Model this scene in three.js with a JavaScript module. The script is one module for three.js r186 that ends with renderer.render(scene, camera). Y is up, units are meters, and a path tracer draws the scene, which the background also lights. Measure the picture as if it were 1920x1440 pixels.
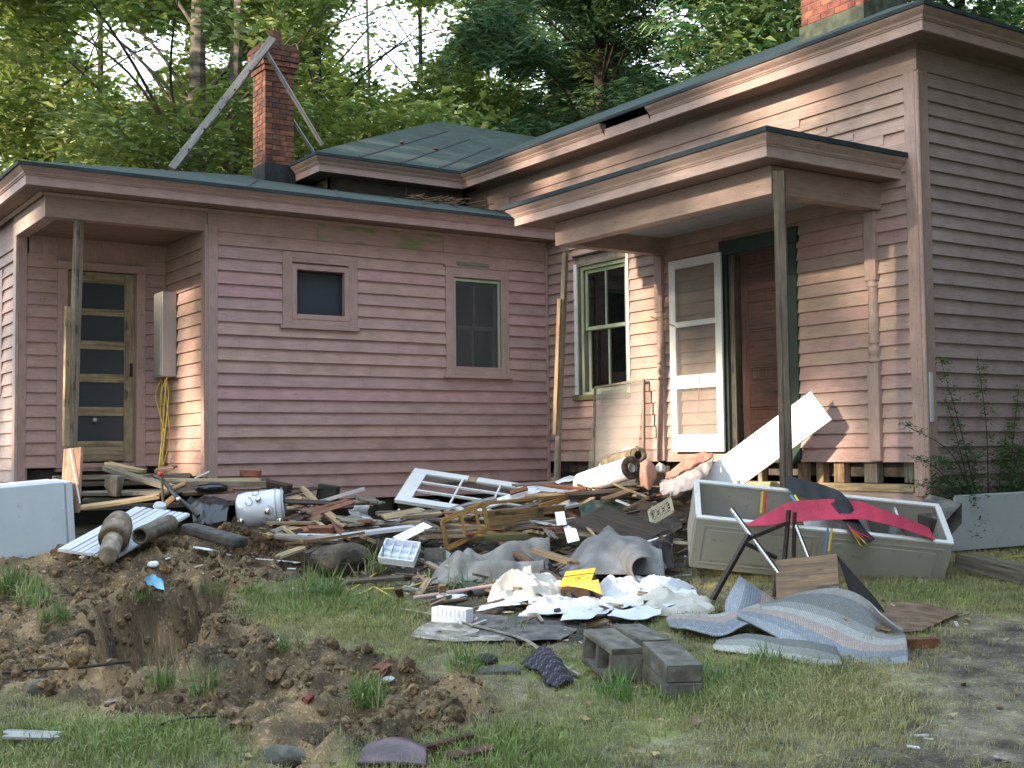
import * as THREE from 'three';
import { RoundedBoxGeometry } from 'three/addons/geometries/RoundedBoxGeometry.js';
import { mergeGeometries, mergeVertices, toCreasedNormals } from 'three/addons/utils/BufferGeometryUtils.js';

// ---------------------------------------------------------------- camera, sky, sun, exposure
const scene = new THREE.Scene();
const V = (x, y, z) => new THREE.Vector3(x, y, z);
const FOC = 2303, CX = 960, CY = 720;              // focal length and centre, in pixels of a 1920 x 1440 photograph
const camera = new THREE.PerspectiveCamera(2 * Math.atan(720 / FOC) * 180 / Math.PI, 4 / 3, 0.1, 600);
const AX = (() => {                                   // world axes seen from the camera (right, up, forward)
  const X = V(4378 - CX, -(802 - CY), FOC).normalize();
  const b = V(-595 - CX, -(861 - CY), FOC).normalize();
  const Z = b.addScaledVector(X, -b.dot(X)).normalize().negate();
  const Y = V(0, 0, 0).crossVectors(X, Z); if (Y.y < 0) Y.negate();
  return { X, Y, Z };
})();
const EYE = V(-9.324, 1.5, 12.941);
const RIGHT = V(AX.X.x, AX.Y.x, AX.Z.x), UP = V(AX.X.y, AX.Y.y, AX.Z.y), FWD = V(AX.X.z, AX.Y.z, AX.Z.z);
camera.position.copy(EYE);
camera.quaternion.setFromRotationMatrix(new THREE.Matrix4().makeBasis(RIGHT, UP, FWD.clone().negate()));
camera.updateMatrixWorld();

const renderer = new THREE.WebGLRenderer({ antialias: true });
renderer.setSize(1024, 768);
renderer.toneMapping = THREE.LinearToneMapping;
renderer.toneMappingExposure = 3.5;
renderer.shadowMap.enabled = true;

const SUNDIR = V(-1, 0.34, -0.05).normalize();        // towards the low sun
const sun = new THREE.DirectionalLight(new THREE.Color().setRGB(1.0, 0.82, 0.62), 3.9);
sun.position.copy(SUNDIR.clone().multiplyScalar(80)); sun.target.position.set(0, 0, 0);
sun.castShadow = true; sun.shadow.radius = 3.2; sun.shadow.mapSize.set(4096, 4096);
Object.assign(sun.shadow.camera, { left: -40, right: 40, top: 40, bottom: -40, near: 1, far: 200 });
scene.add(sun, sun.target);

// ---------------------------------------------------------------- numbers
function rngOf(s) { return () => { s |= 0; s = s + 0x6D2B79F5 | 0; let t = Math.imul(s ^ s >>> 15, 1 | s); t = t + Math.imul(t ^ t >>> 7, 61 | t) ^ t; return ((t ^ t >>> 14) >>> 0) / 4294967296; }; }
const rnd = rngOf(7);
const rr = (a, b) => a + (b - a) * rnd();
const lerp = (a, b, t) => a + (b - a) * t, clamp = (v, a = 0, b = 1) => Math.min(b, Math.max(a, v)), sstep = (a, b, x) => { const t = clamp((x - a) / (b - a)); return t * t * (3 - 2 * t); };
const hash = (i, j, k = 0) => { let h = Math.imul(i, 374761393) + Math.imul(j, 668265263) + Math.imul(k, 1274126177); h = Math.imul(h ^ h >>> 13, 1274126177); return ((h ^ h >>> 16) >>> 0) / 4294967296; };
function n2(x, y, p = 0, k = 0) {                     // value noise, periodic with p when given
  const i = Math.floor(x), j = Math.floor(y), f = x - i, g = y - j, u = f * f * (3 - 2 * f), v = g * g * (3 - 2 * g);
  const w = p ? (a) => ((a % p) + p) % p : (a) => a;
  return lerp(lerp(hash(w(i), w(j), k), hash(w(i + 1), w(j), k), u), lerp(hash(w(i), w(j + 1), k), hash(w(i + 1), w(j + 1), k), u), v);
}
function fbm(x, y, o = 4, p = 0, k = 0) { let s = 0, a = 0.5, t = 0; for (let i = 0; i < o; i++) { s += a * n2(x, y, p, k + i); t += a; a *= 0.5; x *= 2; y *= 2; p *= 2; } return s / t; }

{ // the sky: bright hazy evening air, bluer overhead, warm glow added round the sun
  const W = 256, H = 128, d = new Float32Array(W * H * 4);
  for (let j = 0; j < H; j++) for (let i = 0; i < W; i++) {
    const el = Math.max(0, Math.sin(((j + 0.5) / H - 0.5) * Math.PI)), t = Math.pow(el, 0.55);
    const c = sstep(0.5, 0.8, fbm(i / W * 16, j / H * 14, 4, 16, 40)) * 0.35 * (1 - 0.3 * el);
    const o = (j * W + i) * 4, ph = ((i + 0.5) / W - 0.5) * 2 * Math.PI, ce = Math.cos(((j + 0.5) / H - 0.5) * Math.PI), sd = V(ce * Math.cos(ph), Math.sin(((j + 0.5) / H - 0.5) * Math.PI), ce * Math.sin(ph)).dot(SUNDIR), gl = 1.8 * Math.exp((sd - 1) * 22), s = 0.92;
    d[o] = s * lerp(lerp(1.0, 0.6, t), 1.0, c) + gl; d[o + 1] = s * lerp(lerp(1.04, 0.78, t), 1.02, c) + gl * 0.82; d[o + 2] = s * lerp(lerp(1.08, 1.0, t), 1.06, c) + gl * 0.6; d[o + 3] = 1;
  }
  const t = new THREE.DataTexture(d, W, H, THREE.RGBAFormat, THREE.FloatType);
  t.mapping = THREE.EquirectangularReflectionMapping; t.magFilter = t.minFilter = THREE.LinearFilter; t.needsUpdate = true;
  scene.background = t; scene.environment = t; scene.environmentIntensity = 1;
}

// ---------------------------------------------------------------- from a pixel of the photograph to a place
const rayOf = (px, py) => RIGHT.clone().multiplyScalar((px - CX) / FOC).addScaledVector(UP, -(py - CY) / FOC).add(FWD);
const at = (px, py, d) => EYE.clone().addScaledVector(rayOf(px, py), d);
const onX = (px, py, x = 0) => { const r = rayOf(px, py); return EYE.clone().addScaledVector(r, (x - EYE.x) / r.x); };
const onZ = (px, py, z = 0) => { const r = rayOf(px, py); return EYE.clone().addScaledVector(r, (z - EYE.z) / r.z); };
const dist = (x, z) => (x - EYE.x) * FWD.x + (z - EYE.z) * FWD.z;      // metres in front of the camera

// ---------------------------------------------------------------- textures (grey maps that a material's colour tints)
const TEX = {};
function tex(name, n, f, srgb = true, rep = 1) {
  const d = new Uint8Array(n * n * 4);
  for (let j = 0; j < n; j++) for (let i = 0; i < n; i++) { const c = f(i / n, j / n), o = (j * n + i) * 4; if (Array.isArray(c)) { d[o] = c[0] * 255; d[o + 1] = c[1] * 255; d[o + 2] = c[2] * 255; } else d[o] = d[o + 1] = d[o + 2] = clamp(c) * 255; d[o + 3] = 255; }
  const t = new THREE.DataTexture(d, n, n); t.wrapS = t.wrapT = /paint|wood|grime|algae/.test(name) ? THREE.MirroredRepeatWrapping : THREE.RepeatWrapping; t.magFilter = THREE.LinearFilter; t.minFilter = THREE.LinearMipmapLinearFilter; t.generateMipmaps = true;
  if (srgb) t.colorSpace = THREE.SRGBColorSpace; t.repeat.set(rep, rep); t.needsUpdate = true;
  return TEX[name] = t;
}
const grain = (u, v, k = 0) => { const w = fbm(u * 4, v * 4, 3, 4, k) * 0.25; return 0.55 * fbm(u * 3, (v + w * 0.12) * 48, 3, 0, k + 9) + 0.3 * n2(u * 6, v * 128, 0, k + 3) + 0.15 * fbm(u * 24, v * 24, 2, 24, k + 5); };
tex('paint', 512, (u, v) => { let s = 0.9 + 0.12 * (fbm(u * 6, v * 6, 4, 6, 1) - 0.5) + 0.1 * (n2(u * 10, v * 120, 0, 2) - 0.5); const p = fbm(u * 9, v * 36, 4, 0, 3); if (p > 0.72) s -= 0.07 * sstep(0.72, 0.82, p); const q = fbm(u * 40, v * 40, 2, 40, 4); if (q > 0.78) s -= 0.07; return s; });
tex('wood', 512, (u, v) => { let s = 0.62 + 0.75 * (grain(u, v) - 0.5); const k = fbm(u * 5, v * 20, 3, 0, 8); if (k > 0.68) s -= 0.22 * sstep(0.68, 0.8, k); return s + 0.2; });
tex('woodB', 512, (u, v) => grain(u, v), false);
tex('white', 512, (u, v) => { let s = 0.95 + 0.06 * (fbm(u * 5, v * 5, 4, 5, 20) - 0.5); const p = fbm(u * 14, v * 14, 4, 14, 21); if (p > 0.7) s -= 0.09 * sstep(0.7, 0.85, p); return s; });
tex('rough', 512, (u, v) => 0.72 + 0.6 * (fbm(u * 16, v * 16, 5, 16, 30) - 0.5) + 0.18 * (hash(u * 512 | 0, v * 512 | 0) - 0.5));
tex('roughB', 512, (u, v) => 0.7 * fbm(u * 16, v * 16, 5, 16, 30) + 0.3 * hash(u * 512 | 0, v * 512 | 0), false);
tex('roof', 512, (u, v) => 0.75 + 0.4 * (fbm(u * 5, v * 5, 4, 5, 50) - 0.5) + 0.3 * (hash(u * 512 | 0, v * 512 | 0, 5) - 0.5) + 0.12 * (n2(u * 60, v * 6, 0, 51) - 0.5));
tex('weave', 256, (u, v) => 0.82 + 0.12 * (hash(u * 256 | 0, v * 256 | 0, 9) - 0.5) + 0.35 * (fbm(u * 8, v * 8, 4, 8, 60) - 0.5));
tex('soil', 1024, (u, v) => { const a = fbm(u * 10, v * 10, 6, 10, 70), b = hash(u * 1024 | 0, v * 1024 | 0, 7), c = n2(u * 150, v * 150, 150, 71); return 0.62 + 0.85 * (a - 0.5) + 0.16 * (b - 0.5) + (c > 0.82 ? 0.22 : 0) - (c < 0.12 ? 0.2 : 0); });
tex('soilB', 1024, (u, v) => 0.6 * fbm(u * 10, v * 10, 6, 10, 70) + 0.25 * n2(u * 150, v * 150, 150, 71) + 0.15 * hash(u * 1024 | 0, v * 1024 | 0, 7), false);
tex('bark', 256, (u, v) => 0.45 + 0.9 * (fbm(u * 14, v * 3 + 0.4 * fbm(u * 6, v * 6, 2, 6, 81), 4, 0, 80) - 0.3));
tex('mesh', 256, (u, v) => 0.8 + 0.5 * (fbm(u * 4, v * 4, 3, 4, 90) - 0.5));

tex('grime', 512, (u, v) => { const b = 0.9 + 0.08 * (n2(u * 10, v * 120, 0, 2) - 0.5), p = fbm(u * 5, v * 7, 5, 0, 205), q = fbm(u * 22, v * 34, 3, 0, 206); let s = b - 0.09 * sstep(0.45, 0.75, p) * (0.5 + q); if (q > 0.72) s -= 0.05; return [s, s * 0.985, s * 0.96].map(c => clamp(c)); });
tex('algae', 512, (u, v) => { const b = 0.9 + 0.08 * (n2(u * 10, v * 120, 0, 2) - 0.5), p = sstep(0.45, 0.7, fbm(u * 3, v * 9, 5, 0, 207)); return [b * lerp(1, 0.72, p), b * lerp(1, 0.95, p), b * lerp(1, 0.66, p)]; });
const C = (r, g, b) => new THREE.Color().setRGB(r, g, b);
function mat(map, r, g, b, { nb, ...o } = {}) {
  const m = new THREE.MeshStandardMaterial({ color: C(r, g, b), roughness: 0.85, ...o });
  if (map) m.map = TEX[map];
  if (map === 'wood' && !nb) { m.bumpMap = TEX.woodB; m.bumpScale = 0.003; }
  if ((map === 'rough' || map === 'roof') && !nb) { m.bumpMap = TEX.roughB; m.bumpScale = 0.004; }
  return m;
}
const M = {
  pink: [0, 1, 2, 3].map(i => mat('paint', 0.455 + 0.016 * i, 0.297 + 0.012 * (i % 3), 0.279 + 0.01 * (i % 2), { roughness: 0.6 })),
  salmon: [0, 1, 2, 3].map(i => mat('paint', 0.46 + 0.014 * i, 0.325 + 0.01 * (i % 3), 0.28 + 0.01 * (i % 2), { roughness: 0.6 })),  // warmer copy of the siding paint, sunlight tinted in, for sunward walls
  side: [0, 1, 2].map(i => mat('paint', 0.4 + 0.012 * i, 0.3 + 0.01 * i, 0.27 + 0.01 * i, { roughness: 0.65 })),  // darker copy of the siding paint, shade tinted in, for the corner wall
  grimySalmon: [mat('grime', 0.48, 0.335, 0.285, { roughness: 0.7 })], grimy: [0, 1].map(i => mat('grime', 0.45 + 0.02 * i, 0.295 + 0.012 * i, 0.277 + 0.01 * i, { roughness: 0.7 })), algae: mat('algae', 0.45, 0.3, 0.272),
  trim: mat('paint', 0.44, 0.31, 0.27, { roughness: 0.55 }),
  trimWing: mat('paint', 0.45, 0.3, 0.272, { roughness: 0.55 }),
  palePink: mat('paint', 0.54, 0.39, 0.345, { roughness: 0.6 }),
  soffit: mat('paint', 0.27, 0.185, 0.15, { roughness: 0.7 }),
  ceiling: mat('paint', 0.5, 0.5, 0.52, { roughness: 0.7 }),
  roof: mat('roof', 0.038, 0.066, 0.053, { roughness: 0.95 }), roofEdge: mat('roof', 0.035, 0.055, 0.065), seam: mat('roof', 0.02, 0.025, 0.03),
  white: mat('white', 0.78, 0.79, 0.8, { roughness: 0.45 }), whiteClean: mat(null, 0.82, 0.83, 0.85, { roughness: 0.4 }), whiteGrey: mat('white', 0.55, 0.57, 0.6, { roughness: 0.5 }),
  green: mat('paint', 0.02, 0.052, 0.04, { roughness: 0.5 }), paleGreen: mat('paint', 0.36, 0.45, 0.3, { roughness: 0.6 }),
  grey: mat('wood', 0.3, 0.26, 0.2), greyDark: mat('wood', 0.15, 0.125, 0.095), rawWood: mat('wood', 0.42, 0.28, 0.16), olive: mat('wood', 0.34, 0.285, 0.18), brownWood: mat('wood', 0.22, 0.13, 0.07), darkWood: mat('wood', 0.07, 0.05, 0.035), oak: mat('wood', 0.52, 0.29, 0.085, { roughness: 0.5 }), cedar: mat('wood', 0.52, 0.3, 0.2), redWood: mat('wood', 0.3, 0.12, 0.07), yellowWood: mat('wood', 0.5, 0.38, 0.22), silver: mat('wood', 0.42, 0.42, 0.4), braceWood: mat('wood', 0.31, 0.29, 0.26), mossWood: mat('wood', 0.17, 0.15, 0.07),
  brownDoor: mat('wood', 0.085, 0.035, 0.024, { roughness: 0.45 }),
  dark: mat(null, 0.02, 0.018, 0.016), interior: mat('rough', 0.12, 0.1, 0.09),
  concrete: mat('rough', 0.24, 0.225, 0.19), concreteDark: mat('rough', 0.09, 0.085, 0.07), mossy: mat('rough', 0.045, 0.048, 0.03),
  brick: [[0.34, 0.1, 0.06], [0.3, 0.085, 0.055], [0.38, 0.13, 0.075], [0.26, 0.075, 0.055]].map(c => mat('rough', ...c)),
  brickDark: [[0.28, 0.105, 0.055], [0.21, 0.078, 0.045], [0.33, 0.13, 0.07], [0.16, 0.062, 0.04]].map(c => mat('rough', ...c)),
  mortar: mat('rough', 0.3, 0.26, 0.22), mortarDark: mat('rough', 0.12, 0.09, 0.075), flashing: mat('rough', 0.11, 0.13, 0.085), flashDark: mat('rough', 0.03, 0.033, 0.035),
  chrome: mat(null, 0.75, 0.76, 0.78, { metalness: 1, roughness: 0.25 }), steel: mat(null, 0.36, 0.36, 0.36, { metalness: 0.45, roughness: 0.42 }), blackMetal: mat(null, 0.025, 0.024, 0.024, { roughness: 0.35 }), brownMetal: mat('rough', 0.075, 0.045, 0.035, { roughness: 0.5, nb: true }),
  screen: new THREE.MeshStandardMaterial({ color: C(0.07, 0.07, 0.07), roughness: 0.9, transparent: true, opacity: 0.45, side: THREE.DoubleSide }),
  screenThin: new THREE.MeshStandardMaterial({ color: C(0.3, 0.29, 0.26), roughness: 0.9, transparent: true, opacity: 0.24, side: THREE.DoubleSide }),
  netting: new THREE.MeshStandardMaterial({ color: C(0.34, 0.33, 0.31), roughness: 0.9, transparent: true, opacity: 0.3, side: THREE.DoubleSide }),
  glass: new THREE.MeshPhysicalMaterial({ color: C(0.75, 0.8, 0.8), roughness: 0.05, transmission: 1, thickness: 0, ior: 1.5 }),
  blueGlass: new THREE.MeshPhysicalMaterial({ color: C(0.035, 0.047, 0.06), roughness: 0.3, metalness: 0 }), eaveShadeWall: mat('paint', 0.13, 0.1, 0.085),  // last paint has the eave shade put into its colour
  yellowWire: mat(null, 0.5, 0.4, 0.06, { roughness: 0.5 }),
};

// ---------------------------------------------------------------- building helpers
const used = new Map();
function numbered(n) { const k = used.get(n) ?? 0; used.set(n, k + 1); return k ? `${n}_${String(k).padStart(3, '0')}` : n; }
function metric(g, k = 1) {                            // uv in metres, u along the longer side of each face
  g = g.index ? g.toNonIndexed() : g; g.computeBoundingBox();
  const s = g.boundingBox.getSize(V(0, 0, 0)), p = g.attributes.position, n = g.attributes.normal, uv = new Float32Array(p.count * 2), o = [rnd() * 7, rnd() * 7], D = [s.x, s.y, s.z];
  for (let i = 0; i < p.count; i++) {
    const a = [Math.abs(n.getX(i)), Math.abs(n.getY(i)), Math.abs(n.getZ(i))], q = [p.getX(i), p.getY(i), p.getZ(i)];
    const f = a[0] >= a[1] && a[0] >= a[2] ? 0 : a[1] >= a[2] ? 1 : 2; let [b, c] = [0, 1, 2].filter(t => t !== f); if (D[c] > D[b]) [b, c] = [c, b];
    uv[2 * i] = q[b] * k + o[0]; uv[2 * i + 1] = q[c] * k + o[1] + f * 0.37;
  }
  g.setAttribute('uv', new THREE.BufferAttribute(uv, 2)); return g;
}
function bx(w, h, d, b = 0) { const g = b > 0 ? new RoundedBoxGeometry(w, h, d, 1, Math.min(b, w / 2.01, h / 2.01, d / 2.01)) : new THREE.BoxGeometry(w, h, d); return metric(g); }
function span(x0, x1, y0, y1, z0, z1, b = 0) { const g = bx(Math.abs(x1 - x0), Math.abs(y1 - y0), Math.abs(z1 - z0), b); g.translate((x0 + x1) / 2, (y0 + y1) / 2, (z0 + z1) / 2); return g; }
function bar(a, b, w, t, up = V(0, 1, 0), bev = 0.002) { // box from a to b, t along up, w across
  const X = b.clone().sub(a), L = X.length(); X.normalize(); const Y = up.clone().addScaledVector(X, -up.dot(X)); if (Y.lengthSq() < 1e-4) Y.set(0.3, 0.2, 1).addScaledVector(X, -Y.dot(X)); Y.normalize();
  const g = bx(L, t, w, bev); g.applyMatrix4(new THREE.Matrix4().makeBasis(X, Y, V(0, 0, 0).crossVectors(X, Y)).setPosition(a.clone().add(b).multiplyScalar(0.5))); return g;
}
function plank(a, b, w, t, up = V(0, 1, 0)) {            // an old board: slightly bowed, with broken ends
  const X = b.clone().sub(a), L = X.length(); X.normalize(); const Y = up.clone().addScaledVector(X, -up.dot(X)); if (Y.lengthSq() < 1e-4) Y.set(0.3, 0.2, 1).addScaledVector(X, -Y.dot(X)); Y.normalize();
  let g = new THREE.BoxGeometry(L, t, w, Math.max(3, Math.round(L / 0.15)), 1, 6); const p = g.attributes.position, s = rnd() * 90, rag = Math.min(0.05, w * 0.35), bow = rr(-0.012, 0.012) * L;
  for (let i = 0; i < p.count; i++) { const x = p.getX(i), z = p.getZ(i), k = Math.abs(x) / (L / 2); let nx = x; if (k > 0.99) nx -= Math.sign(x) * rag * Math.pow(n2(z * 60 + s, x > 0 ? 3 : 9), 2) * 1.6; p.setXYZ(i, nx, p.getY(i) + bow * (1 - k * k) + 0.003 * (n2(x * 7 + s, z * 20) - 0.5), z + 0.006 * (n2(x * 3 + s, 5) - 0.5)); }
  g.computeVertexNormals(); g = metric(g); g.computeVertexNormals(); g.applyMatrix4(new THREE.Matrix4().makeBasis(X, Y, V(0, 0, 0).crossVectors(X, Y)).setPosition(a.clone().add(b).multiplyScalar(0.5))); return g;
}
function tube(pts, r, seg = 8, n) { const c = new THREE.CatmullRomCurve3(pts); return metric(new THREE.TubeGeometry(c, n ?? Math.max(6, pts.length * 5), r, seg, false)); }
function slab(poly, t) {                               // a flat polygon given in space, t thick downwards
  const n = V(0, 0, 0), c = V(0, 0, 0); poly.forEach((p, i) => { const q = poly[(i + 1) % poly.length]; n.add(V(0, 0, 0).crossVectors(p, q)); c.add(p); }); if (n.y < 0) poly = poly.slice().reverse();
  const P = [], lo = poly.map(p => p.clone().add(V(0, -t, 0))), tri = (a, b, d) => P.push(a.x, a.y, a.z, b.x, b.y, b.z, d.x, d.y, d.z);
  for (let i = 1; i < poly.length - 1; i++) { tri(poly[0], poly[i], poly[i + 1]); tri(lo[0], lo[i + 1], lo[i]); }
  for (let i = 0; i < poly.length; i++) { const j = (i + 1) % poly.length; tri(poly[i], lo[i], lo[j]); tri(poly[i], lo[j], poly[j]); }
  const g = new THREE.BufferGeometry(); g.setAttribute('position', new THREE.Float32BufferAttribute(P, 3)); g.computeVertexNormals(); return metric(g);
}
function sweep(path, prof) {                           // profile [out, y] carried along a plan path [x, z] with mitred corners
  const N = path.length, rings = [];
  for (let i = 0; i < N; i++) {
    const d0 = i ? [path[i][0] - path[i - 1][0], path[i][1] - path[i - 1][1]] : null, d1 = i < N - 1 ? [path[i + 1][0] - path[i][0], path[i + 1][1] - path[i][1]] : null;
    const nrm = d => { const l = Math.hypot(...d); return [d[1] / l, -d[0] / l]; };
    let o; if (d0 && d1) { const a = nrm(d0), b = nrm(d1), m = [a[0] + b[0], a[1] + b[1]], k = 2 / (m[0] ** 2 + m[1] ** 2); o = [m[0] * k, m[1] * k]; } else o = nrm(d0 ?? d1);
    rings.push(prof.map(([u, y]) => V(path[i][0] + o[0] * u, y, path[i][1] + o[1] * u)));
  }
  const P = [], tri = (a, b, d) => P.push(a.x, a.y, a.z, b.x, b.y, b.z, d.x, d.y, d.z), K = prof.length;
  for (let i = 0; i < N - 1; i++) for (let k = 0; k < K; k++) { const l = (k + 1) % K, A = rings[i][k], B = rings[i][l], D = rings[i + 1][k], E = rings[i + 1][l]; tri(A, B, E); tri(A, E, D); }
  for (const [R, f] of [[rings[0], 1], [rings[N - 1], -1]]) for (let k = 1; k < K - 1; k++) f > 0 ? tri(R[0], R[k + 1], R[k]) : tri(R[0], R[k], R[k + 1]);
  const g = new THREE.BufferGeometry(); g.setAttribute('position', new THREE.Float32BufferAttribute(P, 3)); g.computeVertexNormals(); return metric(g);
}
function merged(list) { return mergeGeometries(list.map(g => { g = g.index ? g.toNonIndexed() : g; const h = new THREE.BufferGeometry(); for (const k of ['position', 'normal', 'uv']) h.setAttribute(k, g.attributes[k]); return h; })); }
function shadowy(m) { m.castShadow = m.receiveShadow = true; return m; }
// a thing: world-placed parts are collected under a Group that stands at the thing's base
function thing(name, label, category, base, group) {
  const o = new THREE.Group(); o.name = numbered(name); o.position.copy(base); scene.add(o); o.userData = { label, category }; if (group) o.userData.group = group; return o;
}
function baseOf(o) { const b = V(0, 0, 0); while (o) { b.add(o.position); o = o.parent; } return b; }
function part(name, parent, g, m, label) {              // g in world coordinates
  const b = baseOf(parent); g = g.clone(); g.translate(-b.x, -b.y, -b.z);
  const o = shadowy(new THREE.Mesh(g, m)); o.name = name; if (label) o.userData.label = label; parent.add(o); return o;
}
function solo(name, label, category, g, m, group) {     // a thing of one mesh
  g.computeBoundingBox(); const b = g.boundingBox, c = V((b.min.x + b.max.x) / 2, b.min.y, (b.min.z + b.max.z) / 2); g.translate(-c.x, -c.y, -c.z);
  const o = shadowy(new THREE.Mesh(g, m)); o.name = numbered(name); o.position.copy(c); o.userData = { label, category }; if (group) o.userData.group = group; scene.add(o); return o;
}

// ---------------------------------------------------------------- the ground
function baseH(x, z) { const d = dist(x, z); return -0.2 + 0.067 * 2 * Math.log1p(Math.exp((Math.min(d, 60) - 0.13) / 2)) - 0.067 * 2.2 * Math.log1p(Math.exp((Math.min(d, 60) - 14) / 2.2)); }
function hit(px, py, f) { const r = rayOf(px, py); let t = 3, p = EYE.clone().addScaledVector(r, t); while (t < 90) { t += 0.03; p = EYE.clone().addScaledVector(r, t); if (p.y < f(p.x, p.z)) { for (let k = 0; k < 6; k++) { t -= 0.015 / (1 << k) * (p.y < f(p.x, p.z) ? 1 : -1); p = EYE.clone().addScaledVector(r, t); } break; } } return p; }
const G0 = (px, py) => hit(px, py, baseH);
const polyOf = a => { const r = []; for (let i = 0; i < a.length; i += 2) { const p = G0(a[i], a[i + 1]); r.push([p.x, p.z]); } return r; };
function inPoly(P, x, z) { let c = false, d = 1e9; for (let i = 0, j = P.length - 1; i < P.length; j = i++) { const [a, b] = P[i], [e, f] = P[j]; if ((b > z) !== (f > z) && x < (e - a) * (z - b) / (f - b) + a) c = !c; const L = (e - a) ** 2 + (f - b) ** 2, t = clamp(((x - a) * (e - a) + (z - b) * (f - b)) / L), q = Math.hypot(x - a - t * (e - a), z - b - t * (f - b)); if (q < d) d = q; } return c ? d : -d; }
const DIRT = polyOf([-120, 1040, 150, 1036, 330, 1000, 470, 990, 570, 1005, 690, 1035, 745, 1075, 640, 1092, 560, 1085, 470, 1110, 440, 1160, 500, 1215, 620, 1232, 720, 1238, 800, 1270, 925, 1320, 900, 1375, 760, 1400, 660, 1400, 560, 1450, 420, 1400, 400, 1350, 250, 1330, 120, 1300, -120, 1290]);
const TRASH = polyOf([560, 990, 700, 980, 1290, 980, 1300, 1090, 1200, 1170, 1100, 1215, 960, 1215, 780, 1190, 760, 1130, 690, 1070]);
const BARE = polyOf([1640, 1460, 1700, 1340, 1750, 1230, 1830, 1165, 2000, 1150, 2000, 1460]);
const PIT = polyOf([168, 1225, 178, 1180, 215, 1150, 262, 1136, 330, 1126, 400, 1100, 440, 1118, 415, 1160, 372, 1200, 350, 1248, 270, 1268, 190, 1258]);
const BUMPS = [[140, 1085, 0.16, 0.85], [330, 1060, 0.13, 0.5], [430, 1030, 0.14, 0.6], [480, 1000, 0.14, 0.5], [640, 1062, 0.2, 0.22], [700, 1035, 0.14, 0.25], [560, 1050, 0.1, 0.3], [40, 1180, 0.08, 0.4],
  [290, 1090, 0.12, 0.42], [440, 1215, 0.1, 0.25], [510, 1260, 0.1, 0.22], [240, 1310, -0.08, 0.4], [400, 1315, -0.12, 0.3],
  [720, 1275, 0.1, 0.2], [640, 1260, 0.09, 0.18], [850, 1315, 0.11, 0.17], [560, 1335, 0.08, 0.16], [770, 1345, 0.09, 0.16], [460, 1345, 0.07, 0.14], [660, 1400, 0.07, 0.15], [820, 1370, 0.06, 0.13],
  [1010, 965, 0.16, 0.6], [620, 965, 0.12, 0.5], [900, 1010, 0.18, 0.9], [1150, 990, 0.2, 0.7], [700, 960, 0.1, 0.8], [300, 960, 0.1, 0.8]].map(([px, py, a, r]) => { const p = G0(px, py); return [p.x, p.z, a, r]; });
const dirtAt = (x, z) => clamp(0.5 + (inPoly(DIRT, x, z) + 0.16 * (fbm(x * 3, z * 3, 4, 0, 100) - 0.5)) / 0.16);
const trashAt = (x, z) => clamp(0.5 + (inPoly(TRASH, x, z) + 0.5 * (fbm(x * 2.4, z * 2.4, 4, 0, 101) - 0.5)) / 0.3);
const bareAt = (x, z) => clamp(0.5 + (inPoly(BARE, x, z) + 0.9 * (fbm(x * 2, z * 2, 4, 0, 102) - 0.5)) / 0.5);
function H(x, z) {
  let h = baseH(x, z); if (x < -14 || x > 6 || z < -6 || z > 12) return h + 0.06 * (fbm(x * 0.7, z * 0.7, 3, 0, 110) - 0.5);
  for (const [a, b, k, r] of BUMPS) { const q = ((x - a) ** 2 + (z - b) ** 2) / (r * r); if (q < 6) h += k * Math.exp(-q * q * 0.5 - q * 0.3); }
  const d = dirtAt(x, z), t = trashAt(x, z), pit = inPoly(PIT, x, z) + 0.14 * (fbm(x * 6, z * 6, 3, 0, 116) - 0.5); h -= 0.66 * sstep(-0.05, 0.22, pit); h += 0.07 * sstep(-0.3, -0.06, pit) * (1 - sstep(-0.06, 0.02, pit));
  h += 0.05 * (fbm(x * 1.6, z * 1.6, 3, 0, 111) - 0.5);
  if (d > 0) { const f = fbm(x * 4.5, z * 4.5, 5, 0, 112), g = fbm(x * 11, z * 11, 5, 0, 113); h += d * (0.17 * (f - 0.5) + 0.2 * (g - 0.5)); }
  h += t * 0.07 * (fbm(x * 6, z * 6, 4, 0, 114) - 0.5) + 0.012 * (fbm(x * 12, z * 12, 3, 0, 115) - 0.5);
  return h;
}
const G = (px, py, up = 0) => { const p = hit(px, py, H); p.y += up; return p; };
const ground = (x, z, up = 0) => V(x, H(x, z) + up, z);
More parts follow.
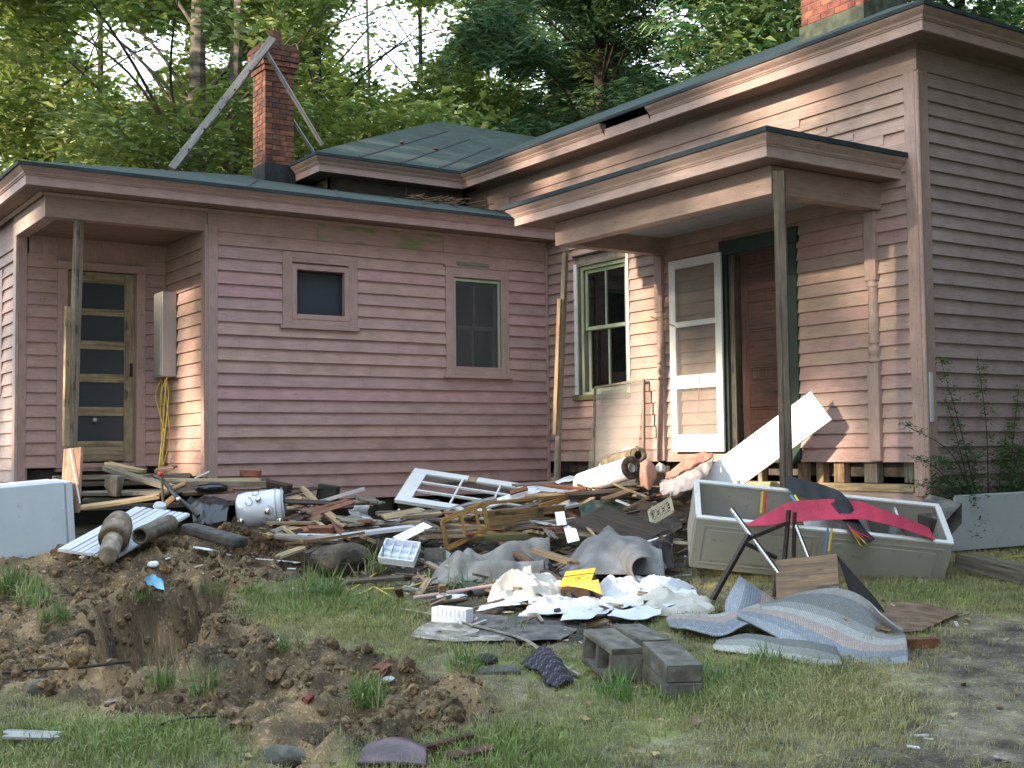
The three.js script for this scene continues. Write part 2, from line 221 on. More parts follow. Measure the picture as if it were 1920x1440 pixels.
{
  const axis = (a, b, s) => { const r = []; for (let v = a; v <= b + 1e-6; v += s) r.push(v); let q = s, v = b; while (v < 170) { q *= 1.28; v += q; r.push(v); } q = s; v = a; while (v > -170) { q *= 1.28; v -= q; r.unshift(v); } return r; };
  const xs = axis(-10.2, 1.6, 0.036), zs = axis(-1.4, 10.6, 0.036), P = [], Cc = [], U = [], I = [];
  for (const z of zs) for (const x of xs) {
    const d = dirtAt(x, z), t = trashAt(x, z), b = bareAt(x, z), near = x > -14 && x < 8 && z > -6 && z < 14;
    P.push(x, near ? H(x, z) : baseH(x, z), z); U.push(x / 1.7, z / 1.7);
    const f = fbm(x * 1.3, z * 1.3, 4, 0, 120), g = fbm(x * 5, z * 5, 4, 0, 121), k = fbm(x * 0.9 + 7, z * 0.9, 3, 0, 122);
    const ms = sstep(0.5, 0.68, fbm(x * 1.7 + 3, z * 1.7, 4, 0, 123)); let c = [lerp(0.15, 0.3, f), lerp(0.15, 0.26, f), lerp(0.08, 0.155, f)]; c = [lerp(c[0], 0.2, ms * 0.8), lerp(c[1], 0.24, ms * 0.8), lerp(c[2], 0.055, ms * 0.8)];                 // thin turf and thatch
    const dr = [lerp(0.17, 0.38, g), lerp(0.12, 0.255, g), lerp(0.065, 0.135, g)], rust = sstep(0.52, 0.72, k) * 0.8;  // turned soil, rusty clay in places
    dr[0] = lerp(dr[0], 0.31, rust * 0.7); dr[1] = lerp(dr[1], 0.18, rust * 0.7); dr[2] = lerp(dr[2], 0.075, rust * 0.7);
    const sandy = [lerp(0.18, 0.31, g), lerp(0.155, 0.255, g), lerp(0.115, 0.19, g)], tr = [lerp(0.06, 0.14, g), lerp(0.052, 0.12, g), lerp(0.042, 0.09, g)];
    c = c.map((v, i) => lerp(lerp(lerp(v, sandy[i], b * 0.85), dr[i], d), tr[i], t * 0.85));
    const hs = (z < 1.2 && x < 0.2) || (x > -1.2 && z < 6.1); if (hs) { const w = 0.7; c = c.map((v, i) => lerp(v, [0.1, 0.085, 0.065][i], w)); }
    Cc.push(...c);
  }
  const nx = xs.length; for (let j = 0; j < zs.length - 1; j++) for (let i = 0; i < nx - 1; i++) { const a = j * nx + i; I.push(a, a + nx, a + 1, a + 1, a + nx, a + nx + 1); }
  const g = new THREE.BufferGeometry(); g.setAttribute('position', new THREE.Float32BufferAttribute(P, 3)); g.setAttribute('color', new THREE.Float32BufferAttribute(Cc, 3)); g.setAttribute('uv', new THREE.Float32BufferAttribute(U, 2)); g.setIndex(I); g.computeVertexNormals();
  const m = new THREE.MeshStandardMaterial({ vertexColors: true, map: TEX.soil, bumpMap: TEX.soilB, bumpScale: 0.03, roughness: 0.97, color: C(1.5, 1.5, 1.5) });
  const o = shadowy(new THREE.Mesh(g, m)); o.name = 'ground'; o.userData.kind = 'structure'; o.userData.label = 'sloping yard of thin turf and turned soil'; scene.add(o);
}

// ---------------------------------------------------------------- the house
const house = thing('clapboard_house', 'pink clapboard house with green roofs, two brick chimneys and a stripped porch', 'house', V(0, 1.06, 0));
// siding: u runs along `dir` from `o`, n points outwards; rows are the heights of the lower edges; holes [u0, u1, y0, y1]
function siding(wall, o, dir, n, rows, u0, u1, holes, mats, wob = 1, lens = 3.6) {
  const L = u1 - u0;
  for (let r = 0; r < rows.length - 1; r++) {
    const y0 = rows[r], y1 = rows[r + 1]; let segs = [[u0, u1]];
    for (const [a, b, c, d] of holes) { const ov = Math.min(d, y1) - Math.max(c, y0); if (ov > 0.55 * (y1 - y0)) segs = segs.flatMap(([s, e]) => e <= a || s >= b ? [[s, e]] : [[s, a], [b, e]].filter(q => q[1] - q[0] > 0.02)); }
    const cut = []; for (const [s, e] of segs) { let p = s; while (e - p > lens * 1.3) { const q = p + lens * rr(0.7, 1.2); cut.push([p, q - 0.002]); p = q; } cut.push([p, e]); }
    for (const [s, e] of cut) {
      const K = Math.max(1, Math.round((e - s) / 0.45)), t0 = 0.033 + rr(-0.002, 0.003), t1 = 0.005, lap = 0.012, P = [], off = rr(-0.0025, 0.0025) * wob, ring = [];
      for (let k = 0; k <= K; k++) { const u = lerp(s, e, k / K), w = off + wob * 0.006 * (fbm(u * 1.3, y0 * 9, 2, 0, 130) - 0.5), q = wob * 0.006 * (fbm(u * 1.7 + 5, y0 * 9, 2, 0, 131) - 0.3);
        ring.push([[0, y0 + w], [t0 + q, y0 + w], [t1 + q * 0.5, y1 + lap], [0, y1 + lap]].map(([d, y]) => o.clone().addScaledVector(dir, u).addScaledVector(n, d).setY(y))); }
      const tri = (a, b, d) => P.push(a, b, d), flip = V(0, 0, 0).crossVectors(dir, V(0, 1, 0)).dot(n) < 0;
      for (let k = 0; k < K; k++) for (let m = 0; m < 3; m++) { const A = ring[k][m], B = ring[k][m + 1], D = ring[k + 1][m], E = ring[k + 1][m + 1]; tri(A, D, E); tri(A, E, B); }
      tri(ring[0][0], ring[0][1], ring[0][2]); tri(ring[0][0], ring[0][2], ring[0][3]); const z = ring[K]; tri(z[0], z[2], z[1]); tri(z[0], z[3], z[2]);
      if (flip) for (let i = 0; i < P.length; i += 3) [P[i + 1], P[i + 2]] = [P[i + 2], P[i + 1]];
      const g = new THREE.BufferGeometry(); g.setAttribute('position', new THREE.Float32BufferAttribute(P.flatMap(p => [p.x, p.y, p.z]), 3)); g.computeVertexNormals();
      part('clapboard', wall, metric(g), mats === M.pink && y0 < 1.6 && wob > 1.2 && rnd() < 0.8 ? M.grimy[r & 1] : mats[(rnd() * mats.length) | 0]);
    }
  }
}
function shell(name, o, dir, n, u0, u1, y0, y1, holes, m, th = 0.11, label) {   // the wall behind the boards, with real openings
  const s = new THREE.Shape([[u0, y0], [u1, y0], [u1, y1], [u0, y1]].map(p => new THREE.Vector2(...p)));
  for (const [a, b, c, d] of holes) s.holes.push(new THREE.Path([[a, c], [a, d], [b, d], [b, c]].map(p => new THREE.Vector2(...p))));
  const g = new THREE.ExtrudeGeometry(s, { depth: th, bevelEnabled: false }); const inn = n.clone().negate();
  const B = new THREE.Matrix4().makeBasis(dir, V(0, 1, 0), inn).setPosition(o.clone().setY(0)); if (B.determinant() < 0) { const p = g.attributes.position; g.applyMatrix4(B); const q = g.index ? g.toNonIndexed() : g; const a = q.attributes.position.array; for (let i = 0; i < a.length; i += 9) for (let k = 0; k < 3; k++) { const t = a[i + 3 + k]; a[i + 3 + k] = a[i + 6 + k]; a[i + 6 + k] = t; } q.computeVertexNormals(); return part(name, house, metric(q), m, label); }
  g.applyMatrix4(B); g.computeVertexNormals(); return part(name, house, metric(g), m, label);
}
const rowsOf = (a, b, n) => Array.from({ length: n + 1 }, (_, i) => a + (b - a) * i / n);
const DX = V(1, 0, 0), DZ = V(0, 0, 1), NX = V(-1, 0, 0), NZ = V(0, 0, 1);
const RB = -1.36;                                     // back wall of the recessed porch
// openings
const W1 = [-3.56, -2.95, 3.06, 3.58], W2 = [-1.46, -0.78, 2.43, 3.62], W3 = [0.72, 1.6, 2.17, 3.76], D1 = [3.42, 4.2, 1.36, 3.56], D2 = [-5.74, -4.97, 1.4, 3.6];
const wingRows = [0.955, 1.1, 1.242, ...rowsOf(1.384, 3.935, 18)], mainRows = [...rowsOf(1.343, 3.11, 13), ...rowsOf(3.11, 4.925, 14).slice(1)];
const wingWall = shell('wall', V(0, 0, 0), DX, NZ, -4.6, 0, 0.95, 4.2, [W1, W2], M.trimWing, 0.11, 'mauve pink clapboard wall with two small windows');
siding(wingWall, V(0, 0, 0), DX, NZ, wingRows, -4.5, -0.045, [[-3.73, -2.79, 2.93, 3.78], [-1.58, -0.65, 2.39, 3.79]], M.pink, 1.6);
const mainWall = shell('wall', V(0, 0, 0), DZ, NX, -1.9, 5.82, 1.343, 5.2, [W3, D1], M.trim, 0.11, 'salmon pink clapboard wall behind the porch');
siding(mainWall, V(0, 0, 0), DZ, NX, mainRows, 0.0, 5.7, [[0.6, 1.68, 2.1, 3.86], [3.27, 4.33, 1.3, 3.73]], M.salmon);
siding(mainWall, V(0, 0, 0), DZ, NX, rowsOf(4.4, 4.925, 4), -1.88, 0.0, [], M.salmon);
const sideWall = shell('wall', V(0, 0, 5.82), DX, NZ, 0.0, 9.2, 0.95, 5.2, [], M.trim, 0.11, 'shaded clapboard wall round the corner');
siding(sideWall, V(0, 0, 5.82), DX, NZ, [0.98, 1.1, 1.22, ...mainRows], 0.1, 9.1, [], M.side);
const recessWall = shell('wall', V(0, 0, RB), DX, NZ, -6.27, -4.6, 1.35, 4.0, [D2], M.trimWing, 0.11, 'dim clapboard wall at the back of the recessed porch');
siding(recessWall, V(0, 0, RB), DX, NZ, rowsOf(1.36, 3.74, 17), -6.19, -4.62, [[-5.86, -4.86, 1.3, 3.68]], M.pink);
const returnWall = shell('wall', V(-4.6, 0, 0), DZ, NX, RB, 0, 1.24, 4.0, [], M.trimWing, 0.11, 'narrow clapboard wall beside the recessed porch');
siding(returnWall, V(-4.6, 0, 0), DZ, NX, rowsOf(1.25, 3.9, 19), RB, -0.1, [], M.salmon);
const endWall = shell('wall', V(-6.27, 0, 0), DZ, NX, -7.5, RB, 1.2, 4.2, [[-3.4, -2.15, 2.3, 3.55]], M.trimWing, 0.11, 'clapboard end wall past the recessed porch');
siding(endWall, V(-6.27, 0, 0), DZ, NX, rowsOf(1.2, 3.95, 20), -7.4, RB - 0.1, [[-3.5, -2.05, 2.2, 3.65]], M.salmon);
// the rest of the outer shell, out of sight from the yard
for (const [a, b, c, d, e, f] of [[9.1, 9.2, 0.95, 5.2, -10, 5.7], [-2.2, 9.2, 0.95, 5.2, -10.1, -10], [-2.2, -2.1, 4.2, 5.3, -10, -1.9], [-6.27, -2.2, 1.2, 4.3, -7.6, -7.5]]) part('wall', house, span(a, b, c, d, e, f), M.trim); part('wall', house, span(-2.2, -0.12, 4.2, 5.3, -2.0, -1.9), M.eaveShadeWall, 'dark strip of wall under the rear eave');  // shade under the rear eave is put into the last wall colour
for (const [a, b, c, d, e, f] of [[0.115, 9.1, 1.2, 1.335, -9.9, 5.7], [-6.15, 0.0, 1.2, 1.33, -7.4, RB - 0.12], [-4.48, -0.0, 1.2, 1.33, RB - 0.1, -0.12]]) part('floor', house, span(a, b, c, d, e, f), M.interior);
for (const [a, b, c, d, e, f] of [[3.2, 3.3, 1.34, 5, -9.9, 5.7], [0.115, 3.2, 1.34, 5, 2.3, 2.4], [-4.4, -0.1, 1.34, 4.2, -1.75, -1.65]]) part('partition', house, span(a, b, c, d, e, f), M.interior);
part('ceiling', house, span(0.115, 9.1, 4.85, 4.9, -9.9, 5.7), M.interior);
// corner boards
const cb = (a, b, c, d, e, f, m = M.trim) => part('corner_board', house, span(a, b, c, d, e, f, 0.004), m);
cb(-0.038, 0.002, 1.03, 4.93, 5.70, 5.822); cb(-0.02, 0.11, 1.03, 4.93, 5.8225, 5.86); part('corner_bead', house, new THREE.CylinderGeometry(0.024, 0.024, 3.85, 12).translate(-0.026, 2.99, 5.846), M.trim);
cb(-4.6, -4.49, 0.95, 4.0, 0.0, 0.036, M.trimWing); cb(-4.636, -4.602, 1.24, 4.0, -0.1, 0.036, M.trimWing); cb(-0.07, -0.03, 0.95, 4.1, 0.002, 0.045, M.trimWing);
cb(-6.27, -6.185, 1.2, 4.0, RB + 0.002, RB + 0.036, M.trimWing); cb(-6.306, -6.272, 1.1, 4.0, RB - 0.1, RB + 0.036, M.palePink);
// friezes
part('frieze_board', house, span(-4.6, -3.3, 3.937, 4.16, 0.003, 0.024), M.trimWing); part('frieze_board', house, span(-3.297, -1.6, 3.937, 4.16, 0.003, 0.024), M.algae, 'frieze board with a green algae stain'); part('frieze_board', house, span(-1.597, -0.03, 3.937, 4.16, 0.003, 0.024), M.trimWing); part('frieze_board', house, span(-0.026, 0, 4.93, 5.17, -1.88, 5.82), M.trim); part('frieze_board', house, span(-0.026, 9.1, 4.935, 5.17, 5.822, 5.846), M.side[0]);
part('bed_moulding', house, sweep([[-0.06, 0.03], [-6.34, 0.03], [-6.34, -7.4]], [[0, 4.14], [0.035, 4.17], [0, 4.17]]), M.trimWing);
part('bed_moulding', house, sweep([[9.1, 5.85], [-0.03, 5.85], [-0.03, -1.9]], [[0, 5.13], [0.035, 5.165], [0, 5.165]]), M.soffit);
// cornices: flat fascia, fillets and a crown under the roof edge
const crown = y => [[-0.03, y], [0, y], [0, y + 0.09], [0.012, y + 0.092], [0.012, y + 0.104], [0.022, y + 0.106], [0.03, y + 0.125], [0.062, y + 0.155], [0.078, y + 0.175], [0.078, y + 0.19], [-0.03, y + 0.19]];
const XA = onX(1127, 237, -0.4).z, XB = onX(1212, 205, -0.4).z;
part('fascia', house, sweep([[9.5, 6.17], [-0.35, 6.17], [-0.35, XB]], crown(5.15)), M.trim); part('fascia', house, sweep([[-0.35, XB - 0.004], [-0.35, XA]], [[-0.03, 5.15], [0, 5.15], [0, 5.272], [-0.03, 5.272]]), M.trim, 'fascia stretch that has lost its crown moulding'); part('fascia', house, sweep([[-0.35, XA - 0.004], [-0.35, -1.55], [-2.53, -1.55], [-2.53, -9]], crown(5.15)), M.trim);
part('fascia', house, sweep([[-0.02, 0.37], [-6.58, 0.37], [-6.58, -7.8]], crown(4.165)), M.trimWing);
part('fascia', house, sweep([[0, 5.64], [-1.77, 5.64], [-1.77, 1.84], [-0.4, 1.84]], crown(3.955)), M.palePink);
// soffits
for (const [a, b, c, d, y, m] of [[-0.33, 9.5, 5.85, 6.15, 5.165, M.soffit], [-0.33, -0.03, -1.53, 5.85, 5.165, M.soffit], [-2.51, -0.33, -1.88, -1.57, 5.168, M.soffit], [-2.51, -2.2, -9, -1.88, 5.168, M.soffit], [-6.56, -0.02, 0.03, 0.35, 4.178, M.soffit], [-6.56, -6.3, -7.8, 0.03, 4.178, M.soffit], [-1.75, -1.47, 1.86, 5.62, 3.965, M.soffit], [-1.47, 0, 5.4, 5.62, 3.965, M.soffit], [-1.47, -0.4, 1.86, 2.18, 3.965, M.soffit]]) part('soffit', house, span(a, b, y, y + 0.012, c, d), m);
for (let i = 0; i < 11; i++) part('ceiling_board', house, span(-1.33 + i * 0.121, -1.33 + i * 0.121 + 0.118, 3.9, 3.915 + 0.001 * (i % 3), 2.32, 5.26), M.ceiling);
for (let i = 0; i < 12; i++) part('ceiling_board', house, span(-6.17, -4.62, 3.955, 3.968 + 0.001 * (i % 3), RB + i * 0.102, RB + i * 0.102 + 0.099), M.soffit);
// porch beams
for (const [a, b, c, d, e, f, m] of [[-1.47, -1.33, 3.71, 3.963, 2.18, 5.4, M.palePink], [-1.33, 0, 3.71, 3.962, 2.18, 2.32, M.trim], [-1.33, 0, 3.71, 3.962, 5.26, 5.4, M.trim], [-6.31, -4.6, 3.93, 4.176, -0.14, 0.0, M.trimWing], [-6.31, -6.17, 3.93, 4.175, RB - 0.1, -0.14, M.palePink]]) part('porch_beam', house, span(a, b, c, d, e, f, 0.006), m);
// roofs
const PR = 0.46, e0 = 5.345, hip = (x, y, z) => V(x, y, z);
function hipRoof(x0, x1, z0, z1, y, p, t, faces) {
  const w = (z1 - z0) / 2, l = (x1 - x0) / 2, R = part('roof', house, slab([hip(x0 + 0.4, y - 0.05, z0 + 0.4), hip(x1 - 0.4, y - 0.05, z0 + 0.4), hip(x1 - 0.4, y - 0.05, z1 - 0.4), hip(x0 + 0.4, y - 0.05, z1 - 0.4)], 0.02), M.interior), k = Math.min(w, l), h = y + p * k;
  const a = w <= l ? [hip(x0 + k, h, z0 + k), hip(x1 - k, h, z0 + k)] : [hip(x0 + k, h, z0 + k), hip(x0 + k, h, z1 - k)];
  const c = [hip(x0, y, z0), hip(x1, y, z0), hip(x1, y, z1), hip(x0, y, z1)];
  const f = w <= l ? [[c[0], c[1], a[1], a[0]], [c[2], c[3], a[0], a[1]], [c[3], c[0], a[0]], [c[1], c[2], a[1]]] : [[c[0], c[1], a[0]], [c[2], c[3], a[1]], [c[3], c[0], a[0], a[1]], [c[1], c[2], a[1], a[0]]];
  for (const q of f) part('roof_sheet', R, slab(q, t), M.roof);
  return R;
}
const roofA = hipRoof(-0.44, 9.6, -10, 6.26, e0 + 0.03, PR, 0.035), roofB = hipRoof(-2.62, 9.6, -10.4, -1.46, e0 + 0.032, PR, 0.035);
for (const path of [[[9.6, 6.262], [-0.442, 6.262], [-0.442, -1.456], [-2.622, -1.456], [-2.622, -9]]]) part('drip_edge', roofA, sweep(path, [[-0.03, e0 - 0.008], [0.004, e0 - 0.008], [0.004, e0 + 0.028], [-0.03, e0 + 0.028]]), M.roofEdge);
{ // lap joints of the roll roofing on the rear wing, running up with the hip
  const a0 = V(-2.62, e0 + 0.032, -1.46), dir = V(1, PR, -1);
  for (const [s, len] of [[0.62, 3.4], [1.25, 2.9], [1.85, 2.4]]) { const a = a0.clone().add(V(s + 0.02, 0.012, -0.02)), b = a.clone().addScaledVector(dir, len); part('roof_seam', roofB, bar(a, b, 0.04, 0.014, V(0, 1, 0.46), 0.004), M.seam); }
  for (const [s, l] of [[0.62, 1.45], [1.25, 1.35]]) { const p = a0.clone().add(V(s, 0.03, 0)).addScaledVector(dir, l); part('rust_patch', roofB, new THREE.IcosahedronGeometry(0.035, 1).scale(1.3, 0.5, 1).translate(p.x, p.y, p.z), M.redWood); }
}
{ const q = rngOf(91), gs = []; for (let i = 0; i < 46; i++) { const c = V(-1.5 + (q() - 0.5) * 0.9, 0, -0.35 + (q() - 0.5) * 0.5), a = q() * 6.28, l = 0.1 + 0.22 * q(); c.y = 4.372 + 0.27 * (0.46 - c.z) + 0.02 + 0.08 * q(); gs.push(tube([c, c.clone().add(V(Math.cos(a) * l / 2, 0.03 * q(), Math.sin(a) * l / 2)), c.clone().add(V(Math.cos(a) * l, 0.08 * (q() - 0.3), Math.sin(a) * l))], 0.005, 4, 4)); } part('twig_litter', house, merged(gs), M.brownWood, 'twigs and straw lodged on the wing roof'); }
{ // wing roof and porch roof
  const y = 4.372, p = 0.27, x0 = -6.67, z1 = 0.46, k = 4.3;
  const R = part('roof', house, slab([V(x0, y, z1), V(0.0, y, z1), V(0.0, y + p * 2.36, -1.9), V(-2.2, y + p * 2.36, -1.9), V(-2.2, y + p * k, z1 - k), V(x0 + k, y + p * k, z1 - k)], 0.03), M.roof);
  part('roof_sheet', R, slab([V(x0, y, z1), V(x0 + k, y + p * k, z1 - k), V(x0 + k, y + p * k, -7.9), V(x0, y, -7.9)], 0.03), M.roof);
  part('drip_edge', R, sweep([[-0.02, z1 + 0.002], [x0 - 0.002, z1 + 0.002], [x0 - 0.002, -7.9]], [[-0.03, y - 0.036], [0.004, y - 0.036], [0.004, y - 0.002], [-0.03, y - 0.002]]), M.roofEdge);
  for (const [s, l] of [[-3.2, 2.2], [-2.4, 2.0], [-1.5, 1.9], [-0.8, 1.5], [-4.3, 2.2]]) part('roof_seam', R, bar(V(s, y + 0.012, z1 - 0.05), V(s + l * 0.45, y + p * l + 0.012, z1 - l), 0.03, 0.01, V(0, 1, 0.27), 0.003), M.seam);
  const py = 4.165, pp = 0.14, A = V(-1.86, py, 5.73), B = V(-1.86, py, 1.75), Q = 1.86, C1 = V(0, py + pp * Q, 5.73 - Q), C2 = V(0, py + pp * Q, 1.75 + Q);
  const P = part('roof', house, slab([A, B, C2, C1], 0.025), M.roof, 'low porch roof');
  part('roof_sheet', P, slab([A, C1, V(0, py, 5.73)], 0.025), M.roof); part('roof_sheet', P, slab([B, C2, V(0, py, 1.75)], 0.025), M.roof);
  part('drip_edge', P, sweep([[0, 5.732], [-1.862, 5.732], [-1.862, 1.748], [-0.1, 1.748]], [[-0.03, py - 0.028], [0.006, py - 0.028], [0.006, py + 0.016], [-0.03, py + 0.016]]), M.roofEdge);
}
{ // stepped make-good pieces of siding above the porch roof
  for (const [a, b, c, d] of [[1457, 1502, 222, 252], [1505, 1553, 245, 262], [1556, 1604, 256, 275], [1606, 1660, 260, 287], [1662, 1706, 272, 300]]) { const p = onX(a, d), q = onX(b, c); part('siding_patch', mainWall, span(-0.032, -0.001, Math.min(p.y, q.y), Math.max(p.y, q.y) + 0.03, p.z, q.z, 0.003), M.palePink); }
  const p = onX(930, 385), q = onX(958, 372); part('siding_patch', mainWall, span(-0.032, -0.001, p.y - 0.06, q.y + 0.02, p.z, q.z, 0.003), M.palePink);
}
// windows
function frameOf(w, pl, [u0, u1, y0, y1], bw, m, dep = 0.035, name = 'frame') {            // four members round an opening on a wall plane
  const o = 0.001; for (const [a, b, c, d] of [[u0, u0 + bw, y0, y1], [u1 - bw, u1, y0, y1], [u0 + bw, u1 - bw, y1 - bw, y1], [u0 + bw, u1 - bw, y0, y0 + bw]]) part(name, w, pl(a, b, c, d, o, dep), m);
}
const plZ = z => (a, b, c, d, n0, n1) => span(a, b, c, d, z + n0, z + n1, 0.003), plX = x => (a, b, c, d, n0, n1) => span(x - n1, x - n0, c, d, a, b, 0.003);
{ const w = part('window', house, span(-3.555, -2.955, 3.065, 3.575, -0.07, -0.062), M.blueGlass, 'small square window with one dark pane');
  frameOf(w, plZ(0), [-3.73, -2.79, 2.93, 3.78], 0.115, M.trimWing, 0.046); frameOf(w, plZ(0), [-3.62, -2.9, 3.01, 3.64], 0.06, M.trimWing, 0.052); part('sill', w, span(-3.76, -2.77, 2.9, 2.935, 0.001, 0.06, 0.004), M.trimWing); frameOf(w, plZ(-0.06), [-3.56, -2.95, 3.06, 3.58], 0.022, M.dark, 0.02); }
function sash(w, pl, u0, u1, y0, y1, n0, m, name = 'sash') { const b = 0.045, um = (u0 + u1) / 2; for (const [a, e, c, d] of [[u0, u0 + b, y0, y1], [u1 - b, u1, y0, y1], [u0 + b, u1 - b, y1 - b, y1], [u0 + b, u1 - b, y0, y0 + b], [um - 0.014, um + 0.014, y0 + b, y1 - b]]) part(name, w, pl(a, e, c, d, n0, n0 + 0.03), m); part('pane', w, pl(u0 + b, um - 0.014, y0 + b, y1 - b, n0 + 0.012, n0 + 0.015), M.glass); part('pane', w, pl(um + 0.014, u1 - b, y0 + b, y1 - b, n0 + 0.012, n0 + 0.015), M.glass); }
{ const w = part('window', house, span(-1.455, -0.785, 2.433, 3.617, 0.012, 0.0125), M.screen, 'sash window behind a dusty insect screen');
  frameOf(w, plZ(0), [-1.58, -0.65, 2.41, 3.76], 0.12, M.trimWing, 0.042); part('head', w, span(-1.6, -0.64, 3.763, 3.8, 0.001, 0.045, 0.003), M.trimWing); part('sill', w, span(-1.62, -0.62, 2.385, 2.413, 0.001, 0.075, 0.004), M.trimWing, 'weathered window sill'); frameOf(w, plZ(0), [-1.46, -0.78, 2.43, 3.62], 0.028, M.paleGreen, 0.028, 'screen_frame');
  part('bottom_rail', w, span(-1.44, -0.8, 2.44, 2.49, 0.002, 0.026, 0.003), M.paleGreen); sash(w, plZ(0), -1.45, -0.79, 3.0, 3.61, -0.07, M.paleGreen); sash(w, plZ(0), -1.45, -0.79, 2.44, 3.04, -0.105, M.paleGreen); part('peeled_strip', w, span(-1.42, -0.95, 3.78, 3.835, 0.02, 0.05, 0.003), M.grey); part('peeled_strip', w, span(-0.9, -0.78, 3.79, 3.82, 0.02, 0.03, 0.003), M.whiteGrey); }
{ const w = part('window', house, span(0.115, 0.12, 2.2, 2.21, 0.75, 1.6), M.paleGreen, 'tall green sash window stripped of its casing');
  frameOf(w, plX(0.01), [0.7, 1.62, 2.15, 3.78], 0.05, M.paleGreen, 0.012); sash(w, plX(0), 0.75, 1.57, 2.97, 3.73, -0.06, M.paleGreen); sash(w, plX(0), 0.75, 1.57, 2.2, 3.01, -0.1, M.paleGreen);
  part('head', w, span(-0.035, 0, 3.78, 3.9, 0.66, 1.66, 0.004), M.grey); part('head', w, span(-0.06, 0, 3.9, 3.925, 0.6, 1.7, 0.004), M.dark); part('sill', w, span(-0.07, 0.02, 2.1, 2.16, 0.58, 1.66, 0.005), M.mossWood);
  part('casing_strip', w, span(-0.036, -0.002, 2.17, 3.82, 0.59, 0.655, 0.006), M.white, 'bare white edge strip'); part('casing_strip', w, span(-0.036, -0.002, 2.15, 3.84, 1.625, 1.675, 0.006), M.white, 'bare white edge strip'); part('jamb', w, span(-0.02, 0.05, 2.17, 3.78, 0.658, 0.7, 0.004), M.mossWood); }
{ const w = part('window', house, span(-6.262, -6.258, 2.33, 3.52, -3.37, -2.18), M.blueGlass, 'window in the end wall'); frameOf(w, plX(-6.27), [-3.5, -2.05, 2.2, 3.65], 0.12, M.trimWing, 0.034); part('meeting_rail', w, span(-6.285, -6.265, 2.9, 2.94, -3.38, -2.17), M.trimWing); }
// doors
{ const d = part('door', house, span(0.03, 0.07, 1.37, 3.55, 3.48, 4.19), M.brownDoor, 'brown wooden front door with stacked panels');
  for (let i = 0; i < 5; i++) { const y = 1.5 + i * 0.41; part('door_panel', d, span(0.014, 0.0295, y, y + 0.29, 3.6, 4.08, 0.012), M.brownDoor); for (const [a, b, c, e] of [[3.575, 3.598, y - 0.02, y + 0.31], [4.082, 4.105, y - 0.02, y + 0.31], [3.598, 4.082, y + 0.292, y + 0.31], [3.598, 4.082, y - 0.02, y - 0.002]]) part('panel_moulding', d, span(0.018, 0.0295, c, e, a, b), M.brownDoor); }
  const f = part('door_casing', house, span(-0.055, -0.001, 3.56, 3.72, 3.24, 4.36, 0.004), M.green, 'dark green door casing'); part('casing_board', f, span(-0.046, -0.001, 1.36, 3.558, 4.2, 4.335, 0.004), M.green); part('casing_board', f, span(-0.044, -0.001, 1.36, 3.558, 3.265, 3.34, 0.004), M.green); part('jamb', f, span(-0.02, 0.09, 1.36, 3.558, 3.36, 3.43, 0.004), M.greyDark); part('threshold', f, span(-0.08, 0.06, 1.33, 1.358, 3.3, 4.3, 0.004), M.green);
  // the white screen door swung back flat against the wall
  const s = part('screen_door', house, span(-0.088, -0.084, 1.62, 2.17, 2.57, 3.21), M.screenThin, 'white screen door swung back against the wall'); const z0 = 2.47, z1 = 3.31, a = -0.1, b = -0.072;
  for (const q of [[1.45, 3.6, z0, z0 + 0.1], [1.45, 3.6, z1 - 0.1, z1], [3.5, 3.6, z0 + 0.1, z1 - 0.1], [1.45, 1.64, z0 + 0.1, z1 - 0.1], [2.15, 2.3, z0 + 0.1, z1 - 0.1], [2.84, 2.9, z0 + 0.1, z1 - 0.1]]) part('door_rail', s, span(a, b, q[0], q[1], q[2], q[3], 0.004), M.white);
  part('door_screen', s, span(-0.088, -0.084, 2.3, 2.84, z0 + 0.1, z1 - 0.1), M.screenThin); part('door_screen', s, span(-0.088, -0.084, 2.9, 3.5, z0 + 0.1, z1 - 0.1), M.screenThin); part('door_pull', s, bar(V(-0.1, 2.86, 2.56), V(-0.28, 2.98, 2.36), 0.02, 0.012), M.yellowWood); part('hanging_cord', s, tube([V(-0.11, 2.28, 2.95), V(-0.13, 2.1, 2.97), V(-0.12, 1.8, 2.94)], 0.004, 5), M.yellowWood); }
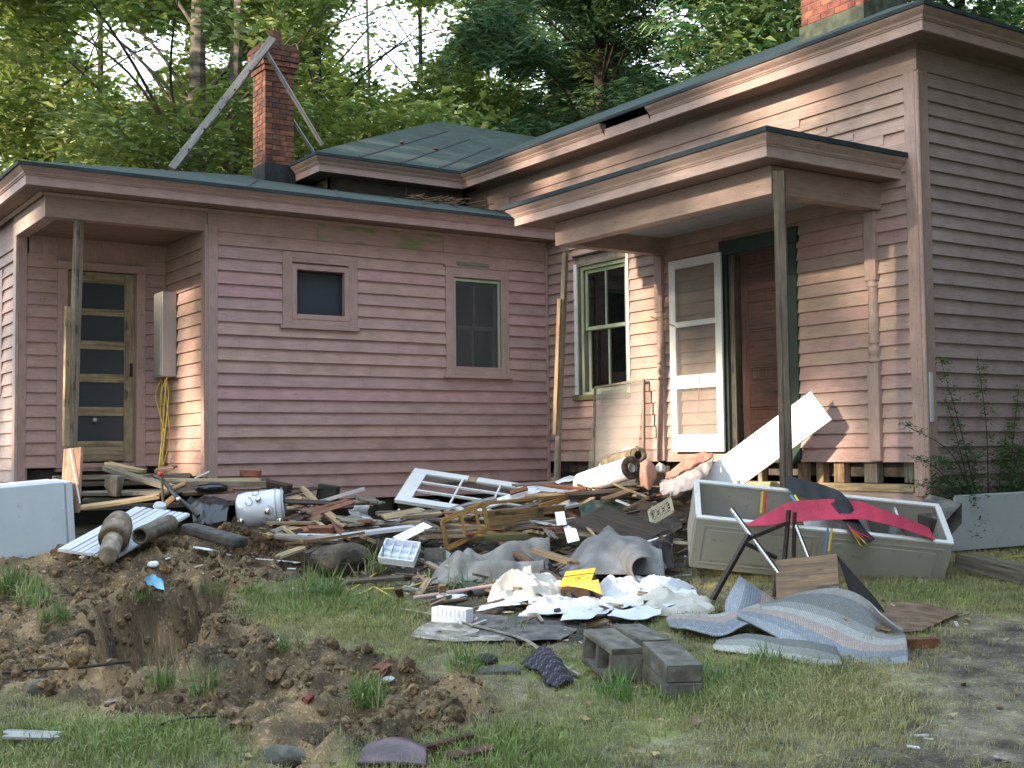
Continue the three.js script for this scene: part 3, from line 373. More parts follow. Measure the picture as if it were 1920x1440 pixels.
{ const z = RB - 0.05, d = part('screen_door', house, span(-5.72, -4.99, 1.42, 1.44, z, z + 0.03), M.olive, 'weathered screen door with five dark panels'), Y = [827, 780, 763, 717, 701, 655, 639, 592, 579, 531].map(py => onZ(187, py, RB).y);
  const xl = onZ(142, 700, RB).x, xr = onZ(233, 700, RB).x; for (const [a, b] of [[-5.74, xl], [xr, -4.97]]) part('stile', d, span(a, b, 1.41, 3.59, z, z + 0.04, 0.003), M.olive);
  const R = [[1.441, Y[0]], [Y[1], Y[2]], [Y[3], Y[4]], [Y[5], Y[6]], [Y[7], Y[8]], [Y[9], 3.59]]; for (const [a, b] of R) part('door_rail', d, span(xl, xr, a, b, z, z + 0.038, 0.003), M.olive);
  for (let i = 0; i < 5; i++) part('door_panel', d, span(xl, xr, Y[2 * i], Y[2 * i + 1], z + 0.015, z + 0.02), M.blueGlass);
  const p = onZ(178, 788, RB); part('knob', d, new THREE.SphereGeometry(0.03, 12, 8).translate(p.x, p.y, z + 0.05), M.steel); part('latch', d, span(-5.03, -5.0, 2.4, 2.55, z + 0.04, z + 0.06), M.dark);
  const c = part('door_casing', house, span(-5.86, -4.86, 3.6, 3.69, RB + 0.001, RB + 0.044, 0.003), M.trimWing); part('casing_board', c, span(-5.86, -5.745, 1.35, 3.598, RB + 0.001, RB + 0.042, 0.003), M.trimWing); part('casing_board', c, span(-4.965, -4.86, 1.35, 3.598, RB + 0.001, RB + 0.042, 0.003), M.trimWing); part('threshold', c, span(-5.87, -4.85, 1.31, 1.345, RB, RB + 0.09, 0.004), M.grey); }
// half-turned pilasters of the lost porch
for (const z of [2.25, 5.29]) {
  const w = 0.065, p = part('pilaster', house, span(-0.075, -0.002, 1.35, 2.27, z - w, z + w, 0.006), M.trim); part('pilaster_block', p, span(-0.075, -0.002, 3.05, 3.705, z - w, z + w, 0.006), M.trim);
  const pr = [[0.05, 2.27], [0.064, 2.28], [0.064, 2.3], [0.045, 2.315], [0.052, 2.34], [0.066, 2.375], [0.06, 2.42], [0.045, 2.445], [0.062, 2.455], [0.062, 2.475], [0.05, 2.49], [0.058, 2.62], [0.052, 2.85], [0.044, 2.98], [0.062, 2.99], [0.062, 3.01], [0.046, 3.02], [0.05, 3.05]].map(q => new THREE.Vector2(...q));
  const g = new THREE.LatheGeometry(pr, 18); g.translate(-0.028, 0, z); part('turned_shaft', p, g, M.trim);
}
// props that hold the roofs up
{ const P = (t, b, w, th, n, m = M.grey, lab) => part('post', house, bar(b, t, w, th, V(-0.8, 0, 0.6), 0.004), m, lab);
  const g1 = onX(1466, 930, -1.5); P(onX(1456, 322, -1.52), V(g1.x, 0.5, g1.z + 0.02), 0.05, 0.11, 0, M.greyDark, 'rough timber prop at the porch corner'); P(onX(1466, 322, -1.5), V(g1.x + 0.02, 0.5, g1.z + 0.075), 0.05, 0.1, 0, M.greyDark);
  P(onX(1060, 474, -1.42), onX(1043, 940, -1.44), 0.045, 0.1, 0, M.grey, 'leaning timber prop by the green window'); P(onX(1049, 560, -1.5), onX(1040, 815, -1.5), 0.04, 0.045, 0, M.rawWood);
  P(onZ(149, 384, -0.06), onZ(131, 960, 0.02), 0.05, 0.11, 0, M.grey, 'slanting timber prop under the recessed porch roof'); P(onZ(129, 575, 0.0), onZ(124, 838, 0.05), 0.03, 0.1, 0, M.yellowWood); }
// stripped floor edge, piers and foundation
for (const [a, b, y0, y1] of [[1500, 1512, 905, 866], [1568, 1586, 905, 868], [1625, 1648, 905, 868], [1700, 1716, 905, 868], [1425, 1432, 905, 868], [1535, 1547, 905, 868]]) { const p = onX(a, y0, 0.05), q = onX(b, y1, 0.05); part('cripple_stud', house, span(0.02, 0.11, p.y, 1.342, p.z, q.z, 0.004), rnd() > 0.4 ? M.rawWood : M.grey); }
part('sill_timber', house, span(-0.03, 0.14, 1.06, 1.135, 2.4, 5.68, 0.01), M.yellowWood, 'split old sill timber'); part('foundation', house, span(-0.01, 0.2, 0.2, 1.058, 0.05, 5.76), M.palePink, 'parged foundation'); part('foundation', house, span(0.2, 9.1, 0.2, 0.97, 5.6, 5.8), M.mossy); part('foundation', house, span(0.13, 0.16, 0.9, 1.34, 0.02, 2.4), M.dark);  // last piece is a black skirt added to keep light out below
part('underfloor_shade_panel', house, span(0.7, 0.8, 0.4, 1.2, 0.2, 5.6), M.dark); part('underfloor_shade_panel', house, span(-6.2, 0, 0.3, 1.2, -2.3, -2.2), M.dark);  // black panels standing in for the darkness under the floor
for (const px of [620, 700, 900]) { const p = onZ(px, 930, -0.15); part('pier', house, span(p.x - 0.2, p.x + 0.2, 0.4, 0.95, -0.35, -0.02, 0.02), M.mossy, 'mossy block pier'); }
for (const [y, x0, x1, z, m] of [[1.28, -6.1, -4.65, -0.5, M.grey], [1.12, -6.2, -4.4, -0.2, M.grey], [0.98, -6.2, -4.2, 0.05, M.greyDark], [1.2, -6.0, -4.7, -0.9, M.greyDark]]) part('joist', house, span(x0, x1, y - 0.05, y, z, z + 0.12, 0.004), m);
// meter box and its cut wires
{ const b = V(-4.76, 0, 0), p = onX(304, 557, -4.78), q = onX(333, 703, -4.78), z1 = -0.86, z0 = z1 - 0.24; const o = part('meter_box', house, span(-4.8, -4.63, 2.38, 3.36, z0 - 0.1, z1 - 0.05, 0.008), M.steel, 'grey metal electric box on the porch wall'); part('box_lid', o, span(-4.812, -4.801, 2.4, 3.34, z0 - 0.08, z1 - 0.07, 0.004), M.steel);
  for (let i = 0; i < 6; i++) { const zz = z0 - 0.05 + i * 0.045; part('cut_wire', o, tube([V(-4.72, 2.4, zz), V(-4.7 - 0.1 * rnd(), 2.2, zz + rr(-0.08, 0.08)), V(-4.68 - 0.1 * rnd(), 1.7, zz + rr(-0.16, 0.14)), V(-4.7 - 0.16 * rnd(), 1.2, zz + rr(-0.22, 0.2))], 0.006, 6), M.yellowWire); } }
part('downpipe_strip', house, span(-0.0, 0.05, 1.7, 2.15, 5.853, 5.872, 0.006), M.whiteGrey, 'pale scrap strip on the corner');
// chimneys, brick by brick
function chimney(x0, x1, z0, z1, y0, y1, corb, bricks, mortar, label, vis) {
  const c = part('chimney', house, span(x0 + 0.006, x1 - 0.006, y0, y1, z0 + 0.006, z1 - 0.006), mortar, label), ch = 0.0715, n = Math.round((y1 - y0) / ch);
  for (let r = 0; r < n; r++) {
    const y = y0 + r * ch, left = n - r, o = left <= corb ? [0.05, 0.05, 0.035, 0.02][Math.min(3, corb - left)] * 1 : 0, oo = left <= corb ? (left > corb - 1 ? 0.02 : left > corb - 2 ? 0.04 : 0.055) : 0, X0 = x0 - oo, X1 = x1 + oo, Z0 = z0 - oo, Z1 = z1 + oo;
    const run = (a, b, f) => { const L = (b - a), k = Math.max(2, Math.round(L / 0.215)), s = L / k, sh = (r % 2) * s / 2; const e = [a]; for (let i = 0; i <= k; i++) { const v = a + i * s + sh; if (v > a + 0.03 && v < b - 0.03) e.push(v); } e.push(b); for (let i = 0; i < e.length - 1; i++) f(e[i] + 0.004, e[i + 1] - 0.004); };
    const J = () => rr(-0.002, 0.003), B = g => part('brick', c, g, bricks[(rnd() * bricks.length) | 0]);
    run(X0, X1, (a, b) => B(span(a, b, y + 0.004, y + ch - 0.005, Z1 - 0.1, Z1 + J())));
    run(Z0, Z1 - 0.104, (a, b) => B(span(X0 - J(), X0 + 0.1, y + 0.004, y + ch - 0.005, a, b)));
    if (oo > 0.0) part('brick_course', c, span(X0 + 0.02, X1 - 0.004, y, y + ch, Z0 + 0.004, Z1 - 0.02), mortar);
  }
  return c;
}
{ const c = chimney(-2.965, -2.545, -2.72, -2.3, 4.9, 6.96, 5, M.brickDark, M.mortarDark, 'tall thin dark brick chimney propped by timbers');
  part('flashing', c, span(-2.975, -2.535, 4.8, 5.36, -2.73, -2.29), M.flashDark); part('flue', c, new THREE.CylinderGeometry(0.09, 0.1, 0.28, 14, 1, true).translate(-2.74, 7.08, -2.5), M.brickDark[1]); part('cap_slab', c, span(-3.01, -2.5, 6.962, 6.985, -2.76, -2.25, 0.004), M.mortarDark); part('weed_straw', c, merged([tube([V(-2.7, 6.98, -2.3), V(-2.6, 7.1, -2.25), V(-2.52, 7.12, -2.25)], 0.006, 5), tube([V(-2.62, 6.98, -2.3), V(-2.55, 7.02, -2.24), V(-2.53, 6.93, -2.2)], 0.006, 5)]), M.yellowWood);
  const br = (a, b, w, l) => part('brace', c, bar(a, b, w, 0.045, V(0.2, 0.9, 0.6), 0.003), M.braceWood, l);
  br(at(512, 72, 15.9), at(322, 316, 15.0), 0.1, 'weathered timber brace'); br(at(497, 94, 15.85), at(604, 272, 16.3), 0.085, 'pale timber brace'); br(at(548, 225, 16.8), at(590, 290, 17.0), 0.08);
  part('brace_bolt', c, merged([0.25, 0.4, 0.55, 0.7, 0.85].map(t => { const p = at(512, 72, 15.9).lerp(at(322, 316, 15.0), t); return new THREE.SphereGeometry(0.014, 8, 6).translate(p.x - 0.01, p.y - 0.03, p.z + 0.06); })), M.dark); }
{ const z0 = 3.72, z1 = 4.58, c = chimney(0.8, 1.5, z0, z1, 5.75, 7.2, 0, M.brick, M.mortar, 'broad red brick chimney above the front slope');
  part('flashing', c, slab([V(0.785, 6.1, z0 - 0.015), V(0.785, 6.1, z1 + 0.015), V(1.5, 6.42, z1 + 0.015), V(1.5, 6.42, z0 - 0.015)], 0.35), M.flashing); }

// ---------------------------------------------------------------- trees and plants
function sprig(n, len, wid, R, seed, flat = 0.7, droop = 0.3) {      // a spray of n leaf-sized faces
  const q = rngOf(seed), P = [], N = [];
  for (let i = 0; i < n; i++) {
    const c = V((q() - 0.5) * 2 * R, (q() - 0.5) * 2 * R * flat, (q() - 0.5) * 2 * R), a = q() * 6.283, d = V(Math.cos(a), (q() - 0.6) * droop * 2, Math.sin(a)).normalize(), s = V(-d.z, (q() - 0.5) * 0.8, d.x).normalize(), L = len * (0.7 + 0.6 * q()), w = wid * (0.7 + 0.6 * q()), u = V(0, 0, 0).crossVectors(s, d).normalize();
    const A = c, B = c.clone().addScaledVector(d, L * 0.45).addScaledVector(s, w / 2).addScaledVector(u, L * 0.08), E = c.clone().addScaledVector(d, L * 0.45).addScaledVector(s, -w / 2).addScaledVector(u, L * 0.08), D = c.clone().addScaledVector(d, L).addScaledVector(u, -L * 0.1);
    for (const t of [A, B, D, A, D, E]) P.push(t.x, t.y, t.z);
  }
  const g = new THREE.BufferGeometry(); g.setAttribute('position', new THREE.Float32BufferAttribute(P, 3)); g.computeVertexNormals(); return g;
}
const leafMat = (o = {}) => new THREE.MeshPhysicalMaterial({ color: C(1, 1, 1), roughness: 0.75, transmission: 0.5, thickness: 0, side: THREE.DoubleSide, ...o });
const LEAF = leafMat(), LEAFD = new THREE.MeshStandardMaterial({ color: C(1, 1, 1), roughness: 0.8, side: THREE.DoubleSide }), NEEDLE = leafMat({ transmission: 0.2, roughness: 0.7 });
const SPR = [sprig(12, 0.16, 0.095, 0.28, 1), sprig(12, 0.18, 0.1, 0.32, 2), sprig(13, 0.14, 0.08, 0.26, 3)], SPRN = [sprig(26, 0.16, 0.014, 0.16, 4, 0.6), sprig(26, 0.18, 0.014, 0.18, 5, 0.5)], SPRB = [sprig(12, 0.26, 0.16, 0.42, 6), sprig(12, 0.24, 0.15, 0.4, 8)];
const BARK = mat('bark', 0.08, 0.065, 0.05), BARKP = mat('bark', 0.13, 0.085, 0.06), BARKL = mat('bark', 0.22, 0.19, 0.14);
function limbGeo(pts, r0, r1, seg = 7) {                    // tapering limb through points
  const c = new THREE.CatmullRomCurve3(pts), n = Math.max(4, pts.length * 4), g = new THREE.TubeGeometry(c, n, 1, seg, false), p = g.attributes.position;
  for (let i = 0; i <= n; i++) { const o = c.getPointAt(i / n), r = lerp(r0, r1, i / n); for (let j = 0; j <= seg; j++) { const k = i * (seg + 1) + j; p.setXYZ(k, o.x + (p.getX(k) - o.x) * r, o.y + (p.getY(k) - o.y) * r, o.z + (p.getZ(k) - o.z) * r); } }
  g.computeVertexNormals(); return metric(g);
}
const mtx = new THREE.Matrix4(), qt = new THREE.Quaternion(), eu = new THREE.Euler();
function foliage(parent, name, list, geo, m) {               // list of {p, s, c}
  const b = baseOf(parent), o = new THREE.InstancedMesh(geo, m, list.length); o.name = name; o.userData.kind = 'stuff'; o.castShadow = o.receiveShadow = true;
  list.forEach((q, i) => { eu.set(rr(-0.5, 0.5), rr(0, 6.28), rr(-0.5, 0.5)); if (q.e) eu.set(...q.e); qt.setFromEuler(eu); mtx.compose(V(q.p.x - b.x, q.p.y - b.y, q.p.z - b.z), qt, V(q.s, q.s, q.s)); o.setMatrixAt(i, mtx); o.setColorAt(i, q.c); });
  parent.add(o); return o;
}
const leafCol = (warm, k = 1) => { const t = clamp(warm + rr(-0.35, 0.35)), b = k * rr(0.75, 1.25); return C(lerp(0.055, 0.31, t) * b, lerp(0.155, 0.38, t) * b, lerp(0.052, 0.085, t) * b); };
function tree(o) {                                           // o: name, label, group, at [x, z], h, lean, r, blobs [[dx, y, dz, r]], n, warm, kind
  const g0 = baseH(o.x, o.z), T = thing(o.name, o.label, 'tree', V(o.x, g0, o.z), o.group), top = V(o.x + (o.lx ?? 0), g0 + o.h, o.z + (o.lz ?? 0));
  const mid = k => V(lerp(o.x, top.x, k) + 0.25 * (n2(k * 3, o.x) - 0.5), lerp(g0 - 0.2, top.y, k), lerp(o.z, top.z, k) + 0.25 * (n2(k * 3, o.z + 5) - 0.5));
  const trunkPts = [0, 0.25, 0.5, 0.75, 1].map(mid), bark = o.bark ?? BARK; let geos = [limbGeo(trunkPts, o.r, o.r * 0.35, 9)]; if (o.twin) geos.push(limbGeo([mid(0.12), mid(0.3).add(V(0.45, 0, 0.1)), mid(0.65).add(V(0.75, 0, 0.1)), mid(1).add(V(0.6, 0.2, 0.3))], o.r * 0.8, o.r * 0.25, 8));
  part('trunk', T, merged(geos), bark);
  const L = [], LN = [];
  for (const [dx, y, dz, r] of o.blobs) {
    const c = V(o.x + dx, g0 + y, o.z + dz), k = clamp((y - r * 0.4 - 1.2 - Math.hypot(dx, dz) * 0.35) / o.h, 0.12, 0.95), s = mid(k), e = c.clone().add(V(rr(-0.2, 0.2), rr(-0.3, 0.1), rr(-0.2, 0.2))), m = s.clone().lerp(e, 0.5).add(V(rr(-0.5, 0.5), rr(0.1, 0.6), rr(-0.5, 0.5)));
    if (!o.noLimb && rnd() < 0.55) part('limb', T, limbGeo([s, m, e], Math.max(0.022, o.r * 0.17), 0.01, 6), bark);
    const n = Math.round(o.n * r * r), sub = Array.from({ length: Math.ceil(r * 6) }, () => { const a = rr(0, 6.28), b = rr(-1, 1), q = r * Math.cbrt(rr(0.15, 1)); return V(c.x + q * Math.cos(a) * Math.sqrt(1 - b * b), c.y + q * b * 0.75, c.z + q * Math.sin(a) * Math.sqrt(1 - b * b)); });
    for (let i = 0; i < n; i++) { const w = sub[(rnd() * sub.length) | 0], q = 0.62 * Math.sqrt(rnd()), a = rr(0, 6.28); const p = V(w.x + q * Math.cos(a), w.y + rr(-0.28, 0.22), w.z + q * Math.sin(a)); if (o.keep && !o.keep(p)) continue; L.push({ p, s: rr(0.75, 1.35) * (o.s ?? 1), c: leafCol(o.warm, o.k ?? 1) }); }
  }
  const half = L.length >> 1, G2 = o.geo ?? SPR;
  foliage(T, 'crown', L.slice(0, half), G2[0], o.leaf ?? LEAF); foliage(T, 'crown', L.slice(half), G2[1], o.leaf ?? LEAF); return T;
}
function placeAt(px, d) { const p = at(px, 800, d); return [p.x, p.z]; }
// blobs spread over a patch of the forest edge as it stands behind the house
function blobsFor(seed, n, R, y0, y1, r0, r1, skip) { const q = rngOf(seed), out = []; let tries = 0; while (out.length < n && tries++ < n * 12) { const a = q() * 6.283, s = R * Math.sqrt(q()), y = lerp(y0, y1, q()), t = (y - y0) / (y1 - y0), k = Math.sqrt(Math.max(0.1, 1 - (2 * t - 0.9) ** 2 * 0.8)); const b = [s * Math.cos(a) * k, y, s * Math.sin(a) * k, lerp(r0, r1, q())]; if (skip && skip(b)) continue; out.push(b); } return out; }
const GAPS = [[250, 120, 75], [170, 60, 55], [330, 70, 42], [100, 150, 30], [395, 110, 38], [690, 40, 62], [740, 100, 65], [790, 60, 60], [670, 90, 45], [925, 140, 25], [1012, 145, 22], [1280, 35, 30], [1470, 55, 24], [1240, 70, 16], [560, 20, 26], [1800, 12, 26], [640, 20, 30], [880, 25, 22], [20, 40, 26], [150, 190, 22], [840, 12, 22], [700, 130, 26]];
const toPix = p => { const v = p.clone().sub(EYE), f = v.dot(FWD); return [CX + FOC * v.dot(RIGHT) / f, CY - FOC * v.dot(UP) / f]; };
const open = p => { const [x, y] = toPix(p); for (const [a, b, r] of GAPS) { const wob = 0.75 + 0.7 * fbm(x * 0.03, y * 0.03, 3, 0, 140); if (Math.hypot(x - a, (y - b) * 1.1) < r * 1.15 * wob) return rnd() < 0.03; } return true; };
const BACK = [ // px, depth, height, trunk radius, crown radius, blobs, y range, warm, kind
  [338, 23, 13, 0.27, 4.2, 46, 4.5, 13, 0.75, 'oak', 'tall oak with a forked trunk standing behind the propped chimney'],
  [40, 27, 14, 0.22, 4.6, 44, 3.5, 14, 0.7, 'oak', 'leafy tree above the low end of the wing roof'],
  [190, 36, 18, 0.25, 5, 44, 5, 18, 0.55, 'oak', 'dark leaved tree seen between the oaks'],
  [600, 30, 15, 0.2, 4.4, 46, 4.5, 15, 0.8, 'oak', 'yellow green tree behind the timber braces'],
  [800, 38, 18, 0.22, 5, 48, 5, 17, 0.6, 'oak', 'pale green tree above the rear hip roof'],
  [1128, 31, 17, 0.27, 4.6, 52, 6.0, 17, 0.08, 'pine', 'big dark pine with a straight trunk above the roof valley'],
  [930, 44, 20, 0.24, 5.4, 44, 5, 20, 0.55, 'oak', 'distant sunlit tree beside the big pine'],
  [1330, 34, 18, 0.2, 4.6, 46, 6, 18, 0.15, 'pine', 'dark pine crown over the main eave'],
  [1480, 27, 15, 0.16, 3.4, 30, 6, 15, 0.25, 'oak', 'dark branchy tree next to the broad chimney'],
  [1830, 26, 16, 0.2, 4.4, 44, 6, 16, 0.3, 'oak', 'tree beyond the far corner of the main roof'],
  [1640, 40, 20, 0.22, 5.5, 40, 7, 20, 0.2, 'oak', 'tree hidden behind the broad chimney'],
  [480, 44, 20, 0.22, 5.5, 44, 5, 19, 0.65, 'oak', 'far tree filling the wood behind the oak'],
  [700, 52, 22, 0.22, 6, 40, 5, 15, 0.6, 'oak', 'farthest yellow green tree over the rear wing'],
  [1050, 52, 24, 0.24, 6.5, 44, 6, 23, 0.3, 'oak', 'far tree between the pines'],
  [-150, 40, 20, 0.24, 6.5, 44, 4, 20, 0.6, 'oak', 'tree at the edge of the wood past the wing'],
];
for (const [i, [px, d, h, r, R, n, y0, y1, warm, kind, label]] of BACK.entries()) {
  const [x, z] = placeAt(px, d), pine = kind === 'pine';
  tree({ name: pine ? 'pine_tree' : 'broadleaf_tree', label, x, z, h, r: d > 33 ? r * 0.6 : r, twin: i === 0, lx: i === 0 ? 0.45 : rr(-0.5, 0.5), blobs: blobsFor(200 + i, n, R, y0, y1, pine ? 0.8 : 0.9, pine ? 1.3 : 1.6), n: pine ? 78 : 50, warm, bark: pine ? BARKP : i === 0 ? BARKL : BARK, geo: pine ? SPRN : SPR, leaf: pine ? NEEDLE : LEAF, s: pine ? 1.5 : 1 + d * 0.008, keep: open, k: pine ? 0.75 : 1 });
}
{ // low undergrowth and the far wood that reads as one mass
  const L = []; for (let i = 0; i < 5200; i++) { const d = rr(34, 78), px = rr(-500, 2400), p = at(px, 800, d), top = 4 + 5 * fbm(px * 0.006, d * 0.05, 3, 0, 150) + d * 0.05; p.y = baseH(p.x, p.z) + top * Math.pow(rnd(), 0.8); if (!open(p)) continue; L.push({ p, s: rr(2.2, 4.2), c: leafCol(0.4, 0.8) }); }
  const o = new THREE.Group(); scene.add(o); o.name = 'far_wood'; o.userData = { kind: 'stuff', label: 'dense undergrowth of the wood behind the house', category: 'wood' }; foliage(o, 'foliage', L, SPR[2], LEAFD);
}
// the stand of trees along the sun side of the yard, out of the picture; light comes through its gaps
const SUNGAP = [];
{ const add = (p, r, k = 0) => SUNGAP.push([p, r, k]);
  for (const [py, r] of [[640, 0.14], [700, 0.2], [770, 0.26], [830, 0.3], [870, 0.25]]) add(onX(352, py, -4.6), r);
  for (const [py, r] of [[520, 0.22], [580, 0.3], [650, 0.26], [760, 0.3], [840, 0.32]]) add(onX(1205, py), r);
  for (const [x, y, r] of [[1310, 830, 0.34], [1330, 740, 0.26], [1150, 850, 0.3], [1100, 700, 0.12]]) add(onX(x, y, -0.1), r);
  for (const [x, y, r] of [[1400, 850, 0.4], [1500, 790, 0.34], [1330, 890, 0.3]]) add(onX(x, y, -0.5), r);
  for (const [x, y, r] of [[1400, 140, 0.2], [1445, 128, 0.24], [1370, 155, 0.12], [1085, 275, 0.1], [1000, 290, 0.16], [985, 300, 0.1]]) add(onX(x, y, -0.35), r);
  for (const [x, y, r] of [[1480, 190, 0.2], [1440, 200, 0.12], [1025, 335, 0.12], [1010, 345, 0.08]]) add(onX(x, y), r);
  for (const [x, y, r] of [[15, 560, 0.2], [12, 700, 0.2], [15, 810, 0.3], [40, 430, 0.25], [60, 415, 0.2]]) add(onX(x, y, -6.28), r);
  add(onZ(128, 700, 0), 0.2); add(onX(1045, 620, -1.5), 0.25); add(onX(1044, 740, -1.5), 0.2); add(at(470, 890, 13), 0.2); add(at(150, 900, 11.2), 0.3); add(V(-2.75, 6.2, -2.5), 0.9); add(V(0.8, 6.5, 4.1), 0.7);
  add(onX(1340, 340, -1.47), 0.1); add(onX(1620, 545), 0.1); add(at(1150, 890, 12.4), 0.35); add(at(1200, 1150, 9), 0.22); add(at(1080, 1080, 9.2), 0.16); }
const sunKeep = p => { const w = p.clone(); for (const [c, r] of SUNGAP) { const v = w.clone().sub(c), t = v.dot(SUNDIR); if (t < 0) continue; v.addScaledVector(SUNDIR, -t); if (v.length() < r * 0.75 + 0.2) return false; } return true; };
for (let i = 0; i < 7; i++) {
  const z = -7 + i * 3.6, x = -21 + rr(-1.5, 1.5), g0 = baseH(x, z), T = thing('shade_tree', 'tall shade tree on the sunny side of the yard', 'tree', V(x, g0, z), 'shade trees beside the yard'), L = [];
  part('trunk', T, limbGeo([V(x, g0 - 0.2, z), V(x + 0.2, 6, z + 0.1), V(x, 15, z)], 0.2, 0.06, 8), BARK);
  for (let k = 0; k < 7600; k++) { const y = 1.5 + 16.5 * rnd(), p = V(x + rr(-2.2, 2.2), y, z + rr(-2.0, 2.0)); if (!sunKeep(p)) continue; L.push({ p, s: rr(0.75, 1.1), c: leafCol(0.5) }); }
  foliage(T, 'crown', L, SPR[i % 3], LEAF);
}
for (const [x, z] of [[1.8, 11.2], [5.2, 10], [9, 10.5], [5, 14]]) tree({ name: 'shade_tree', label: 'tall shade tree past the shaded corner of the house', group: 'shade trees past the corner', x, z, h: 11, r: 0.22, blobs: blobsFor(300 + Math.round(x), 30, 2.6, 1.5, 11, 1.1, 1.7), n: 16, warm: 0.3, geo: SPRB, s: 1.05, noLimb: true });  // out of view, added to darken the corner wall

{ // unseen wood added behind the viewer so that skylight falls more steeply
  const L = []; for (let i = 0; i < 8600; i++) { const a = lerp(-0.55, 1.45, rnd()), R = rr(16, 25), p = V(-4 + R * Math.sin(a + 0.2), 0, 6 + R * Math.cos(a + 0.2)); if (p.x < -17) continue; p.y = 0.5 + 20 * Math.pow(rnd(), 0.95); L.push({ p, s: rr(1.5, 3.0), c: leafCol(0.3, 0.55) }); }
  const o = new THREE.Group(); scene.add(o); o.name = 'added_surrounding_wood'; o.userData = { kind: 'stuff', label: 'wood that closes the yard on the viewer side', category: 'wood' }; foliage(o, 'foliage', L, SPRB[0], LEAFD);
}
// shrub against the shaded wall
{ const b = onZ(1850, 940, 6.0); b.y = H(b.x, b.z); const S = thing('climber', 'sparse dark climber straggling up the shaded corner wall', 'climber', b), L = [];
  for (const [x0, x1, y1, n] of [[1850, 1762, 668, 26], [1850, 1832, 668, 30], [1880, 1912, 720, 40], [1840, 1772, 745, 30], [1870, 1960, 760, 40], [1850, 1800, 800, 44], [1860, 1890, 800, 50], [1840, 1760, 860, 40], [1840, 1742, 900, 30], [1880, 1970, 830, 50], [1850, 1692, 795, 5], [1840, 1700, 852, 5], [1830, 1704, 905, 4]]) {
    const a = onZ(x0, 935, 6.0), e = onZ(x1, y1, rr(5.92, 6.05)), m = a.clone().lerp(e, 0.5).add(V(rr(-0.06, 0.06), rr(-0.04, 0.08), rr(-0.02, 0.05))); a.y = b.y; part('stem', S, limbGeo([a, m, e], 0.008, 0.002, 5), BARK); const cv = new THREE.CatmullRomCurve3([a, m, e]);
    for (let i = 0; i < n; i++) { const t = n < 8 ? rr(0.8, 1) : rr(0.25, 1), p = cv.getPointAt(t), w = n < 8 ? 0.02 : 0.03 + 0.1 * (1 - t); L.push({ p: p.add(V(rr(-w, w), rr(-w, w), rr(-0.02, 0.05))), s: rr(0.16, 0.34), c: C(rr(0.025, 0.07), rr(0.06, 0.13), rr(0.02, 0.035)) }); } }
  for (let i = 0; i < 150; i++) { const p = onZ(rr(1740, 1960), 932 - 90 * Math.pow(rnd(), 1.8), rr(5.92, 6.1)); L.push({ p, s: rr(0.2, 0.4), c: C(rr(0.02, 0.05), rr(0.055, 0.1), rr(0.02, 0.03)) }); }
  foliage(S, 'foliage', L, sprig(10, 0.16, 0.05, 0.2, 11), LEAFD); }

// grass: blades that nobody could count
function tuftGeo(n, h, w, spread, seed, lean) { const q = rngOf(seed), P = []; for (let i = 0; i < n; i++) { const a = q() * 6.283, b = q() * 6.283, r = spread * Math.sqrt(q()), x = r * Math.cos(a), z = r * Math.sin(a), L = h * (0.5 + 0.7 * q()), k = lean * (0.3 + q()), dx = Math.cos(b), dz = Math.sin(b), sx = -dz * w / 2, sz = dx * w / 2; const p = [[0, 0], [0.5, k * 0.3], [0.95, k]].map(([t, f]) => V(x + dx * f * L, t * L * Math.sqrt(Math.max(0.15, 1 - f * f * 0.8)), z + dz * f * L)); const s = (v, m) => [v.x + sx * m, v.y, v.z + sz * m]; P.push(...s(p[0], 1), ...s(p[0], -1), ...s(p[1], 0.85), ...s(p[1], 0.85), ...s(p[0], -1), ...s(p[1], -0.85), ...s(p[1], 0.85), ...s(p[1], -0.85), ...s(p[2], 0)); } const g = new THREE.BufferGeometry(); g.setAttribute('position', new THREE.Float32BufferAttribute(P, 3)); g.computeVertexNormals(); return g; }
const GRASSM = leafMat({ transmission: 0.25, roughness: 0.8 });
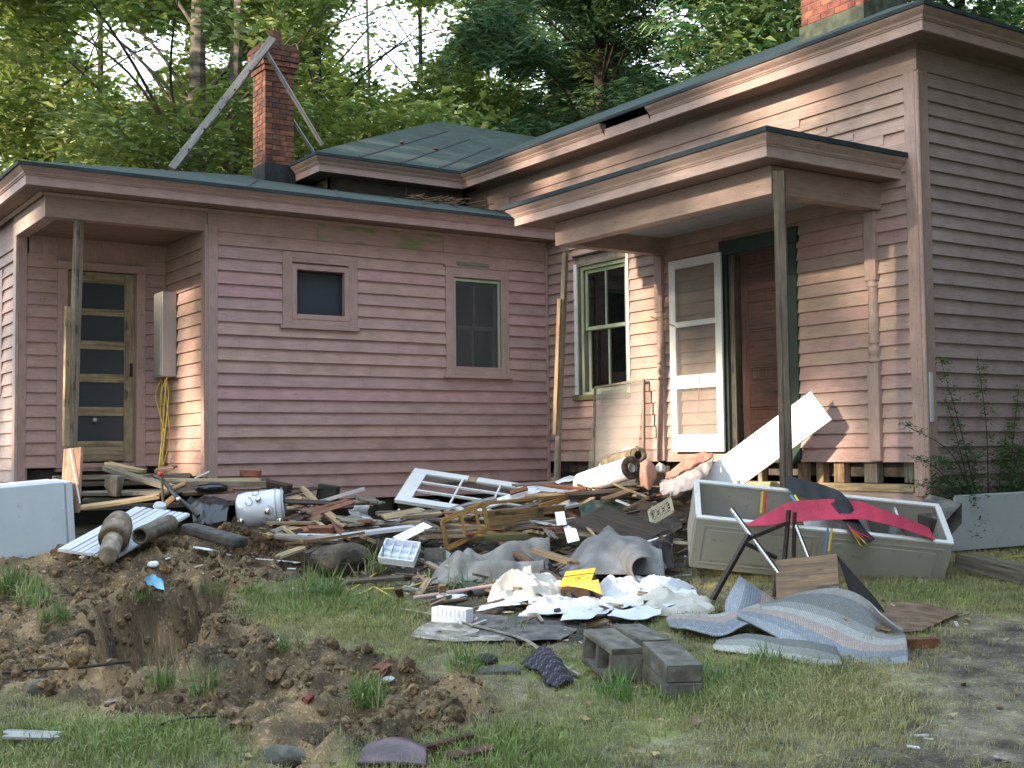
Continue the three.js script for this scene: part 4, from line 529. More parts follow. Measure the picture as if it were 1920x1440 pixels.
{ const short = [[], []], dry = [[], []], long = [];
  const inView = (p, m) => { const [x, y] = toPix(p); return x > -m && x < 1920 + m && y < 1440 + m; };
  const zone = (px, py, r) => { const p = G0(px, py); return [p.x, p.z, r]; }, lush = [zone(560, 1150, 0.5), zone(640, 1140, 0.45), zone(700, 1180, 0.4), zone(480, 1130, 0.3), zone(250, 1400, 0.7), zone(120, 1380, 0.5), zone(1480, 1270, 0.5), zone(1350, 1320, 0.5), zone(1700, 1110, 0.4), zone(1830, 1060, 0.4), zone(780, 1160, 0.3), zone(930, 1410, 0.4), zone(30, 1120, 0.3), zone(1580, 1330, 0.4)];
  for (let i = 0; i < 185000; i++) {
    const x = rr(-9.6, 2.6), z = rr(-0.2, 10.6), p = V(x, 0, z); if (x > -0.3 && z < 5.9) continue; p.y = H(x, z); if (!inView(p, 260)) continue;
    const d = dirtAt(x, z), t = trashAt(x, z), b = bareAt(x, z), f = fbm(x * 2.2, z * 2.2, 4, 0, 160), gm = fbm(x * 0.8, z * 0.8, 3, 0, 161); let lu = 0; for (const [a, c, r] of lush) lu = Math.max(lu, Math.exp(-((x - a) ** 2 + (z - c) ** 2) / (r * r)));
    const dens = (1 - d * 0.97) * (1 - t * 0.96) * (1 - b * 0.8) * clamp(0.35 + 1.1 * (f - 0.35) + 0.6 * lu); if (rnd() > dens) continue;
    const far = dist(x, z) > 10.5; if (far && (z < 1.5 && x < 0)) { if (rnd() < 0.85) continue; }
    const g = clamp(0.04 + 1.3 * (gm - 0.4) + 0.5 * lu + rr(-0.3, 0.3)), k = rr(0.75, 1.25);
    const q = { p, s: rr(0.55, 1.1) * (0.62 + 0.6 * lu), c: C(lerp(0.4, 0.15, g) * k, lerp(0.355, 0.23, g) * k, lerp(0.165, 0.042, g) * k), e: [rr(-0.25, 0.25), rr(0, 6.28), rr(-0.25, 0.25)] };
    (rnd() < 0.42 + 0.5 * g ? short : dry)[i & 1].push(q);
  }
  for (const [px, py, n, h] of [[618, 1120, 26, 1.5], [690, 1075, 16, 1.8], [595, 1120, 18, 1.6], [560, 1130, 14, 1.3], [885, 1255, 14, 1.0], [870, 1250, 14, 1.1], [60, 1130, 60, 1.2], [25, 1110, 60, 1.3], [100, 1165, 30, 0.9], [690, 1320, 60, 1.1], [300, 1290, 16, 1.2], [380, 1300, 12, 1.2], [540, 1220, 20, 0.7], [960, 1180, 10, 0.8], [850, 1110, 10, 1.0], [910, 1110, 8, 1.0], [1300, 1180, 30, 0.8], [1430, 1250, 26, 0.9], [1150, 1310, 20, 1.1], [1330, 1280, 24, 1.0], [400, 1110, 24, 0.8], [260, 1120, 18, 0.7]]) for (let i = 0; i < n; i++) { const p = G(px + rr(-26, 26), py + rr(-10, 10)); const dd = rnd() < 0.25; long.push({ p, s: h * rr(0.7, 1.1), c: dd ? C(0.32, 0.29, 0.15) : C(rr(0.08, 0.14), rr(0.17, 0.25), rr(0.03, 0.05)), e: [rr(-0.3, 0.3), rr(0, 6.28), rr(-0.3, 0.3)] }); }
  const mk = (name, label) => { const o = new THREE.Group(); o.name = name; o.userData = { kind: 'stuff', label, category: 'grass' }; scene.add(o); return o; };
  const A = mk('grass', 'short green grass over the yard'), B = mk('dry_grass', 'dry straw and thatch lying through the grass'), D = mk('long_grass', 'tall loose grass blades at the edge of the dug soil');
  foliage(A, 'blades', short[0], tuftGeo(8, 0.07, 0.0052, 0.05, 21, 0.7), GRASSM); foliage(A, 'blades', short[1], tuftGeo(8, 0.09, 0.0052, 0.055, 22, 0.8), GRASSM);
  foliage(B, 'blades', dry[0], tuftGeo(8, 0.055, 0.0038, 0.055, 23, 1.0), GRASSM); foliage(B, 'blades', dry[1], tuftGeo(7, 0.085, 0.0035, 0.06, 24, 1.05), GRASSM);
  foliage(D, 'blades', long, tuftGeo(5, 0.17, 0.006, 0.03, 25, 0.8), GRASSM);
}
{ // clods of turned soil, and the crumbs of plaster and bark in the trampled ground
  const clod = s => { const g = new THREE.IcosahedronGeometry(1, 2), p = g.attributes.position; for (let i = 0; i < p.count; i++) { const v = V(p.getX(i), p.getY(i), p.getZ(i)); v.multiplyScalar(0.35 + 1.2 * fbm(v.x * 1.9 + s * 9, v.y * 1.6 + v.z * 1.3 + s, 4, 0, 170)); p.setXYZ(i, v.x, v.y * 0.75, v.z); } g.computeVertexNormals(); return metric(g, 0.12); };
  const L = [[], []], chip = [];
  for (let i = 0; i < 90000 && L[0].length + L[1].length < 9000; i++) { const x = rr(-9.6, -2), z = rr(0.5, 9.4), d = dirtAt(x, z); if (rnd() > d * clamp(2.2 * (fbm(x * 1.8, z * 1.8, 3, 0, 171) - 0.3))) continue; const s = rnd() < 0.012 ? rr(0.035, 0.075) : 0.005 + 0.034 * Math.pow(rnd(), 7), k = rr(0.7, 1.25), r = rnd() < 0.03; L[i & 1].push({ p: ground(x, z, s * 0.25), s, c: r ? C(0.34 * k, 0.22 * k, 0.1 * k) : C(0.27 * k, 0.185 * k, 0.1 * k), e: [rr(0, 6), rr(0, 6), rr(0, 6)] }); }
  for (let i = 0; i < 9000 && chip.length < 900; i++) { const x = rr(-9, 0.5), z = rr(0.5, 10), t = trashAt(x, z), d = dirtAt(x, z), b = bareAt(x, z); if (rnd() > t * 0.8 + d * 0.16 + b * 0.25) continue; const w = rnd(), k = w < 0.3 ? [0.55, 0.53, 0.5] : w < 0.65 ? [0.2, 0.13, 0.08] : [0.32, 0.26, 0.18], m = rr(0.7, 1.1); chip.push({ p: ground(x, z, 0.006), s: rr(0.5, 1.5), c: C(k[0] * m, k[1] * m, k[2] * m), e: [rr(-0.4, 0.4), rr(0, 6.28), rr(-0.4, 0.4)] }); }
  { const W = []; for (let i = 0; i < 6000 && W.length < 520; i++) { const x = rr(-6, 0.2), z = rr(0.2, 6.5); if (rnd() > trashAt(x, z) * clamp(1.4 - 0.16 * z)) continue; const k = [[0.3, 0.2, 0.12], [0.16, 0.11, 0.07], [0.36, 0.3, 0.22], [0.09, 0.07, 0.05], [0.3, 0.28, 0.26]][(rnd() * 5) | 0], m = rr(0.6, 1.1); W.push({ p: ground(x, z, rr(0.01, 0.07)), s: 0.5 + 1.6 * rnd() * rnd(), c: C(k[0] * m, k[1] * m, k[2] * m), e: [rr(-0.35, 0.35), rr(0, 6.28), rr(-0.35, 0.35)] }); }
    const q = new THREE.Group(); q.name = 'splinter_litter'; q.userData = { kind: 'stuff', label: 'broken laths and splinters spread under the heap', category: 'litter' }; scene.add(q); foliage(q, 'splinters', W, bx(0.24, 0.014, 0.035), mat('wood', 1.6, 1.6, 1.6)); }
  const o = new THREE.Group(); o.name = 'soil_clods'; o.userData = { kind: 'stuff', label: 'crumbled clods of turned brown soil', category: 'soil' }; scene.add(o); const SM = new THREE.MeshStandardMaterial({ color: C(1.35, 1.35, 1.35), map: TEX.soil, roughness: 0.97 }); foliage(o, 'clods', L[0], clod(1), SM); foliage(o, 'clods', L[1], clod(2), SM);
  { const lf = []; for (let i = 0; i < 2600 && lf.length < 650; i++) { const x = rr(-9.4, 0.6), z = rr(0.5, 10.4); if (dirtAt(x, z) > 0.6 && rnd() < 0.6) continue; const k = rr(0.6, 1.2), c = [[0.3, 0.2, 0.09], [0.22, 0.13, 0.07], [0.36, 0.29, 0.14], [0.16, 0.1, 0.07]][(rnd() * 4) | 0]; lf.push({ p: ground(x, z, rr(0.012, 0.035)), s: rr(0.3, 0.62), c: C(c[0] * k, c[1] * k, c[2] * k), e: [rr(-0.5, 0.5), rr(0, 6.28), rr(-0.5, 0.5)] }); }
    const q = new THREE.Group(); q.name = 'fallen_leaves'; q.userData = { kind: 'stuff', label: 'dry fallen leaves scattered through the grass', category: 'leaves' }; scene.add(q); foliage(q, 'leaves', lf, sprig(1, 0.13, 0.08, 0.01, 31, 0.5, 0.1), LEAFD); }
  const c = new THREE.Group(); c.name = 'litter_chips'; c.userData = { kind: 'stuff', label: 'chips of plaster, bark and wood trodden into the ground', category: 'litter' }; scene.add(c); foliage(c, 'chips', chip, bx(0.05, 0.006, 0.018), new THREE.MeshStandardMaterial({ color: C(1, 1, 1), roughness: 0.9 }));
}

// ---------------------------------------------------------------- the heap of torn-out things
const MZ = (U, W, O) => { const X = U.clone().normalize(), Z = W.clone().addScaledVector(X, -W.dot(X)).normalize(), Y = V(0, 0, 0).crossVectors(Z, X); return new THREE.Matrix4().makeBasis(X, Y, Z).setPosition(O); };   // local x along U, z along W
const put = (g, m) => { g.applyMatrix4(m); return g; };
// a soft sheet through a grid of points
function sheet(grid, sub, th, wr = 0, seed = 0, freq = 6) {
  const R = grid.length, K = grid[0].length, row = grid.map(r => new THREE.CatmullRomCurve3(r)), nu = (K - 1) * sub, nv = (R - 1) * sub, top = [], P = [], U = [];
  for (let j = 0; j <= nv; j++) { const a = []; for (let i = 0; i <= nu; i++) a.push(new THREE.CatmullRomCurve3(row.map(c => c.getPoint(i / nu))).getPoint(j / nv)); top.push(a); }
  if (wr) for (let j = 0; j <= nv; j++) for (let i = 0; i <= nu; i++) { const p = top[j][i]; const q = Math.abs(fbm(p.x * freq + seed, p.z * freq + p.y * freq * 0.6, 4, 0, 180) - 0.5) * -2 + 0.35; p.y += wr * q; p.x += wr * 0.5 * (fbm(p.x * freq, p.z * freq + 9, 3, 0, 181) - 0.5); }
  const idx = (j, i) => j * (nu + 1) + i, N = (nu + 1) * (nv + 1), I = [];
  const L = top[0].reduce((s, p, i, a) => i ? s + p.distanceTo(a[i - 1]) : 0, 0), Wd = top.reduce((s, r, i, a) => i ? s + r[0].distanceTo(a[i - 1][0]) : 0, 0);
  for (let j = 0; j <= nv; j++) for (let i = 0; i <= nu; i++) { const p = top[j][i]; P.push(p.x, p.y, p.z); U.push(i / nu * L, j / nv * Wd); }
  for (let j = 0; j < nv; j++) for (let i = 0; i < nu; i++) { const a = idx(j, i), b = a + 1, c = idx(j + 1, i), d = c + 1; I.push(a, c, b, b, c, d); }
  const g = new THREE.BufferGeometry(); g.setAttribute('position', new THREE.Float32BufferAttribute(P, 3)); g.setAttribute('uv', new THREE.Float32BufferAttribute(U, 2)); g.setIndex(I); g.computeVertexNormals(); g.userData.size = [L, Wd];
  if (!th) return g;
  const n = g.attributes.normal, P2 = P.slice(), I2 = I.slice(); for (let k = 0; k < N; k++) P2.push(P[3 * k] - n.getX(k) * th, P[3 * k + 1] - n.getY(k) * th, P[3 * k + 2] - n.getZ(k) * th);
  for (let k = 0; k < I.length; k += 3) I2.push(I[k] + N, I[k + 2] + N, I[k + 1] + N); const edge = []; for (let i = 0; i < nu; i++) edge.push([idx(0, i), idx(0, i + 1)], [idx(nv, i + 1), idx(nv, i)]); for (let j = 0; j < nv; j++) edge.push([idx(j + 1, 0), idx(j, 0)], [idx(j, nu), idx(j + 1, nu)]);
  for (const [a, b] of edge) I2.push(a, b, a + N, b, b + N, a + N);
  const h = new THREE.BufferGeometry(); h.setAttribute('position', new THREE.Float32BufferAttribute(P2, 3)); h.setAttribute('uv', new THREE.Float32BufferAttribute(U.concat(U), 2)); h.setIndex(I2); h.computeVertexNormals(); return h;
}
const pg = rows => rows.map(r => { const o = []; for (let i = 0; i < r.length; i += 3) o.push(at(r[i], r[i + 1], r[i + 2])); return o; });
const gg = (rows) => rows.map(r => { const o = []; for (let i = 0; i < r.length; i += 3) o.push(G(r[i], r[i + 1], r[i + 2])); return o; });   // pixel on the ground, height over it
const cloth = (map, r, g, b, o = {}) => mat(map, r, g, b, { side: THREE.DoubleSide, roughness: 0.92, ...o });
function heap(px, py, rx, rz, h, seed, turn = 0, hang = 0.01) {       // a crumpled cloth lying on the ground
  const c = G(px, py), nr = 40, na = 110, P = [], U = [], I = [], rid = (x, z, k) => 1 - 2 * Math.abs(fbm(x, z, 2, 0, k) - 0.5);
  for (let j = 0; j <= nr; j++) for (let i = 0; i <= na; i++) { const t = j / nr, a = i / na * 6.28319, e = 0.7 + 0.6 * fbm(Math.cos(a) * 2.2 + seed + 5, Math.sin(a) * 2.2 + 5, 3, 0, 190), lx = rx * e * t * Math.cos(a), lz = rz * e * t * Math.sin(a), x = c.x + lx * Math.cos(turn) - lz * Math.sin(turn), z = c.z + lx * Math.sin(turn) + lz * Math.cos(turn);
    const w1 = fbm(x * 3, z * 3, 2, 0, 193) * 2, big = fbm(x * 4.2 + seed, z * 4.2, 2, 0, 194), f1 = Math.pow(rid(x * 3.2 + w1 + seed, z * 2.6 - w1, 191), 4), f2 = Math.pow(rid(x * 6 - w1, z * 8 + w1 + seed, 192), 5), env = Math.pow(1 - Math.pow(t, 5), 0.6);
    P.push(x, H(x, z) + 0.008 + env * (h * (0.1 + 0.6 * sstep(0.25, 0.75, big) * (1 - 0.5 * t * t)) + (0.03 + 0.4 * h) * f1 + (0.02 + 0.12 * h) * f2) + hang * (1 - t), z); U.push(x, z); }
  for (let j = 0; j < nr; j++) for (let i = 0; i < na; i++) { const a = j * (na + 1) + i, b = a + 1, d = a + na + 1, e = d + 1; I.push(a, b, d, b, e, d); }
  const g = new THREE.BufferGeometry(); g.setAttribute('position', new THREE.Float32BufferAttribute(P, 3)); g.setAttribute('uv', new THREE.Float32BufferAttribute(U, 2)); g.setIndex(I); g.computeVertexNormals(); return g;
}
const board = (x0, y0, d0, x1, y1, d1, w, t, m, label, o = {}) => solo(o.name ?? 'board', label, o.cat ?? 'board', plank(at(x0, y0, d0), at(x1, y1, d1), w, t, o.up ?? V(0.1, 1, 0.25)), m, o.group);
const quadPanel = (O, U, W, t, bev = 0.004) => put((() => { const g = bx(U.length(), t, W.length(), bev); g.translate(U.length() / 2, -t / 2, W.length() / 2); return g; })(), MZ(U, W, O));

// --- the tall cabinet on its back
{ const TL = at(1306, 972, 9.7), TR = at(1788, 1022, 9.58), BL = at(1286, 900, 10.2), U = TR.clone().sub(TL), W = BL.clone().sub(TL), l = U.length(), w = 0.56, h = 0.47, t = 0.022, m4 = MZ(U, W, TL);
  const body = mat('white', 0.4, 0.385, 0.34, { roughness: 0.55 }), edge = mat('white', 0.72, 0.72, 0.7, { roughness: 0.5 });
  const T = thing('cabinet', 'long beige grey kitchen cabinet lying on its back with open top', 'cabinet', G(1520, 1100)), B = (n, a, b, c, d, e, f, m = body, l2) => part(n, T, put(span(a, b, c, d, e, f, 0.003), m4), m, l2);
  const sg = Math.sign(new THREE.Vector3().setFromMatrixColumn(m4, 1).y), Y = (a, b) => sg > 0 ? [-b, -a] : [a, b];
  B('side_panel', 0, l, ...Y(0.002, h), 0, t); B('side_panel', 0, l, ...Y(0.002, h), w - t, w); B('end_panel', 0, t, ...Y(0.0, h), t, w - t); B('end_panel', l - t, l, ...Y(0, h), t, w - t); B('back_panel', t, l - t, ...Y(h - 0.01, h), t, w - t, edge);
  for (const [a, b, e, f] of [[0, l, -0.006, 0.036], [0, l, w - 0.036, w + 0.006], [-0.006, 0.04, 0.036, w - 0.036], [l - 0.04, l + 0.006, 0.036, w - 0.036]]) B('face_frame', a, b, ...Y(-0.018, 0.001), e, f, edge);
  B('shelf', l - 0.36, l - 0.34, ...Y(0.04, h - 0.02), t, w - t, edge); B('shelf', l - 0.62, l - 0.6, ...Y(0.06, h - 0.02), t, w - t, edge);
  for (const [a, b] of [[0.06, l * 0.5 - 0.03], [l * 0.5 + 0.03, l - 0.06]]) { B('raised_panel', a + 0.05, b - 0.05, ...Y(0.09, h - 0.09), -0.009, -0.0005); for (const q of [[a, b, 0.05, 0.066], [a, b, h - 0.066, h - 0.05], [a, a + 0.016, 0.066, h - 0.066], [b - 0.016, b, 0.066, h - 0.066]]) B('moulding', q[0], q[1], ...Y(q[2], q[3]), -0.007, -0.0005); }
  B('end_moulding', -0.006, -0.0005, ...Y(0.05, h - 0.05), 0.08, w - 0.08);
  for (let k = 0; k < 5; k++) B('shelf_hole', 0.3 + k * 0.18, 0.308 + k * 0.18, ...Y(0.1, 0.108), w - t - 0.001, w - t, M.dark);
  const inside = (x, y, z) => V(x, sg > 0 ? -y : y, z).applyMatrix4(m4);
  // the torn kite of red and black cloth over it
  const red = cloth('weave', 0.75, 0.055, 0.125, { roughness: 0.7 }), blk = cloth('weave', 0.018, 0.018, 0.022, { roughness: 0.6 });
  solo('red_cloth', 'crimson nylon cloth stretched across the open cabinet', 'cloth', sheet(pg([[1398, 984, 9.62, 1440, 962, 9.75, 1482, 942, 9.88, 1560, 936, 9.95, 1610, 940, 9.98, 1655, 956, 9.95, 1700, 972, 9.9, 1742, 990, 9.85], [1402, 986, 9.6, 1444, 974, 9.66, 1486, 960, 9.76, 1558, 958, 9.8, 1612, 958, 9.82, 1658, 970, 9.8, 1702, 984, 9.75, 1748, 1002, 9.66], [1406, 988, 9.58, 1448, 984, 9.58, 1492, 978, 9.64, 1558, 975, 9.66, 1612, 974, 9.66, 1656, 982, 9.62, 1704, 996, 9.58, 1754, 1013, 9.52]]), 8, 0.003, 0.012, 3, 7), red);
  solo('black_cloth', 'shiny black plastic cloth trailing over the cabinet rim', 'cloth', sheet(pg([[1474, 892, 10.15, 1520, 904, 10.1, 1560, 914, 10.05, 1592, 940, 9.9, 1612, 980, 9.7, 1640, 1012, 9.5], [1474, 912, 10.08, 1515, 922, 10.04, 1556, 930, 10.0, 1580, 952, 9.82, 1600, 988, 9.62, 1625, 1020, 9.42], [1488, 928, 10.02, 1520, 936, 9.98, 1552, 944, 9.92, 1572, 962, 9.76, 1590, 994, 9.58, 1612, 1022, 9.4]]), 7, 0.004, 0.03, 8, 7), blk);
  const tas = thing('tassel', 'bundle of red, black and yellow streamers hanging over the cabinet edge', 'streamers', at(1600, 1000, 9.5)), cc = [[0.6, 0.03, 0.06], [0.75, 0.62, 0.03], [0.02, 0.02, 0.02], [0.6, 0.03, 0.06], [0.75, 0.62, 0.03], [0.02, 0.02, 0.02], [0.6, 0.03, 0.06]].map(c => cloth(null, ...c));
  for (let k = 0; k < 7; k++) part('streamer', tas, bar(at(1590 + k * 2, 984 + k * 2, 9.5 - 0.006 * k), at(1608 + k * 4.5 + rr(-3, 3), 1014 + rr(-5, 10), 9.3 - 0.008 * k), 0.03, 0.004, V(0.3, 0.6, 0.7), 0.001), cc[k]);
  const strap = (n, l, a, b, c1, c2) => { const s = thing('strap', l, 'strap', b), d = V(0.012, 0, 0.008); part('band', s, bar(a.clone().sub(d), b.clone().sub(d), 0.018, 0.003, V(0.55, 0, -0.8), 0.0005), cloth(null, ...c1)); part('band', s, bar(a.clone().add(d), b.clone().add(d), 0.018, 0.003, V(0.55, 0, -0.8), 0.0005), cloth(null, ...c2)); };
  strap('strap', 'yellow and red strap hanging inside the cabinet from its far rim', at(1433, 921, 9.98), at(1430, 962, 9.95), [0.65, 0.45, 0.03], [0.5, 0.05, 0.03]); strap('strap', 'blue and yellow strap hanging down the cabinet front', at(1556, 990, 9.36), at(1550, 1034, 9.33), [0.08, 0.2, 0.45], [0.65, 0.4, 0.03]); strap('strap', 'short blue and yellow strap tied on the far rim of the cabinet', at(1486, 928, 9.98), at(1497, 945, 9.9), [0.06, 0.22, 0.5], [0.6, 0.5, 0.05]);
  solo('paper_bag', 'white and red paper bag inside the cabinet', 'bag', sheet([[inside(0.9, 0.14, 0.35), inside(1.05, 0.1, 0.36), inside(1.2, 0.14, 0.34)], [inside(0.9, 0.2, 0.2), inside(1.05, 0.12, 0.2), inside(1.2, 0.2, 0.2)], [inside(0.9, 0.36, 0.1), inside(1.05, 0.36, 0.08), inside(1.2, 0.36, 0.1)]], 5, 0.003, 0.03, 2), M.white);
}
// --- the folding tray chair, on its side
{ const T = thing('folding_chair', 'broken folding chair with a chrome leg and a wood grained board', 'chair', G(1480, 1120));
  part('chrome_leg', T, tube([at(1371, 954, 8.95), at(1430, 1034, 8.85), at(1494, 1122, 8.72)], 0.019, 12), M.chrome); part('chrome_leg', T, tube([at(1492, 985, 9.1), at(1516, 1046, 9.0)], 0.016, 10), M.chrome);
  const br = (a, b, w = 0.03) => part('frame_bar', T, bar(a, b, w, w, V(0.3, 0.4, 1), 0.005), M.brownMetal);
  br(at(1478, 980, 9.1), at(1400, 1012, 8.86)); br(at(1404, 1002, 8.86), at(1336, 1124, 8.78), 0.034); br(at(1479, 956, 9.12), at(1470, 1060, 9.08), 0.03); br(at(1490, 960, 9.14), at(1488, 1045, 9.1), 0.026); br(at(1396, 1018, 8.84), at(1456, 1046, 8.92), 0.026); br(at(1457, 1075, 8.95), at(1452, 1118, 8.9), 0.026); part('pivot', T, new THREE.SphereGeometry(0.022, 10, 8).translate(...at(1412, 1005, 8.83).toArray()), M.blackMetal);
  const O = at(1453, 1050, 8.85), U = at(1570, 1038, 8.7).sub(O), W = at(1474, 1128, 8.6).sub(O); part('board', T, quadPanel(O, U, W.multiplyScalar(1.05), 0.02), mat('wood', 0.26, 0.145, 0.055, { roughness: 0.5 }), 'wood grained seat board');
  part('padded_edge', T, sheet([[at(1570, 1040, 8.68), at(1600, 1075, 8.6), at(1640, 1120, 8.45), at(1676, 1172, 8.3)], [at(1596, 1122, 8.5), at(1612, 1130, 8.42), at(1640, 1150, 8.34), at(1672, 1182, 8.25)]], 6, 0.02), cloth(null, 0.015, 0.013, 0.012)); }
// --- the braided rug
{ const n = 512, t = tex('rug', n, (u, v) => { const B = [[0.34, 0.37, 0.41], [0.25, 0.28, 0.32], [0.42, 0.34, 0.3], [0.45, 0.45, 0.43], [0.3, 0.31, 0.295], [0.2, 0.205, 0.195], [0.2, 0.21, 0.215], [0.33, 0.32, 0.31]], i = Math.min(7, Math.floor(v * 8)), r = Math.floor(v * 56), ph = (u * 44 + (r % 2) * 0.5) % 1, q = (v * 56) % 1, kn = Math.sin(ph * 3.1416) * Math.sin(q * 3.1416), w = hash(Math.floor(u * 44 + (r % 2) * 0.5), r, 3), k = 0.72 + 0.45 * kn + 0.1 * (w - 0.5) + (w > 0.75 ? 0.1 : 0); return B[i].map(c => clamp(Math.pow(c * k * 1.02, 1 / 2.2))); });
  const tb = tex('rugB', 256, (u, v) => { const r = Math.floor(v * 56), ph = (u * 44 + (r % 2) * 0.5) % 1; return Math.sin(ph * 3.1416) * Math.sin(((v * 56) % 1) * 3.1416); }, false);
  const m = new THREE.MeshStandardMaterial({ map: t, bumpMap: tb, bumpScale: 0.008, roughness: 0.95, side: THREE.DoubleSide }), nu = (g, ku, v0, v1) => { const a = g.attributes.uv; let U = 0, W = 0; for (let i = 0; i < a.count; i++) { U = Math.max(U, a.getX(i)); W = Math.max(W, a.getY(i)); } for (let i = 0; i < a.count; i++) a.setXY(i, a.getX(i) * ku, lerp(v0, v1, a.getY(i) / W)); return g; };
  const T = thing('braided_rug', 'blue, pink and grey striped braided rug thrown down in folds', 'rug', G(1500, 1220));
  part('fold', T, nu(sheet([[at(1382, 1158, 7.75), at(1425, 1180, 7.62), at(1490, 1215, 7.35), at(1560, 1248, 7.05), at(1640, 1252, 6.95), at(1703, 1246, 6.95)], [at(1385, 1148, 7.9), at(1450, 1158, 7.75), at(1530, 1190, 7.45), at(1600, 1222, 7.15), at(1660, 1226, 7.1), at(1702, 1222, 7.12)], [at(1400, 1142, 8.05), at(1470, 1142, 8.0), at(1550, 1163, 7.88), at(1618, 1193, 7.66), at(1664, 1204, 7.48), at(1700, 1200, 7.3)], [at(1425, 1136, 8.2), at(1495, 1124, 8.26), at(1563, 1134, 8.2), at(1624, 1160, 8.02), at(1668, 1182, 7.8), at(1696, 1188, 7.5)], [at(1450, 1130, 8.3), at(1510, 1112, 8.38), at(1572, 1106, 8.35), at(1618, 1120, 8.2), at(1655, 1152, 7.85), at(1692, 1182, 7.58)]], 9, 0.012, 0.006, 1, 3), 1.5, 0, 0.98), m);
  part('fold', T, nu(sheet([[at(1362, 1166, 7.85), at(1360, 1130, 8.05), at(1386, 1080, 8.25)], [at(1378, 1164, 7.8), at(1392, 1130, 8.0), at(1400, 1090, 8.25)], [at(1420, 1160, 7.9), at(1428, 1136, 8.1), at(1432, 1110, 8.3)], [at(1465, 1142, 8.15), at(1462, 1136, 8.25), at(1458, 1128, 8.36)]], 8, 0.012, 0.01, 2, 5), 1.5, 0, 0.4), m);
  part('fold', T, nu(sheet([gg([[1256, 1186, 0.03, 1300, 1202, 0.06, 1350, 1208, 0.04, 1400, 1198, 0.08, 1440, 1192, 0.1]])[0], gg([[1252, 1175, 0.05, 1300, 1190, 0.1, 1350, 1192, 0.09, 1395, 1186, 0.12, 1430, 1186, 0.14]])[0], gg([[1275, 1168, 0.05, 1310, 1178, 0.08, 1350, 1178, 0.08, 1390, 1174, 0.12, 1425, 1176, 0.14]])[0]], 8, 0.012, 0.014, 5, 6), 1.5, 0.1, 0.5), m);
  part('fold', T, nu(sheet([gg([[1335, 1222, 0.01, 1400, 1232, 0.01, 1460, 1240, 0.01, 1530, 1252, 0.01, 1580, 1256, 0.02]])[0], gg([[1345, 1214, 0.03, 1400, 1218, 0.06, 1465, 1228, 0.05, 1525, 1242, 0.07, 1575, 1250, 0.05]])[0], gg([[1350, 1208, 0.02, 1400, 1208, 0.05, 1455, 1212, 0.04, 1515, 1228, 0.07, 1570, 1242, 0.08]])[0]], 8, 0.012, 0.012, 3, 6), 1.5, 0.4, 0.9), m); }
// --- concrete blocks
function block(p0, pu, pw, l, w, h, name, label, hollow) {             // p0 near top corner, pu along the width, pw along the length
  const U = pu.clone().sub(p0), W = pw.clone().sub(p0), m4 = MZ(U, W, p0), c = V(0, 0, 0).setFromMatrixColumn(m4, 1), sy = c.y > 0 ? -1 : 1, T = thing(name, label, 'block', p0.clone().setY(p0.y - h)), Q = (n, a, b, y0, y1, z0, z1, m = M.concrete) => part(n, T, put(span(a, b, sy * y0, sy * y1, z0, z1, 0.006), m4), m);
  if (!hollow) { Q('slab', 0, w, 0, h, 0, l); return T; }
  const t = 0.034; Q('shell', 0, w, 0, t, 0, l); Q('shell', 0, w, h - t, h, 0, l); for (const z of [0, l / 2 - t / 2, l - t]) Q('web', 0.002, w - 0.002, t - 0.004, h - t + 0.004, z + 0.001, z + t); return T;
}
block(at(1147, 1217, 6.5), at(1214, 1214, 6.57), at(1096, 1181, 6.85), 0.39, 0.19, 0.19, 'concrete_block', 'hollow concrete block with both holes facing the dug soil', true);
block(at(1203, 1200, 6.9), at(1262, 1198, 6.97), at(1160, 1172, 7.25), 0.39, 0.19, 0.19, 'concrete_block', 'hollow concrete block behind the other blocks in the grass', true);
block(at(1251, 1248, 6.2), at(1326, 1246, 6.25), at(1216, 1205, 6.56), 0.39, 0.195, 0.092, 'concrete_block', 'upper solid concrete slab of the pair nearest the rug', false);
{ const dn = V(0, -0.096, 0); block(at(1252, 1248, 6.2).add(dn), at(1327, 1246, 6.25).add(dn), at(1217, 1205, 6.56).add(dn), 0.385, 0.19, 0.095, 'concrete_block', 'lower concrete slab half sunk in the grass by the rug', false); }
// --- white cloth and paper
const WC = cloth('white', 0.7, 0.71, 0.73, { roughness: 0.8 }), WD = cloth('white', 0.58, 0.55, 0.48), PAP = cloth('white', 0.72, 0.74, 0.78, { roughness: 0.6 });
solo('white_cloth', 'cream stained sheet bunched up in front of the carpet', 'cloth', heap(995, 1122, 0.34, 0.28, 0.17, 3), WD); solo('white_cloth', 'bright white sheet crumpled beside the yellow box', 'cloth', heap(1200, 1120, 0.4, 0.3, 0.12, 7), WC); solo('white_cloth', 'white rag spread toward the folding chair leg', 'cloth', heap(1262, 1142, 0.3, 0.26, 0.07, 11), WD); solo('white_cloth', 'low white sheet trailing along the middle of the litter', 'cloth', heap(1075, 1142, 0.42, 0.22, 0.07, 15), WC); solo('white_cloth', 'small torn white rag near the pink pole', 'cloth', heap(846, 1121, 0.13, 0.08, 0.03, 19), WC);
